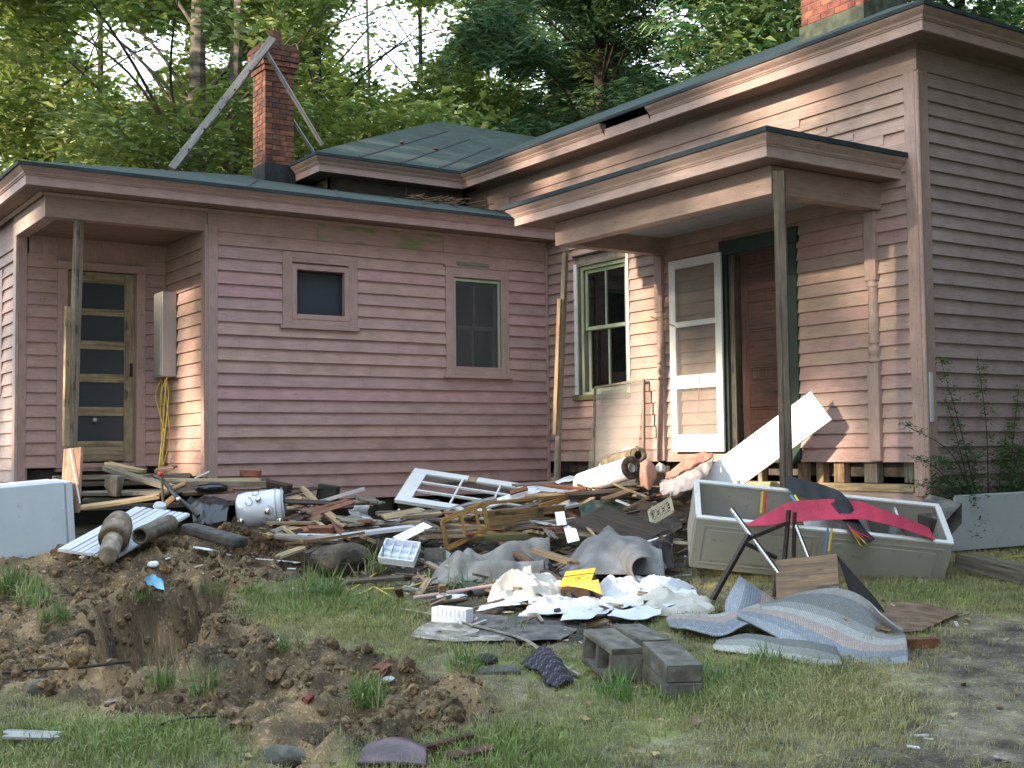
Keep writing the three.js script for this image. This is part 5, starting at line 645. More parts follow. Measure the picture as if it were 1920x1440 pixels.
for (const [a, l] of [[[890, 1158, 940, 1150, 985, 1148, 905, 1148, 945, 1143, 985, 1141], 'torn white paper sheet with a ragged dark front edge'], [[985, 1164, 1050, 1166, 1110, 1160, 990, 1150, 1052, 1150, 1110, 1148], 'white paper sheet over the brown board scrap'], [[1050, 1178, 1100, 1174, 1150, 1160, 1060, 1160, 1105, 1156, 1150, 1148], 'white board sheet tipped beside the concrete blocks'], [[1140, 1172, 1190, 1172, 1240, 1166, 1150, 1158, 1195, 1156, 1240, 1152], 'thin white sheet in front of the crumpled cloth'], [[990, 1146, 1008, 1150, 1028, 1146, 992, 1134, 1010, 1136, 1026, 1132], 'small white card standing up in the litter'], [[1180, 1150, 1225, 1156, 1275, 1148, 1190, 1130, 1230, 1134, 1270, 1128], 'creased white sheet in front of the crumpled bright sheet'], [[1120, 1150, 1160, 1152, 1200, 1144, 1128, 1132, 1165, 1130, 1198, 1126], 'folded white sheet by the front of the yellow box'], [[1240, 1122, 1275, 1128, 1310, 1134, 1246, 1104, 1276, 1106, 1304, 1116], 'white sheet end nearest the folding chair'], [[925, 1140, 960, 1146, 1000, 1140, 930, 1126, 962, 1128, 996, 1124], 'creased white sheet under the stained bundle']]) { const r = k => [0, 1, 2].map(i => G(a[k + 2 * i], a[k + 2 * i + 1], 0.035 + 0.02 * rnd())); solo('paper_sheet', l, 'paper', sheet([r(0), r(6)], 10, 0.003, 0.035, a[0], 5), PAP); }
// --- grey carpet
{ const m = cloth('weave', 0.31, 0.3, 0.3), ms = cloth('weave', 0.36, 0.34, 0.315);
  // right piece: a bulge that runs into a curled tunnel at its end
  const row = []; for (let j = 0; j <= 8; j++) { const v = j / 8, r = []; for (let i = 0; i <= 10; i++) { const u = i / 10, b = G(lerp(1040, 1232, u) + 14 * (1 - v), lerp(1098, 1046, v)), hb = 0.27 * Math.sin(Math.PI * clamp(v * 0.92 + 0.08)) * sstep(0, 0.35, u) * (1 - 0.25 * sstep(0.75, 1, u)), fo = 0.07 * Math.exp(-(((u - 0.3 - 0.25 * v) / 0.07) ** 2)) + 0.06 * Math.exp(-(((u - 0.62 + 0.2 * v) / 0.06) ** 2)) - 0.05 * Math.exp(-(((u - 0.47 + 0.1 * v) / 0.06) ** 2)); b.y += 0.015 + hb + fo * Math.sin(Math.PI * v); r.push(b); } row.push(r); }
  solo('carpet', 'grey carpet end bulging up beside the cabinet', 'carpet', sheet(row, 3, 0.012), m);
  const a0 = at(1178, 1040, 10.05), a1 = at(1216, 1070, 9.4), ax = a1.clone().sub(a0).normalize(), sd = V(0, 0, 0).crossVectors(ax, V(0, 1, 0)).normalize(), ring = t => Array.from({ length: 13 }, (_, k) => { const q = lerp(-2.9, 0.9, k / 12) , R = (0.13 - 0.03 * k / 12) * (1 + 0.12 * Math.sin(q * 2 + t * 3)); return a0.clone().lerp(a1, t).addScaledVector(sd, -R * Math.sin(q) * 1.15).addScaledVector(V(0, 1, 0), R * Math.cos(q)); });
  solo('carpet_roll', 'curled tunnel of grey carpet open toward the white cloth', 'carpet', sheet([ring(0), ring(0.33), ring(0.66), ring(1)], 3, 0.012), m);
  const rw = []; for (let j = 0; j <= 10; j++) { const v = j / 10, r = []; for (let i = 0; i <= 14; i++) { const u = i / 14, b = G(lerp(806, 1016, u) + 20 * v, lerp(1100, 1052, v)), c1 = 0.34 - 0.16 * u + 0.05 * Math.sin(u * 9), c2 = 0.78 - 0.2 * Math.sin(u * 3.1), e = sstep(0, 0.12, u); b.y += 0.015 + e * (0.15 * Math.exp(-(((v - c1) / 0.09) ** 2)) + 0.24 * (0.35 + 0.65 * sstep(0.3, 0.75, u)) * Math.exp(-(((v - c2) / 0.12) ** 2)) + 0.1 * Math.exp(-(((u - 0.17 - 0.2 * v) / 0.06) ** 2)) * Math.sin(Math.PI * v)); r.push(b); } rw.push(r); }
  solo('carpet', 'grey carpet strip in long folds behind the stained sheet', 'carpet', sheet(rw, 3, 0.012, 0.006, 4, 5), ms);
  solo('underlay', 'flat dark grey underlay lying on the trampled ground', 'underlay', sheet([gg([[860, 1196, 0.012, 940, 1206, 0.012, 1050, 1204, 0.012]])[0], gg([[860, 1180, 0.014, 950, 1182, 0.014, 1080, 1188, 0.012]])[0], gg([[880, 1156, 0.014, 960, 1160, 0.014, 1090, 1166, 0.012]])[0]], 8, 0.005, 0.008, 3), cloth('rough', 0.23, 0.205, 0.19));
  solo('underlay', 'pale brown flooring sheet with a torn front edge', 'underlay', sheet([gg([[770, 1200, 0.02, 850, 1210, 0.02, 945, 1208, 0.02]])[0], gg([[784, 1186, 0.024, 860, 1194, 0.022, 950, 1194, 0.02]])[0], gg([[812, 1172, 0.03, 860, 1176, 0.026, 930, 1182, 0.02]])[0]], 8, 0.005, 0.01, 5), cloth('rough', 0.62, 0.54, 0.46));
  solo('underlay', 'dark flat sheet under the grey carpet folds', 'underlay', sheet([gg([[870, 1110, 0.015, 940, 1112, 0.015, 1000, 1100, 0.015]])[0], gg([[865, 1090, 0.02, 940, 1088, 0.02, 1000, 1088, 0.02]])[0]], 8, 0.005, 0.01, 8), cloth('rough', 0.12, 0.115, 0.11)); }
// --- loose boards, each in its place
const B = board;
B(945, 1018, 10.55, 1062, 1098, 9.45, 0.1, 0.03, M.brownWood, 'long brown plank sloping down to the yellow box', { bev: 0.004 }); B(1000, 1030, 10.15, 1080, 1057, 9.75, 0.13, 0.03, M.rawWood, 'short tan plank lying over the grey carpet', { bev: 0.004 });
B(660, 1016, 11.1, 823, 966, 12.2, 0.035, 0.13, M.silver, 'wide grey board on edge with a pale top', { up: V(0, 1, 0.1) }); B(572, 1046, 10.7, 664, 1008, 11.1, 0.05, 0.1, M.greyDark, 'weathered timber end running into the wide grey board'); B(836, 962, 12.3, 930, 938, 12.7, 0.06, 0.07, M.silver, 'grey board length passing behind the oak rack'); B(905, 950, 12.6, 1012, 917, 12.9, 0.09, 0.02, M.whiteClean, 'bright white board lying over the glazed door', { up: V(-0.1, 0.8, 0.6) });
B(845, 1012, 10.9, 1112, 1003, 11.1, 0.06, 0.055, M.mossWood, 'greenish old beam under the oak rack'); B(832, 1000, 11.2, 1080, 975, 11.4, 0.05, 0.05, M.grey, 'grey batten under the oak rack'); B(900, 984, 11.3, 1060, 968, 11.6, 0.14, 0.02, M.brownWood, 'thin brown board under the long oak panel'); B(905, 972, 11.9, 1050, 935, 12.2, 0.1, 0.03, M.greyDark, 'dark board behind the oak rack'); B(1010, 926, 12.3, 1135, 933, 12.0, 0.09, 0.035, M.brownWood, 'brown joist end in the middle of the heap'); B(1015, 908, 12.6, 1165, 922, 12.3, 0.1, 0.02, M.redWood, 'reddish split board on top of the heap'); B(960, 910, 12.9, 1090, 902, 13, 0.08, 0.02, M.grey, 'grey lath above the heap beside the leaning prop'); B(1010, 938, 12.1, 1120, 912, 12.6, 0.05, 0.02, M.cedar, 'orange lath across the heap'); B(1060, 930, 11.8, 1200, 917, 12.2, 0.12, 0.04, M.darkWood, 'dark timber under the white roll'); B(1130, 938, 11.6, 1190, 918, 12, 0.08, 0.03, M.brownWood, 'short brown block under the white roll');
B(1150, 907, 11.6, 1214, 932, 11.3, 0.018, 0.018, M.yellowWood, 'thin yellow stick poking over the plastic crate'); B(1168, 957, 11.3, 1218, 932, 11.25, 0.05, 0.02, M.brownWood, 'brown slat leaning on the plastic crate'); B(1088, 976, 10.85, 1124, 1016, 10.2, 0.03, 0.012, M.yellowWood, 'narrow pale lath beside the white torn boards'); B(1195, 1022, 10.2, 1256, 1003, 10.4, 0.016, 0.012, M.whiteClean, 'thin white bar lying on the black bags', { name: 'trim_strip', cat: 'trim' });
{ const O = at(1131, 949, 11.05), U = at(1256, 990, 10.6).sub(O), W = at(1101, 988, 10.6).sub(O); solo('wood_panel', 'wide dark stained cupboard panel beside the cabinet end', 'panel', quadPanel(O, U, W, 0.03), M.darkWood); }
{ const O = at(1040, 960, 11.0), U = at(1058, 958, 11.0).sub(O), W = at(1050, 984, 10.7).sub(O); solo('torn_board', 'small torn white board on the oak rack rail', 'board', quadPanel(O, U, W, 0.008), M.whiteClean); const O2 = at(1056, 987, 10.75), U2 = at(1078, 982, 10.75).sub(O2), W2 = at(1090, 1010, 10.4).sub(O2); solo('torn_board', 'torn white board hanging below the oak rack', 'board', quadPanel(O2, U2, W2, 0.008), M.whiteClean); }
B(1120, 930, 12.4, 1305, 938, 12.0, 0.34, 0.04, M.darkWood, 'broad dark floor board behind the plastic crate', { up: V(-0.4, 0.8, 0.4) }); B(1140, 955, 11.9, 1300, 965, 11.5, 0.3, 0.03, M.darkWood, 'dark sheathing board under the plastic crate', { up: V(-0.4, 0.8, 0.4) }); B(1170, 985, 11.4, 1280, 992, 11.1, 0.26, 0.03, M.greyDark, 'dark sheathing board low against the cabinet end', { up: V(-0.4, 0.8, 0.4) });
// boards by the recessed porch
B(196, 876, 12.1, 330, 916, 11.8, 0.11, 0.045, M.grey, 'two inch timber slanting down from the porch door'); B(200, 868, 12.3, 270, 884, 12.1, 0.1, 0.03, M.yellowWood, 'short pale board on top of the slanting timber'); B(275, 900, 12.3, 492, 900, 12.4, 0.16, 0.022, M.yellowWood, 'long pale topped board level with the house corner'); B(330, 908, 12.2, 500, 908, 12.3, 0.05, 0.06, M.grey, 'grey timber under the pale topped board'); B(160, 925, 11.9, 320, 922, 11.8, 0.1, 0.03, M.grey, 'grey porch board beyond the appliance'); B(150, 952, 11.6, 300, 930, 11.7, 0.12, 0.03, M.yellowWood, 'pale porch board low beside the appliance'); B(155, 938, 11.9, 270, 938, 11.9, 0.1, 0.03, M.greyDark, 'dark porch board between two pale ones'); B(492, 906, 12.7, 546, 918, 12.6, 0.14, 0.09, M.darkWood, 'rotten dark timber end against the wing wall', { bev: 0.02 }); B(290, 882, 12.9, 330, 876, 12.9, 0.2, 0.03, M.cedar, 'broken reddish board under the cut wires'); B(365, 897, 12.2, 392, 884, 12.2, 0.03, 0.012, M.whiteClean, 'short bent white strip on the pale board', { name: 'trim_strip', cat: 'trim' }); B(300, 930, 11.6, 350, 905, 11.8, 0.07, 0.02, M.brownWood, 'brown splinter board behind the black chair'); B(275, 975, 11.2, 330, 930, 11.4, 0.08, 0.02, M.brownWood, 'brown board standing behind the ribbed panel');
B(340, 925, 12.0, 440, 920, 12.1, 0.12, 0.025, M.brownWood, 'brown board under the glossy black seat'); B(395, 915, 12.3, 430, 920, 12.3, 0.1, 0.05, M.brick[0], 'broken brick lump behind the glossy black seat', { name: 'brick_lump', cat: 'brick' });
solo('loose_brick', 'orange red brick lying on the pale topped board', 'brick', bar(at(451, 887, 12.15), at(489, 888, 12.15), 0.095, 0.062, V(0, 1, 0), 0.006), M.brick[2]);
{ const O = at(119, 842, 11.2), U = at(152, 838, 11.05).sub(O), W = at(148, 946, 10.95).sub(O); const T = thing('cedar_board', 'short cedar coloured board standing up behind the appliance', 'board', at(150, 944, 10.9)); part('face', T, quadPanel(O, U, W, 0.03), M.cedar); part('white_edge', T, bar(at(131, 841, 11.1), at(150, 944, 10.9), 0.012, 0.012, V(0, 0, 1), 0.002), M.white); }
solo('plaster_lump', 'broken pale concrete lump wedged under the slanting timber', 'lump', (() => { const g = bar(at(203, 902, 11.8), at(228, 904, 11.75), 0.12, 0.12, V(0, 1, 0), 0.01), p = g.attributes.position, c = at(216, 912, 11.78); for (let i = 0; i < p.count; i++) if (p.getY(i) < c.y) p.setXYZ(i, lerp(p.getX(i), c.x, 0.45), p.getY(i) - 0.08, lerp(p.getZ(i), c.z, 0.45)); g.computeVertexNormals(); return g; })(), M.concrete);
const LAND = [[495, 955, 'round lamp shade'], [615, 925, 'tilted mossy block'], [680, 965, 'clear plastic sheet'], [740, 985, 'wide grey board'], [755, 1035, 'drawer tray'], [865, 900, 'glazed door'], [870, 985, 'oak rack end'], [1000, 965, 'oak rack panel'], [1050, 935, 'joist end'], [1140, 885, 'white vinyl roll'], [1180, 970, 'dark cupboard panel'], [1240, 960, 'plastic crate'], [1240, 1010, 'black bag'], [1030, 1160, 'flat white paper'], [1095, 1095, 'yellow box'], [640, 1065, 'big dirt clod'], [520, 1055, 'white plastic slat']];
for (const [x0, y0, d0, x1, y1, d1, w, t, m] of [[566, 914, 12.4, 612, 962, 11.9, 0.06, 0.03, 3], [548, 966, 11.9, 640, 974, 11.8, 0.05, 0.03, 4], [636, 978, 11.7, 760, 990, 11.5, 0.06, 0.025, 4], [612, 962, 11.7, 648, 990, 11.4, 0.075, 0.03, 1], [578, 992, 11.2, 628, 992, 11.2, 0.05, 0.05, 2], [530, 988, 11.1, 570, 1018, 10.8, 0.04, 0.02, 3], [556, 1004, 11.1, 640, 1004, 11.2, 0.06, 0.02, 4], [545, 962, 11.8, 580, 998, 11.2, 0.09, 0.02, 2], [585, 972, 11.6, 612, 992, 11.3, 0.05, 0.02, 3], [580, 1004, 11.1, 622, 1022, 10.9, 0.07, 0.02, 5], [588, 962, 12, 606, 942, 12.1, 0.05, 0.02, 2], [556, 960, 12, 588, 952, 12.1, 0.12, 0.02, 4], [588, 964, 11.9, 612, 966, 11.8, 0.08, 0.02, 1], [560, 925, 12.6, 580, 945, 12.4, 0.05, 0.03, 1], [518, 1045, 10.6, 572, 1026, 10.8, 0.09, 0.02, 3], [620, 985, 11.5, 645, 1000, 11.2, 0.05, 0.02, 0], [770, 985, 11.6, 832, 980, 11.6, 0.035, 0.02, 2], [760, 1000, 11.3, 815, 985, 11.5, 0.05, 0.02, 5], [1140, 970, 11.2, 1200, 958, 11.4, 0.06, 0.02, 5], [1075, 985, 11.2, 1160, 1000, 11, 0.08, 0.02, 5], [1155, 938, 11.6, 1185, 950, 11.4, 0.03, 0.015, 4], [1015, 950, 11.9, 1040, 944, 12, 0.06, 0.03, 0], [985, 935, 12.4, 1045, 925, 12.4, 0.05, 0.03, 1], [955, 925, 12.7, 990, 915, 12.8, 0.06, 0.02, 2], [1080, 908, 12.6, 1130, 915, 12.5, 0.07, 0.02, 2], [1110, 915, 12.4, 1160, 908, 12.4, 0.05, 0.02, 1], [900, 962, 12.2, 960, 955, 12.3, 0.07, 0.02, 5], [1230, 1010, 10.9, 1262, 1000, 11, 0.08, 0.02, 5], [690, 990, 11.5, 735, 1000, 11.3, 0.06, 0.02, 5], [640, 945, 12.6, 700, 950, 12.5, 0.08, 0.02, 5], [1000, 1180, 8.1, 1060, 1176, 8.15, 0.06, 0.02, 1], [1060, 1184, 8, 1140, 1166, 8.2, 0.05, 0.03, 1]])
  { const mx = (x0 + x1) / 2, my = (y0 + y1) / 2; let b = 1e9, n = ''; for (const [lx, ly, t2] of LAND) { const q = Math.hypot(mx - lx, (my - ly) * 1.5); if (q < b) { b = q; n = `${my - ly < -14 ? 'above' : my - ly > 14 ? 'below' : 'beside'} the ${t2}`; } }
    const len = Math.hypot(x1 - x0, y1 - y0), lab = `${len < 42 ? 'stubby' : len < 62 ? 'short' : 'long'} ${['honey coloured', 'tan', 'reddish splintered', 'pale yellow', 'grey white painted', 'dark brown'][m]} board scrap ${n}`;
    B(x0, y0, d0, x1, y1, d1, w, t, [M.oak, M.rawWood, M.redWood, M.yellowWood, M.whiteGrey, M.brownWood][m], lab, { name: 'board_scrap', group: 'board scraps in the heap', up: V(rr(-0.3, 0.3), 1, rr(0, 0.6)) }); }
// a tangle of further broken boards along the wall
{ const q = rngOf(411), MT = [[M.grey, 'grey'], [M.brownWood, 'brown'], [M.rawWood, 'tan'], [M.greyDark, 'dark grey'], [M.yellowWood, 'pale'], [M.redWood, 'reddish'], [M.whiteGrey, 'white painted'], [M.darkWood, 'blackened']];
  for (let i = 0; i < 115; i++) { const px = 530 + 730 * q(), mid = Math.sin(Math.PI * (px - 500) / 800), py = lerp(1012, 925 - 12 * mid, q()), d = lerp(10.8, 12.7, clamp((1015 - py) / 110)) + (q() - 0.5) * 0.3, c = at(px, py, d), gy = H(c.x, c.z); if (c.y > gy + 0.5 || (px > 700 && px < 1020 && py < 958)) continue; c.y = Math.max(c.y, gy + 0.03); const L = 0.2 + 0.75 * q() * q() + 0.15, a = (q() - 0.5) * 3.1, e = (q() - 0.35) * 0.7, dir = V(Math.cos(a), Math.sin(e) * 0.6, Math.sin(a)).multiplyScalar(L / 2), [m, n] = MT[(q() * 8) | 0], w = 0.03 + 0.1 * q(); let b = 1e9, t = ''; for (const [lx, ly, t2] of LAND) { const z = Math.hypot(px - lx, (py - ly) * 1.5); if (z < b) { b = z; t = t2; } }
    solo('broken_board', `${L < 0.42 ? 'short' : 'long'} ${w < 0.06 ? 'narrow' : 'wide'} ${n} broken board tangled in the heap near the ${t}`, 'board', plank(c.clone().sub(dir), c.clone().add(dir), w, 0.012 + 0.02 * q(), V((q() - 0.5) * 0.8, 1, q() * 0.7)), m, 'broken boards tangled in the heap'); } }
// --- oak rack
{ const T = thing('oak_rack', 'honey oak storage rack with ladder ends lying across the heap', 'rack', at(880, 1005, 10.9)), q = (a, b, c, d) => [at(...a), at(...b), at(...c), at(...d)];
  const L = q([829, 977, 10.75], [906, 944, 10.98], [915, 991, 10.98], [838, 1029, 10.75]), R = q([1012, 950, 11.7], [1080, 928, 11.95], [1088, 976, 11.95], [1020, 1000, 11.7]), up = V(0.5, 0.1, 0.8);
  const fr = (F, k) => { const b = (a, c, w = 0.045) => part('rack_rail', T, bar(a, c, w, 0.02, V(0, 0, 0).crossVectors(F[1].clone().sub(F[0]), F[3].clone().sub(F[0])), 0.003), M.oak); b(F[0], F[1]); b(F[3], F[2]); b(F[0], F[3], 0.04); b(F[1], F[2], 0.04); for (const t of k) b(F[0].clone().lerp(F[1], t), F[3].clone().lerp(F[2], t), 0.025); };
  fr(L, [0.45, 0.8]); fr(R, [0.8]); part('rack_panel', T, bar(L[2].clone().lerp(L[1], 0.35), R[2].clone().lerp(R[1], 0.35), 0.02, 0.16, V(0.1, 1, 0.1), 0.003), mat('wood', 0.4, 0.26, 0.12)); part('rack_panel', T, bar(L[3].clone().lerp(L[2], 0.7), R[3].clone().lerp(R[2], 0.4), 0.12, 0.015, V(0, 1, 0.3), 0.003), M.oak);
  for (const [a, b] of [[L[1], R[1]], [L[3].clone().lerp(L[2], 0.5), R[3].clone().lerp(R[2], 0.8)]]) part('rack_rail', T, bar(a, b, 0.03, 0.03, V(0, 1, 0), 0.003), M.oak); for (const t of [0.66, 0.9]) { const a = L[2].clone().lerp(R[2], t); part('rack_rung', T, bar(a, a.clone().add(V(-0.02, 0.11, 0.02)), 0.02, 0.02, V(1, 0, 0), 0.002), M.oak); } }
// --- glazed door lying on the heap
{ const A = at(778, 877, 13.55), Bq = at(728, 921, 13.0), Cq = at(1030, 914, 13.3), U = Cq.clone().sub(A).normalize().multiplyScalar(2.0), W = Bq.clone().sub(A).normalize().multiplyScalar(0.78), m4 = MZ(U, W, A), T = thing('glazed_door', 'white glazed door lying slantwise on top of the heap', 'door', Bq), s = V(0, 0, 0).setFromMatrixColumn(m4, 1).y > 0 ? -1 : 1;
  const Q = (n, a, b, c, d, t = 0.042) => part(n, T, put(span(a, b, 0, s * t, c, d, 0.004), m4), M.white); Q('stile', 0, 0.62, 0, 0.1); Q('stile', 0.72, 2, 0, 0.1); Q('stile', 0, 2, 0.68, 0.78); Q('rail', 0, 0.16, 0.1, 0.68); Q('rail', 1.8, 2, 0.1, 0.68); for (const z of [0.28, 0.48]) Q('muntin', 0.16, 1.8, z, z + 0.022, 0.03); for (const x of [0.56, 0.98, 1.4]) Q('muntin', x, x + 0.022, 0.1, 0.68, 0.026); part('stile', T, put(span(0.62, 0.72, s * 0.012, s * 0.042, 0, 0.1), m4), M.yellowWood, 'notched lock edge'); part('edge_band', T, put(span(-0.006, 0, 0, s * 0.04, 0, 0.78), m4), M.yellowWood);
  for (const [z0, z1] of [[0.1, 0.28], [0.302, 0.48], [0.502, 0.68]]) for (const [x0, x1] of [[0.16, 0.56], [0.582, 0.98], [1.002, 1.4]]) if (rnd() < 0.35) part('pane', T, put(span(x0, x1, s * 0.018, s * 0.021, z0, z1), m4), M.glass); }
// --- white cupboard door leaning on the wall
{ const p1 = onX(1306, 892, -0.95), p2 = onX(1520, 733, -0.32), p3 = onX(1582, 776, -0.2), U = p2.clone().sub(p1), W = p3.clone().sub(p2), m4 = MZ(U, W, p1), l = U.length(), w = 0.35, T = thing('cupboard_door', 'long white cupboard door leaning against the porch wall', 'door', p1), s = V(0, 0, 0).setFromMatrixColumn(m4, 1).dot(V(-0.6, 0.3, 0.7)) > 0 ? 1 : -1, Q = (n, a, b, y0, y1, c, d, m = M.whiteClean) => part(n, T, put(span(a, b, s * y0, s * y1, c, d, 0.003), m4), m);
  Q('leaf', 0, l, -0.02, 0, 0, w); Q('raised_panel', 0.14, l * 0.52, 0.0006, 0.005, 0.07, w - 0.07); Q('raised_panel', l * 0.58, l - 0.12, 0.0006, 0.005, 0.07, w - 0.07); Q('latch_hole', 0.3, 0.33, 0.0006, 0.012, w - 0.06, w - 0.03, M.blackMetal); Q('raw_edge', 0.0, l, -0.018, -0.003, w, w + 0.003, M.rawWood); }
// --- insect screen leaning under the green window
{ const a = onX(1116, 727, -0.1), b = onX(1207, 712, -0.1), c = onX(1207, 905, -0.32), d = onX(1113, 925, -0.32), T = thing('window_screen', 'loose insect screen in a wooden frame leaning below the green window', 'screen', d); for (const [p, q] of [[a, b], [b, c], [c, d], [d, a]]) part('frame_bar', T, bar(p, q, 0.028, 0.03, V(1, 0, 0), 0.003), M.grey); const g = quadPanel(a, b.clone().sub(a), d.clone().sub(a), 0.001, 0); part('netting', T, g, M.netting); }
// --- rolls, insulation
function roll(a, b, r, hole, m, end, seed) { const ax = b.clone().sub(a), L = ax.length(), q = new THREE.Quaternion().setFromUnitVectors(V(0, 1, 0), ax.clone().normalize()), pr = [[hole, L], [hole, 0.0], [r, 0], [r * 1.02, L * 0.3], [r * 0.98, L * 0.7], [r, L - 0.01]].map(p => new THREE.Vector2(...p)); const g = new THREE.LatheGeometry(pr, 28), p = g.attributes.position; for (let i = 0; i < p.count; i++) { const x = p.getX(i), y = p.getY(i), z = p.getZ(i), an = Math.atan2(z, x), k = Math.hypot(x, z) > hole * 1.2 ? 1 + 0.12 * (fbm(Math.cos(an) * 2 + seed, y * 5 + Math.sin(an) * 2, 3, 0, 195) - 0.5) : 1; p.setXYZ(i, x * k, y, z * k); } g.computeVertexNormals(); g.applyQuaternion(q); g.translate(a.x, a.y, a.z); const e = new THREE.LatheGeometry([[hole, 0], [hole + 0.006, 0.012], [r * 0.6, 0.006 + 0.01 * rnd()], [r * 0.97, 0.012], [r * 0.99, 0]].map(p => new THREE.Vector2(...p)), 28); const ep = e.attributes.position; for (let i = 0; i < ep.count; i++) ep.setY(i, ep.getY(i) + 0.014 * (hash(i, 3) - 0.5)); e.computeVertexNormals(); e.applyQuaternion(q); e.translate(b.x, b.y, b.z); return [metric(g), metric(e)]; }
{ const T = thing('vinyl_roll', 'white roll of vinyl flooring with a torn dark end', 'roll', at(1100, 915, 12.5)), [g, e] = roll(at(1092, 907, 12.75), at(1184, 877, 11.95), 0.115, 0.045, 0, 0, 2); part('roll', T, g, M.whiteClean); part('end', T, e, M.darkWood); part('core', T, tube([at(1150, 888, 12.2), at(1187, 876, 11.93)], 0.05, 16, 4), mat('rough', 0.28, 0.25, 0.2, { side: THREE.DoubleSide }));
  const U = thing('carpet_core', 'squashed cardboard core lying on the white roll', 'tube', at(1195, 870, 12.2)), [g2, e2] = roll(at(1140, 868, 12.9), at(1197, 854, 12.15), 0.085, 0.038, 0, 0, 6); part('tube', U, g2, mat('rough', 0.33, 0.26, 0.17)); part('end', U, e2, mat('rough', 0.27, 0.2, 0.13));
  solo('plastic_sheet', 'bluish white plastic film behind the white roll', 'plastic', sheet(pg([[1118, 882, 12.9, 1130, 862, 13, 1160, 856, 13], [1122, 888, 12.7, 1140, 874, 12.8, 1172, 866, 12.7]]), 7, 0.003, 0.04, 3, 7), cloth(null, 0.6, 0.63, 0.7, { roughness: 0.3 })); solo('paper_sheet', 'white and red torn paper in front of the leaning prop', 'paper', sheet(pg([[1040, 905, 12.9, 1062, 895, 13, 1082, 892, 13.1], [1046, 908, 12.7, 1066, 902, 12.7, 1090, 898, 12.8]]), 6, 0.003, 0.03, 6, 7), PAP);
  const PK = cloth('weave', 0.72, 0.5, 0.44), PK2 = cloth('weave', 0.66, 0.36, 0.27), PK3 = cloth('weave', 0.78, 0.66, 0.62); for (const [r, m, l, n] of [[[[1240, 905, 11.9, 1280, 890, 11.95, 1320, 872, 12.0, 1340, 862, 12.1], [1236, 920, 11.7, 1276, 905, 11.7, 1310, 890, 11.8, 1336, 876, 12], [1240, 930, 11.5, 1270, 922, 11.5, 1300, 912, 11.5, 1318, 902, 11.7]], PK3, 'pale pink insulation batt slumped below the white cupboard door', 0.1], [[[1246, 892, 12, 1280, 868, 12.1, 1318, 850, 12.2, 1338, 852, 12.2], [1250, 900, 11.85, 1286, 882, 11.9, 1316, 868, 12, 1338, 862, 12.1]], PK2, 'brown pink paper backing of the insulation', 0.07], [[[1163, 850, 12.5, 1178, 836, 12.5, 1196, 838, 12.5], [1166, 866, 12.3, 1180, 852, 12.3, 1196, 850, 12.2]], PK, 'tuft of pink insulation on the cardboard core', 0.06], [[[1200, 872, 12, 1212, 866, 12, 1228, 876, 12], [1198, 894, 11.85, 1212, 890, 11.75, 1232, 900, 11.9], [1200, 912, 11.85, 1216, 922, 11.75, 1228, 908, 11.9]], PK2, 'limp pinkish paper flap hanging from the rolls', 0.07], [[[1228, 878, 12.1, 1240, 868, 12.1, 1248, 874, 12.1], [1228, 890, 12, 1238, 886, 11.95, 1248, 888, 12]], WD, 'small fluffy white wad behind the pink insulation', 0.06]]) solo('insulation', l, 'insulation', sheet(pg(r), 9, 0.02, n, 5 + n * 90, 8), m); }
// --- appliance, ribbed panel, pipes
{ const p0 = at(136, 901, 10.75), p1 = at(-70, 920, 10.25), dn = at(150, 1003, 10.6), U = p1.clone().sub(p0).normalize(), W = V(-0.1, 0, -1).addScaledVector(U, 0.1), m4 = MZ(U, V(0.35, 0.05, -0.93), p0), s = V(0, 0, 0).setFromMatrixColumn(m4, 1).y > 0 ? -1 : 1, E = mat('white', 0.6, 0.66, 0.71, { roughness: 0.3 }), T = thing('refrigerator', 'pale blue white refrigerator lying on its side by the dirt mound', 'refrigerator', G(60, 1036)), Q = (n, a, b, c, d, e, f, m = E) => part(n, T, put(span(a, b, s * c, s * d, e, f, 0.014), m4), m);
  Q('body', 0.07, 1.45, 0, 0.66, 0, 0.55); Q('door', 0, 0.06, 0.004, 0.655, 0.004, 0.545); Q('door_gasket', 0.058, 0.074, 0.02, 0.64, 0.02, 0.53, M.whiteGrey); }
{ const a = at(123, 1022, 10.15), b = at(254, 951, 11.0), c = at(305, 981, 10.6), U = b.clone().sub(a), W = c.clone().sub(b), m4 = MZ(U, W, a), l = U.length(), w = W.length() * 1.05, s = V(0, 0, 0).setFromMatrixColumn(m4, 1).y > 0 ? 1 : -1, T = thing('ribbed_panel', 'white grooved wall panel propped on the dirt behind the clay pipe', 'panel', a), E = mat('white', 0.62, 0.66, 0.72, { roughness: 0.45 }); part('sheet', T, put(span(-0.1, l, -0.02 * s, 0, 0, w, 0.003), m4), E); for (let i = 0; i < 9; i++) part('rib', T, put(span(-0.1, l, 0.0006 * s, (i % 4 === 1 ? 0.014 : 0.008) * s, w * i / 9 + 0.006, w * (i + 1) / 9 - 0.008, 0.003), m4), i % 4 === 2 ? M.whiteGrey : E); }
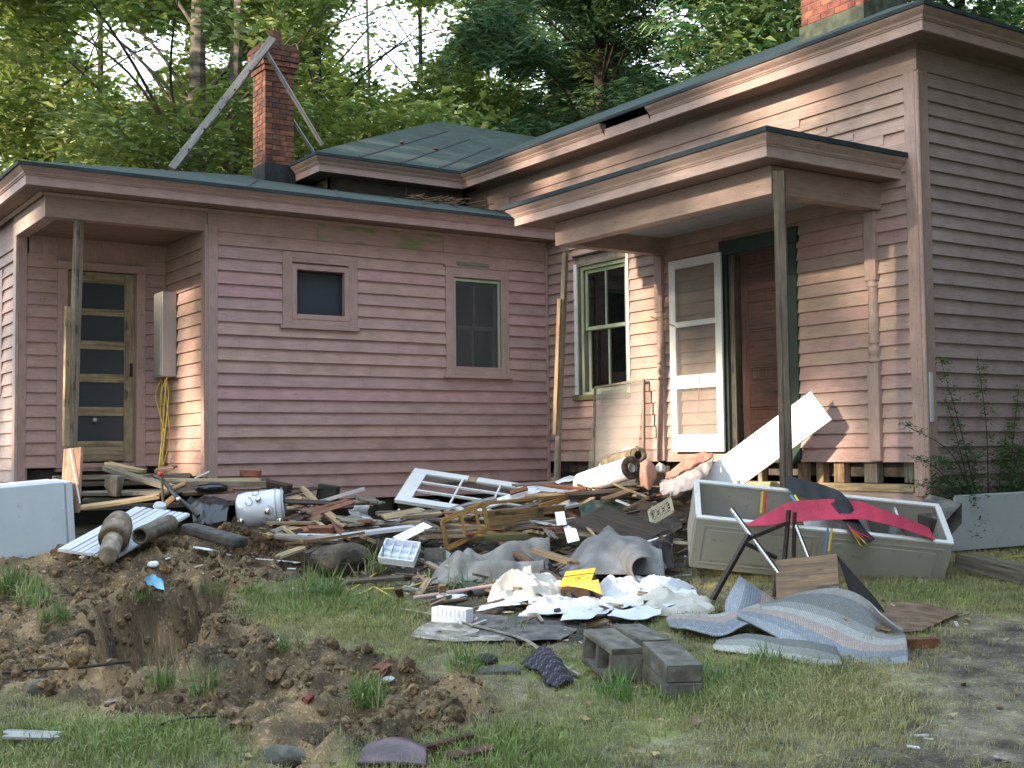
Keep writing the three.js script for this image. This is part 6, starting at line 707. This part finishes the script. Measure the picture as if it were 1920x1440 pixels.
{ const T = thing('clay_pipe', 'buff clay drain pipe with a wide collar pointing to the yard', 'pipe', G(207, 1042)), a = at(206, 1032, 9.75), b = at(224, 978, 10.25), L = b.clone().sub(a).length(), q = new THREE.Quaternion().setFromUnitVectors(V(0, 1, 0), b.clone().sub(a).normalize()), clay = mat('rough', 0.5, 0.42, 0.32), mk = p => { const g = new THREE.LatheGeometry(p.map(v => new THREE.Vector2(...v)), 28); g.applyQuaternion(q); g.translate(a.x, a.y, a.z); return metric(g); };
  part('spigot', T, mk([[0, -0.1], [0.065, -0.1], [0.078, -0.08], [0.08, L * 0.5]]), clay); part('collar', T, mk([[0.08, L * 0.34], [0.115, L * 0.34], [0.125, L * 0.4], [0.122, L * 0.8], [0.1, L], [0, L * 1.02]]), mat('rough', 0.4, 0.31, 0.22)); part('collar_lip', T, mk([[0.084, L * 0.33], [0.112, L * 0.33], [0.112, L * 0.345], [0.084, L * 0.345]]), M.brownWood); }
{ const T = thing('clay_pipe', 'open grey brown drain pipe beside the collared pipe', 'pipe', G(262, 1026)), a = at(262, 1005, 9.9), b = at(318, 982, 10.5), ax = b.clone().sub(a), L = ax.length(), q = new THREE.Quaternion().setFromUnitVectors(V(0, 1, 0), ax.normalize()), g = new THREE.LatheGeometry([[0.048, L], [0.048, 0], [0.07, 0], [0.072, 0.03], [0.078, L], [0.048, L]].map(v => new THREE.Vector2(...v)), 28); g.applyQuaternion(q); g.translate(a.x, a.y, a.z); part('barrel', T, metric(g), mat('rough', 0.27, 0.23, 0.17)); }
{ const a = at(352, 990, 10.4), b = at(452, 1018, 9.9), g = new THREE.CylinderGeometry(0.085, 0.08, b.distanceTo(a), 20, 1, false, 0.2, 2.9); const q = new THREE.Quaternion().setFromUnitVectors(V(0, 1, 0), b.clone().sub(a).normalize()); const p = merged([g]); solo('pipe_half', 'dark grey broken half pipe lying on the soil mound', 'pipe', (() => { const t = bar(a, b, 0.16, 0.09, V(0.1, 1, 0.5), 0.03); return t; })(), mat('rough', 0.13, 0.12, 0.11)); }
solo('pipe_half', 'end of a buried drain pipe in the pit wall', 'pipe', metric(new THREE.TorusGeometry(0.055, 0.016, 10, 24).translate(...(() => { const p = G(156, 1196, -0.01); return [p.x, p.y, p.z]; })())), mat('rough', 0.14, 0.1, 0.07));
// --- white drum lamp with scrolls
{ const c = at(494, 952, 11.55), ax = V(0.8, 0.1, 0.45).normalize(), q = new THREE.Quaternion().setFromUnitVectors(V(0, 1, 0), ax), mk = g => { g.applyQuaternion(q); g.translate(c.x, c.y, c.z); return g; }, T = thing('lamp_shade', 'round white lamp shade with metal scrolls lying on the soil', 'lamp', c.clone().add(V(0, -0.16, 0)));
  part('shade', T, metric(mk(new THREE.LatheGeometry([[0.0, -0.25], [0.1, -0.245], [0.15, -0.22], [0.165, -0.15], [0.16, 0], [0.165, 0.12], [0.15, 0.19], [0.12, 0.2]].map(v => new THREE.Vector2(...v)), 32))), mat('white', 0.72, 0.76, 0.85, { roughness: 0.3, side: THREE.DoubleSide }));
  for (let k = 0; k < 10; k++) { const a0 = k * 0.63, y0 = -0.12 + 0.06 * (k % 4), pts = Array.from({ length: 12 }, (_, i) => { const t = i / 11 * 5, r = 0.055 * (1 - t * 0.14), a = a0 + r * Math.cos(t) * 6, y = y0 + r * Math.sin(t); return V(0.168 * Math.cos(a), y, 0.168 * Math.sin(a)); }); part('scroll', T, mk(tube(pts, 0.0035, 5, 30)), M.steel); }
  for (const [a, y] of [[1.5, -0.2], [0.6, 0.06], [1.9, 0.05], [2.6, -0.02], [1.2, 0.15]]) part('boss', T, metric(mk(new THREE.SphereGeometry(0.032, 12, 8).translate(0.17 * Math.cos(a), y, 0.17 * Math.sin(a)))), M.chrome); for (const y of [0.13, 0.185]) part('band', T, metric(mk(new THREE.TorusGeometry(0.165, 0.006, 6, 36).rotateX(Math.PI / 2).translate(0, y, 0))), M.steel); }
// --- black chair remains, caster, bags
{ const T = thing('office_chair', 'broken black desk chair with a bent arm sticking up', 'chair', at(340, 975, 11)); part('arm', T, tube([at(290, 893, 11.4), at(300, 896, 11.35), at(318, 915, 11.25), at(336, 936, 11.1), at(356, 952, 11.05), at(372, 968, 11.0)], 0.022, 10), M.blackMetal); part('post', T, tube([at(303, 893, 11.3), at(305, 930, 11.25), at(306, 952, 11.2)], 0.012, 8), M.mossWood); part('knob', T, new THREE.SphereGeometry(0.025, 10, 8).translate(...at(301, 889, 11.3).toArray()), mat(null, 0.5, 0.02, 0.02, { roughness: 0.3 })); part('pivot_bolt', T, new THREE.SphereGeometry(0.024, 10, 8).translate(...at(335, 936, 11.05).toArray()), M.chrome);
  const seat = new THREE.SphereGeometry(1, 24, 14); seat.scale(0.17, 0.055, 0.12); part('seat', T, metric(seat.translate(...at(396, 915, 12.0).toArray())), mat(null, 0.012, 0.014, 0.02, { roughness: 0.15 })); part('caster', T, metric(new THREE.CylinderGeometry(0.05, 0.06, 0.03, 18).rotateX(0.5).translate(...at(300, 948, 11.0).toArray())), M.whiteGrey); part('caster', T, metric(new THREE.SphereGeometry(0.055, 16, 10).scale(1, 0.6, 1).translate(...at(300, 962, 10.95).toArray())), mat(null, 0.55, 0.6, 0.75, { roughness: 0.15 })); }
const BAG = cloth(null, 0.016, 0.017, 0.02, { roughness: 0.28 });
solo('black_bag', 'glossy black rubbish bag behind the soil mound', 'bag', sheet(pg([[350, 935, 11.6, 385, 930, 11.6, 430, 936, 11.6], [356, 955, 11.4, 388, 945, 11.3, 428, 952, 11.3], [362, 982, 11.2, 390, 984, 11.1, 424, 980, 11.1]]), 9, 0.006, 0.08, 3, 7), BAG); solo('black_bag', 'black plastic bag squeezed against the cabinet end', 'bag', sheet(pg([[1192, 1010, 10.6, 1225, 1000, 10.6, 1262, 990, 10.6], [1200, 1036, 10.2, 1228, 1024, 10.15, 1262, 1020, 10.2], [1230, 1076, 9.9, 1246, 1070, 9.85, 1264, 1070, 9.9]]), 9, 0.006, 0.07, 9, 7), BAG); solo('black_bag', 'dark green tarpaulin under the splintered joists', 'bag', sheet(pg([[1085, 950, 11.6, 1120, 940, 11.7, 1170, 945, 11.8], [1090, 972, 11.2, 1130, 965, 11.3, 1170, 968, 11.4]]), 9, 0.006, 0.06, 12, 6), cloth(null, 0.015, 0.04, 0.03, { roughness: 0.5 }));
const FILM = new THREE.MeshPhysicalMaterial({ color: C(0.8, 0.82, 0.86), roughness: 0.2, transparent: true, opacity: 0.5, side: THREE.DoubleSide });
solo('plastic_sheet', 'crumpled clear plastic sheet under the wing wall', 'plastic', sheet(pg([[648, 946, 12.4, 670, 944, 12.4, 694, 950, 12.3], [655, 965, 12.1, 672, 966, 12, 690, 970, 12], [668, 985, 11.8, 690, 984, 11.7, 716, 988, 11.7]]), 8, 0.002, 0.08, 2, 7), FILM); solo('plastic_sheet', 'small clear plastic wad beside the wide grey board', 'plastic', sheet(pg([[718, 978, 11.9, 735, 968, 12, 748, 955, 12], [728, 982, 11.8, 740, 978, 11.8, 752, 976, 11.8]]), 8, 0.002, 0.05, 4, 8), FILM);
for (const [x0, y0, x1, y1, d, up, l] of [[596, 924, 634, 930, 12.7, 0.2, 'tilted mossy foundation block at the wing wall'], [618, 962, 664, 964, 12.4, -0.1, 'fallen mossy foundation block below the clear plastic'], [748, 958, 825, 955, 13, 0, 'mossy foundation block under the glazed door']]) solo('foundation_block', l, 'block', bar(at(x0, y0, d), at(x1, y1, d), 0.2, 0.2, V(up, 1, 0.1), 0.02), M.mossy);
// --- plastic crate, tray, foam box, yellow box
{ const O = at(1217, 958, 11.1), U = at(1256, 935, 11.15).sub(O), D = at(1222, 982, 11.0).sub(O), W = V(0.5, 0.1, -0.5), T = thing('plastic_crate', 'beige plastic crate with a lattice side beside the cabinet', 'crate', at(1240, 985, 11)), m = mat(null, 0.36, 0.32, 0.24, { roughness: 0.5 }), b = (p, q, w = 0.018) => part('bar', T, bar(p, q, w, 0.012, V(-0.5, 0.2, 0.8), 0.002), m), P = (u, v) => O.clone().addScaledVector(U, u).addScaledVector(D, v);
  for (const [p, q] of [[[0, 0], [1, 0]], [[0, 1], [1, 1]], [[0, 0], [0, 1]], [[1, 0], [1, 1]]]) b(P(...p), P(...q), 0.03); for (let i = 1; i < 4; i++) { b(P(i / 4, 0), P(i / 4, 1), 0.008); b(P(0, i / 4), P(1, i / 4), 0.008); b(P(i / 4 - 0.25, 0), P(i / 4 + 0.25, 1), 0.007); b(P(i / 4 + 0.25, 0), P(i / 4 - 0.25, 1), 0.007); } part('side', T, bar(P(0, 0.5), P(0, 0.5).add(W.clone().multiplyScalar(0.4)), 0.012, 0.11, V(0, 1, 0), 0.003), m); part('rim', T, bar(P(1, 0), P(1, 0).add(W.clone().multiplyScalar(0.4)), 0.012, 0.03, V(0, 1, 0), 0.003), m); }
{ const T = thing('drawer_tray', 'white plastic drawer tray tipped against the dirt clod', 'tray', at(755, 1058, 10.2)), O = at(724, 1018, 10.35), U = at(790, 1026, 10.3).sub(O), W = at(742, 1054, 10.15).sub(O), m4 = MZ(U, W, O), l = U.length(), w = W.length() * 0.95, E = mat(null, 0.76, 0.8, 0.88, { roughness: 0.3 }), Q = (n, a, b, c, d, e, f) => part(n, T, put(span(a, b, c, d, e, f, 0.005), m4), E); Q('base', 0, l, -0.012, 0, 0, w); Q('wall', 0, l, 0.0005, 0.06, 0, 0.012); Q('wall', 0, l, 0.0005, 0.06, w - 0.012, w); Q('wall', 0, 0.012, 0.0005, 0.06, 0.012, w - 0.012); Q('wall', l - 0.012, l, 0.0005, 0.06, 0.012, w - 0.012); for (let k = 1; k < 4; k++) Q('divider', l * k / 4, l * k / 4 + 0.008, 0.0005, 0.04, 0.012, w - 0.012); for (let k = 1; k < 3; k++) Q('divider', 0.012, l - 0.012, 0.0005, 0.035, w * k / 3, w * k / 3 + 0.006);
  solo('torn_board', 'white plastic strip slanting up from the drawer tray', 'panel', bar(at(745, 1012, 10.5), at(802, 984, 10.9), 0.1, 0.012, V(0, 1, 0.5), 0.003), M.whiteClean); solo('plaster_shard', 'grey white plaster shard beside the drawer tray', 'shard', bar(at(796, 1042, 10.25), at(836, 1040, 10.25), 0.02, 0.12, V(0.1, 1, 0), 0.006), M.concrete); solo('plaster_shard', 'pale broken tile behind the plaster shard', 'shard', bar(at(822, 1030, 10.3), at(842, 1044, 10.3), 0.02, 0.06, V(0.3, 1, 0), 0.004), M.whiteGrey); }
{ const p = G(842, 1168), T = thing('foam_box', 'small white ribbed foam box in the grass', 'box', p), a = at(809, 1138, 8.15), b = at(874, 1143, 8.05), U = b.clone().sub(a), m4 = MZ(U, V(0.4, 0, -0.9), a), s = V(0, 0, 0).setFromMatrixColumn(m4, 1).y > 0 ? -1 : 1, l = U.length(), Q = (n, x0, x1, y0, y1, z0, z1) => part(n, T, put(span(x0, x1, s * y0, s * y1, z0, z1, 0.004), m4), M.whiteClean); Q('front', 0, l, 0, 0.1, 0, 0.015); Q('back', 0, l, 0, 0.1, 0.1, 0.115); Q('end', 0, 0.014, 0.001, 0.1, 0.015, 0.1); Q('end', l - 0.014, l, 0.001, 0.1, 0.015, 0.1); Q('base', 0.014, l - 0.014, 0.085, 0.1, 0.015, 0.1); for (let k = 0; k < 8; k++) Q('rib', 0.012 + l * k / 8.2, 0.02 + l * k / 8.2, 0.004, 0.055, -0.005, -0.0005); part('broken_flap', T, bar(at(856, 1152, 8), at(866, 1172, 7.95), 0.05, 0.01, V(0.6, 0, 0.8), 0.002), M.whiteClean); }
{ const O = at(1061, 1072, 9.25), U = at(1117, 1065, 9.2).sub(O), W = at(1064, 1096, 8.95).sub(O), n = 256; tex('label', n, (u, v) => { const y = [0.86, 0.66, 0.16], d = [0.3, 0.18, 0.07], h = Math.hypot((u - 0.52) * 1.3, v - 0.3), k = h < 0.13 && (fbm(u * 16, v * 16, 2, 0, 199) > 0.45); const t = Math.abs(v - 0.62) < 0.035 || (Math.abs(v - 0.47) < 0.03 && Math.abs(u - 0.5) < 0.22 && Math.floor(u * 40) % 2) || (Math.abs(v - 0.3) < 0.05 && u > 0.78 && u < 0.95 && Math.floor(u * 60) % 2); return (k || t ? d : y); });
  const T = thing('yellow_box', 'yellow cardboard box with a dark printed band among the white cloth', 'box', G(1095, 1125)), m = new THREE.MeshStandardMaterial({ map: TEX.label, roughness: 0.6, side: THREE.DoubleSide }), l = U.length(), w = W.length(), m4 = MZ(U, W, O), lid = new THREE.PlaneGeometry(l, w, 1, 1).rotateX(-Math.PI / 2).translate(l / 2, 0.0015, w / 2), s = 1; lid.applyMatrix4(m4); part('print', T, lid, m); const Yb = mat(null, 0.62, 0.4, 0.06, { roughness: 0.6 }), Br = mat('rough', 0.1, 0.06, 0.035); part('lid', T, put(span(0, l, -0.012, 0, 0, w, 0.002), m4), Yb);
  part('flap', T, sheet([[at(1063, 1097, 8.94), at(1090, 1092, 8.9), at(1122, 1086, 8.92)], [at(1064, 1098, 8.92), at(1100, 1104, 8.82), at(1129, 1115, 8.7)]], 5, 0.004), Yb); part('tray', T, put(span(0.01, l - 0.01, -0.1, -0.014, 0.02, w + 0.06, 0.003), m4), Br, 'dark open side of the box'); }
// --- poles, trim, cords
solo('metal_trim', 'long bent strip of metal trim lying across the grass', 'trim', (() => { const c = new THREE.CatmullRomCurve3([G(753, 1150, 0.03), G(820, 1168, 0.05), G(885, 1186, 0.05), G(945, 1202, 0.05), G(990, 1218, 0.05), G(1035, 1245, 0.03), G(1086, 1273, 0.02)]), P = c.getPoints(40), gs = []; for (let i = 0; i < 40; i++) gs.push(bar(P[i], P[i + 1].clone().addScaledVector(P[i + 1].clone().sub(P[i]), 0.06), 0.03, 0.012, V(0.2, 1, 0.4), 0.002)); return merged(gs); })(), mat('rough', 0.62, 0.57, 0.48, { metalness: 0.35, roughness: 0.4, nb: true }));
solo('pole', 'pinkish white painted pole lying by the yellow cord', 'pole', (() => { const a = G(775, 1129, 0.03), b = at(955, 1093, 9.25); return tube([a, a.clone().lerp(b, 0.33), a.clone().lerp(b, 0.66), b], 0.014, 10); })(), mat('paint', 0.6, 0.42, 0.38)); solo('pipe_length', 'short dark rubber pipe in the grass under the pole', 'pipe', tube([G(882, 1122, 0.03), G(932, 1114, 0.03)], 0.03, 12), mat('rough', 0.12, 0.12, 0.11));
for (const [pts, l] of [[[600, 1132, 618, 1142, 640, 1144, 668, 1141], 'yellow cord end curling in the grass'], [[655, 1112, 680, 1098, 705, 1080, 742, 1062], 'yellow cord running up the dirt clod'], [[670, 1120, 690, 1112, 700, 1106, 720, 1116, 738, 1128], 'short yellow cord loop below the dirt clod'], [[715, 1110, 760, 1106, 795, 1096, 805, 1082, 803, 1070, 796, 1066], 'yellow cord hooking round beside the pole'], [[800, 1098, 830, 1082, 870, 1072, 920, 1060, 990, 1058], 'thin tan cord over the grey carpet fold']]) { const p = []; for (let i = 0; i < pts.length; i += 2) p.push(G(pts[i], pts[i + 1], 0.02)); solo('yellow_rope', l, 'rope', tube(p, 0.0075, 7), l.startsWith('thin') ? M.yellowWood : M.yellowWire); }
solo('yellow_rope', 'yellow cord in the grass at the far edge of the white panel', 'rope', tube([G(1870, 1056, 0.03), G(1900, 1051, 0.03), G(1940, 1046, 0.03)], 0.007, 6), M.yellowWire);
// --- right side: panel, box, timbers, cardboard, brick
{ const a = G(1812, 1038, 0.04), b = G(1960, 1026, 0.04), c = onZ(1738, 931, 5.98), U = b.clone().sub(a).normalize().multiplyScalar(1.9), W0 = c.clone().sub(a), W = W0.addScaledVector(U.clone().normalize(), -W0.dot(U.clone().normalize())), T = thing('garage_panel', 'large white ribbed panel leaning low against the corner wall', 'panel', a), m4 = MZ(U, W, a.clone().addScaledVector(U, -0.12)), w = W.length(), s = V(0, 0, 0).setFromMatrixColumn(m4, 1).y > 0 ? 1 : -1, E = mat('white', 0.52, 0.58, 0.61, { roughness: 0.4 }); part('sheet', T, put(span(0, 2.2, -0.03 * s, 0, 0, w, 0.004), m4), E); for (let k = 0; k < 6; k++) part('rib', T, put(span(0.12 + k * 0.34, 0.15 + k * 0.34, 0.0006 * s, 0.008 * s, 0.08, w - 0.08, 0.003), m4), M.whiteClean); part('hem', T, put(span(0, 2.2, 0.0006 * s, 0.006 * s, 0, 0.03, 0.002), m4), E); }
{ const O = at(1772, 978, 9.95), U = at(1797, 951, 10.1).sub(O), W = at(1712, 958, 10.15).sub(O), m4 = MZ(U, W, O), s = V(0, 0, 0).setFromMatrixColumn(m4, 1).y > 0 ? -1 : 1, T = thing('cardboard_box', 'dusty grey box with an open dark end behind the cabinet', 'box', O.clone().add(V(0, -0.2, 0))), m = mat('rough', 0.24, 0.225, 0.2), l = U.length() * 1.3, w = W.length(), Q = (n, x0, x1, y0, y1, z0, z1) => part(n, T, put(span(x0, x1, s * y0, s * y1, z0, z1, 0.004), m4), m); Q('top', 0, l, 0, 0.012, 0, w); Q('side', 0, 0.012, 0.012, 0.2, 0, w); Q('side', l - 0.012, l, 0.012, 0.2, 0, w); Q('bottom', 0, l, 0.19, 0.2, 0, w); Q('end', 0.012, l - 0.012, 0.012, 0.19, w - 0.012, w); }
B(1792, 1050, 9.95, 1960, 1092, 9.3, 0.06, 0.1, M.greyDark, 'dark timber running out past the cabinet end'); B(1815, 1040, 10.3, 1985, 1082, 9.7, 0.08, 0.04, M.grey, 'grey board beside the dark timber'); solo('cardboard', 'flat brown cardboard sheet beyond the rug', 'cardboard', sheet([gg([[1640, 1186, 0.02, 1690, 1192, 0.02, 1730, 1190, 0.02]])[0], gg([[1655, 1160, 0.02, 1710, 1166, 0.03, 1765, 1172, 0.02]])[0], gg([[1672, 1132, 0.02, 1730, 1142, 0.03, 1806, 1156, 0.02]])[0]], 8, 0.004, 0.015, 3), cloth('rough', 0.3, 0.19, 0.12));
{ const s = new THREE.Shape([[0, 0], [0.2, 0], [0.2, 0.06], [0, 0.06]].map(p => new THREE.Vector2(...p))); for (const x of [0.05, 0.1, 0.15]) { const h = new THREE.Path(); h.absarc(x, 0.03, 0.016, 0, 6.283, true); s.holes.push(h); } const g = new THREE.ExtrudeGeometry(s, { depth: 0.09, bevelEnabled: false }), p = G(1702, 1218), q = G(1770, 1216), U = q.clone().sub(p).normalize(), m4 = new THREE.Matrix4().makeBasis(U, V(0, 1, 0), V(0, 0, 0).crossVectors(U, V(0, 1, 0))).setPosition(p.clone().addScaledVector(V(0, 0, 0).crossVectors(U, V(0, 1, 0)), -0.09)); g.applyMatrix4(m4); g.computeVertexNormals(); solo('cored_brick', 'red brick with three round holes beside the rug corner', 'brick', metric(g), M.brickDark[2]); }
// --- foreground bits
{ const T = thing('clay_tile', 'broken plum brown glazed drain tile in the near grass', 'tile', G(760, 1436)), P = mat('rough', 0.17, 0.1, 0.12, { roughness: 0.4 }), P2 = mat('rough', 0.16, 0.065, 0.045); part('shell', T, sheet([[G(668, 1440, 0.01), G(720, 1440, 0.01), G(800, 1444, 0.01)], [G(690, 1424, 0.055), G(735, 1422, 0.07), G(800, 1432, 0.05)], [G(725, 1412, 0.03), G(755, 1410, 0.05), G(795, 1420, 0.03)]], 9, 0.016), P); part('rim', T, bar(G(786, 1424, 0.03), G(886, 1402, 0.04), 0.025, 0.06, V(0, 1, 0.4), 0.006), P2); part('shard', T, bar(G(840, 1436, 0.02), G(926, 1418, 0.02), 0.05, 0.06, V(0.1, 1, 0.3), 0.006), P2); }
const stone = (n, l, cat, px, py, rx, ry, rz, m, turn = 0) => { const g = new THREE.IcosahedronGeometry(1, 4), p = g.attributes.position; for (let i = 0; i < p.count; i++) { const v = V(p.getX(i), p.getY(i), p.getZ(i)); v.multiplyScalar(0.8 + 0.4 * fbm(v.x * 1.4 + px, v.y * 1.4 + v.z + py, 3, 0, 198)); p.setXYZ(i, v.x * rx, v.y * ry, v.z * rz); } g.rotateY(turn); const c = G(px, py, ry * 0.5); g.translate(c.x, c.y, c.z); g.computeVertexNormals(); return solo(n, l, cat, metric(g), m); };
stone('grey_stone', 'smooth grey stone at the front of the pit', 'stone', 78, 1300, 0.085, 0.05, 0.06, M.concrete, 0.6); stone('grey_stone', 'rounded grey pipe stub at the bottom edge', 'stone', 532, 1432, 0.07, 0.05, 0.11, M.concrete, 0.8); solo('brick_bit', 'small pinkish brick bit on the dark clods', 'brick', plank(G(570, 1320, 0.012), G(585, 1312, 0.025), 0.035, 0.03, V(0.3, 1, 0.4)), M.brick[2]); solo('brick_bit', 'red brick fragment on top of the clod ridge', 'brick', plank(G(703, 1268, 0.015), G(728, 1258, 0.03), 0.06, 0.045, V(-0.3, 1, 0.5)), M.brickDark[2]); stone('plaster_bit', 'white plaster bit beside the red brick fragment', 'plaster', 728, 1276, 0.035, 0.015, 0.03, M.whiteGrey);
stone('plaster_bit', 'white chip on the rusty mound', 'plaster', 158, 1046, 0.04, 0.018, 0.03, M.whiteClean); stone('plaster_bit', 'cream chip below the clay pipe', 'plaster', 212, 1063, 0.04, 0.025, 0.035, M.concrete); stone('plaster_bit', 'white pebble in the middle of the soil mound', 'plaster', 287, 1062, 0.045, 0.03, 0.04, M.whiteClean); stone('dirt_lump', 'large root bound dirt clod in front of the wide grey board', 'soil', 640, 1068, 0.26, 0.15, 0.2, mat('soil', 0.17, 0.125, 0.085)); stone('dirt_lump', 'tall dirt clod beside the drawer tray', 'soil', 706, 1044, 0.12, 0.12, 0.12, mat('soil', 0.16, 0.12, 0.085));
B(2, 1376, 5.62, 116, 1380, 5.6, 0.09, 0.012, M.silver, 'pale weathered slat lying in the near grass'); solo('white_strip', 'thin white strip on the soil beside the half pipe', 'strip', sheet([gg([[362, 1034, 0.03, 395, 1042, 0.04, 432, 1049, 0.03]])[0], gg([[363, 1031, 0.03, 396, 1038, 0.04, 433, 1046, 0.03]])[0]], 6, 0.003), M.whiteClean); solo('white_strip', 'white plastic slat with a rounded end on the soil', 'strip', merged([bar(G(481, 1054, 0.03), G(552, 1060, 0.03), 0.03, 0.006), metric(new THREE.CylinderGeometry(0.035, 0.035, 0.006, 16).translate(...G(556, 1061, 0.03).toArray()))]), M.whiteClean);
solo('plastic_wrapper', 'blue and clear plastic wrapper on the pit edge', 'wrapper', sheet([[G(270, 1104, 0.02), G(285, 1112, 0.05), G(308, 1112, 0.02)], [G(272, 1092, 0.03), G(288, 1096, 0.07), G(306, 1098, 0.03)]], 7, 0.002, 0.03, 4, 12), cloth(null, 0.2, 0.45, 0.62, { roughness: 0.25 }));
solo('bare_root', 'bare root lying along the near edge of the pit', 'root', tube([G(5, 1272, 0.03), G(80, 1268, 0.04), G(160, 1264, 0.04), G(245, 1256, 0.05)], 0.009, 6), BARK); solo('bare_root', 'thin root crossing the clods by the grass', 'root', tube([G(280, 1378, 0.03), G(340, 1368, 0.05), G(405, 1358, 0.04)], 0.007, 6), BARK); solo('slate_slab', 'flat grey slab half hidden beside the knitted cloth', 'slab', bar(G(895, 1260, 0.0), G(975, 1256, 0.0), 0.16, 0.03, V(0, 1, 0.06), 0.005), mat('rough', 0.15, 0.15, 0.14)); stone('grey_stone', 'dark lumpy stone behind the flat grey slab', 'stone', 912, 1243, 0.07, 0.035, 0.06, M.concreteDark);
{ tex('knit', 256, (u, v) => { const r = Math.floor(v * 22), k = (Math.sin(u * 40 + (r % 2) * 3) * 0.5 + 0.5) * Math.sin((v * 22 % 1) * 3.14), b = r % 4 < 2 ? [0.2, 0.15, 0.2] : [0.3, 0.3, 0.36]; return b.map(c => c * (0.5 + 0.8 * k)); }); const m = new THREE.MeshStandardMaterial({ map: TEX.knit.clone(), roughness: 0.95, side: THREE.DoubleSide }); m.map.repeat.set(2.5, 2.5); m.map.needsUpdate = true; solo('knitted_cloth', 'dark purple knitted cloth lying in the grass beside the trim', 'cloth', sheet([[G(975, 1252, 0.02), G(1000, 1240, 0.05), G(1020, 1228, 0.06)], [G(1005, 1266, 0.03), G(1025, 1254, 0.08), G(1045, 1250, 0.06)], [G(1025, 1288, 0.02), G(1045, 1276, 0.06), G(1066, 1270, 0.04)], [G(1042, 1298, 0.02), G(1060, 1292, 0.04), G(1078, 1286, 0.02)]], 8, 0.01, 0.03, 2, 9), m); }
renderer.render(scene, camera);
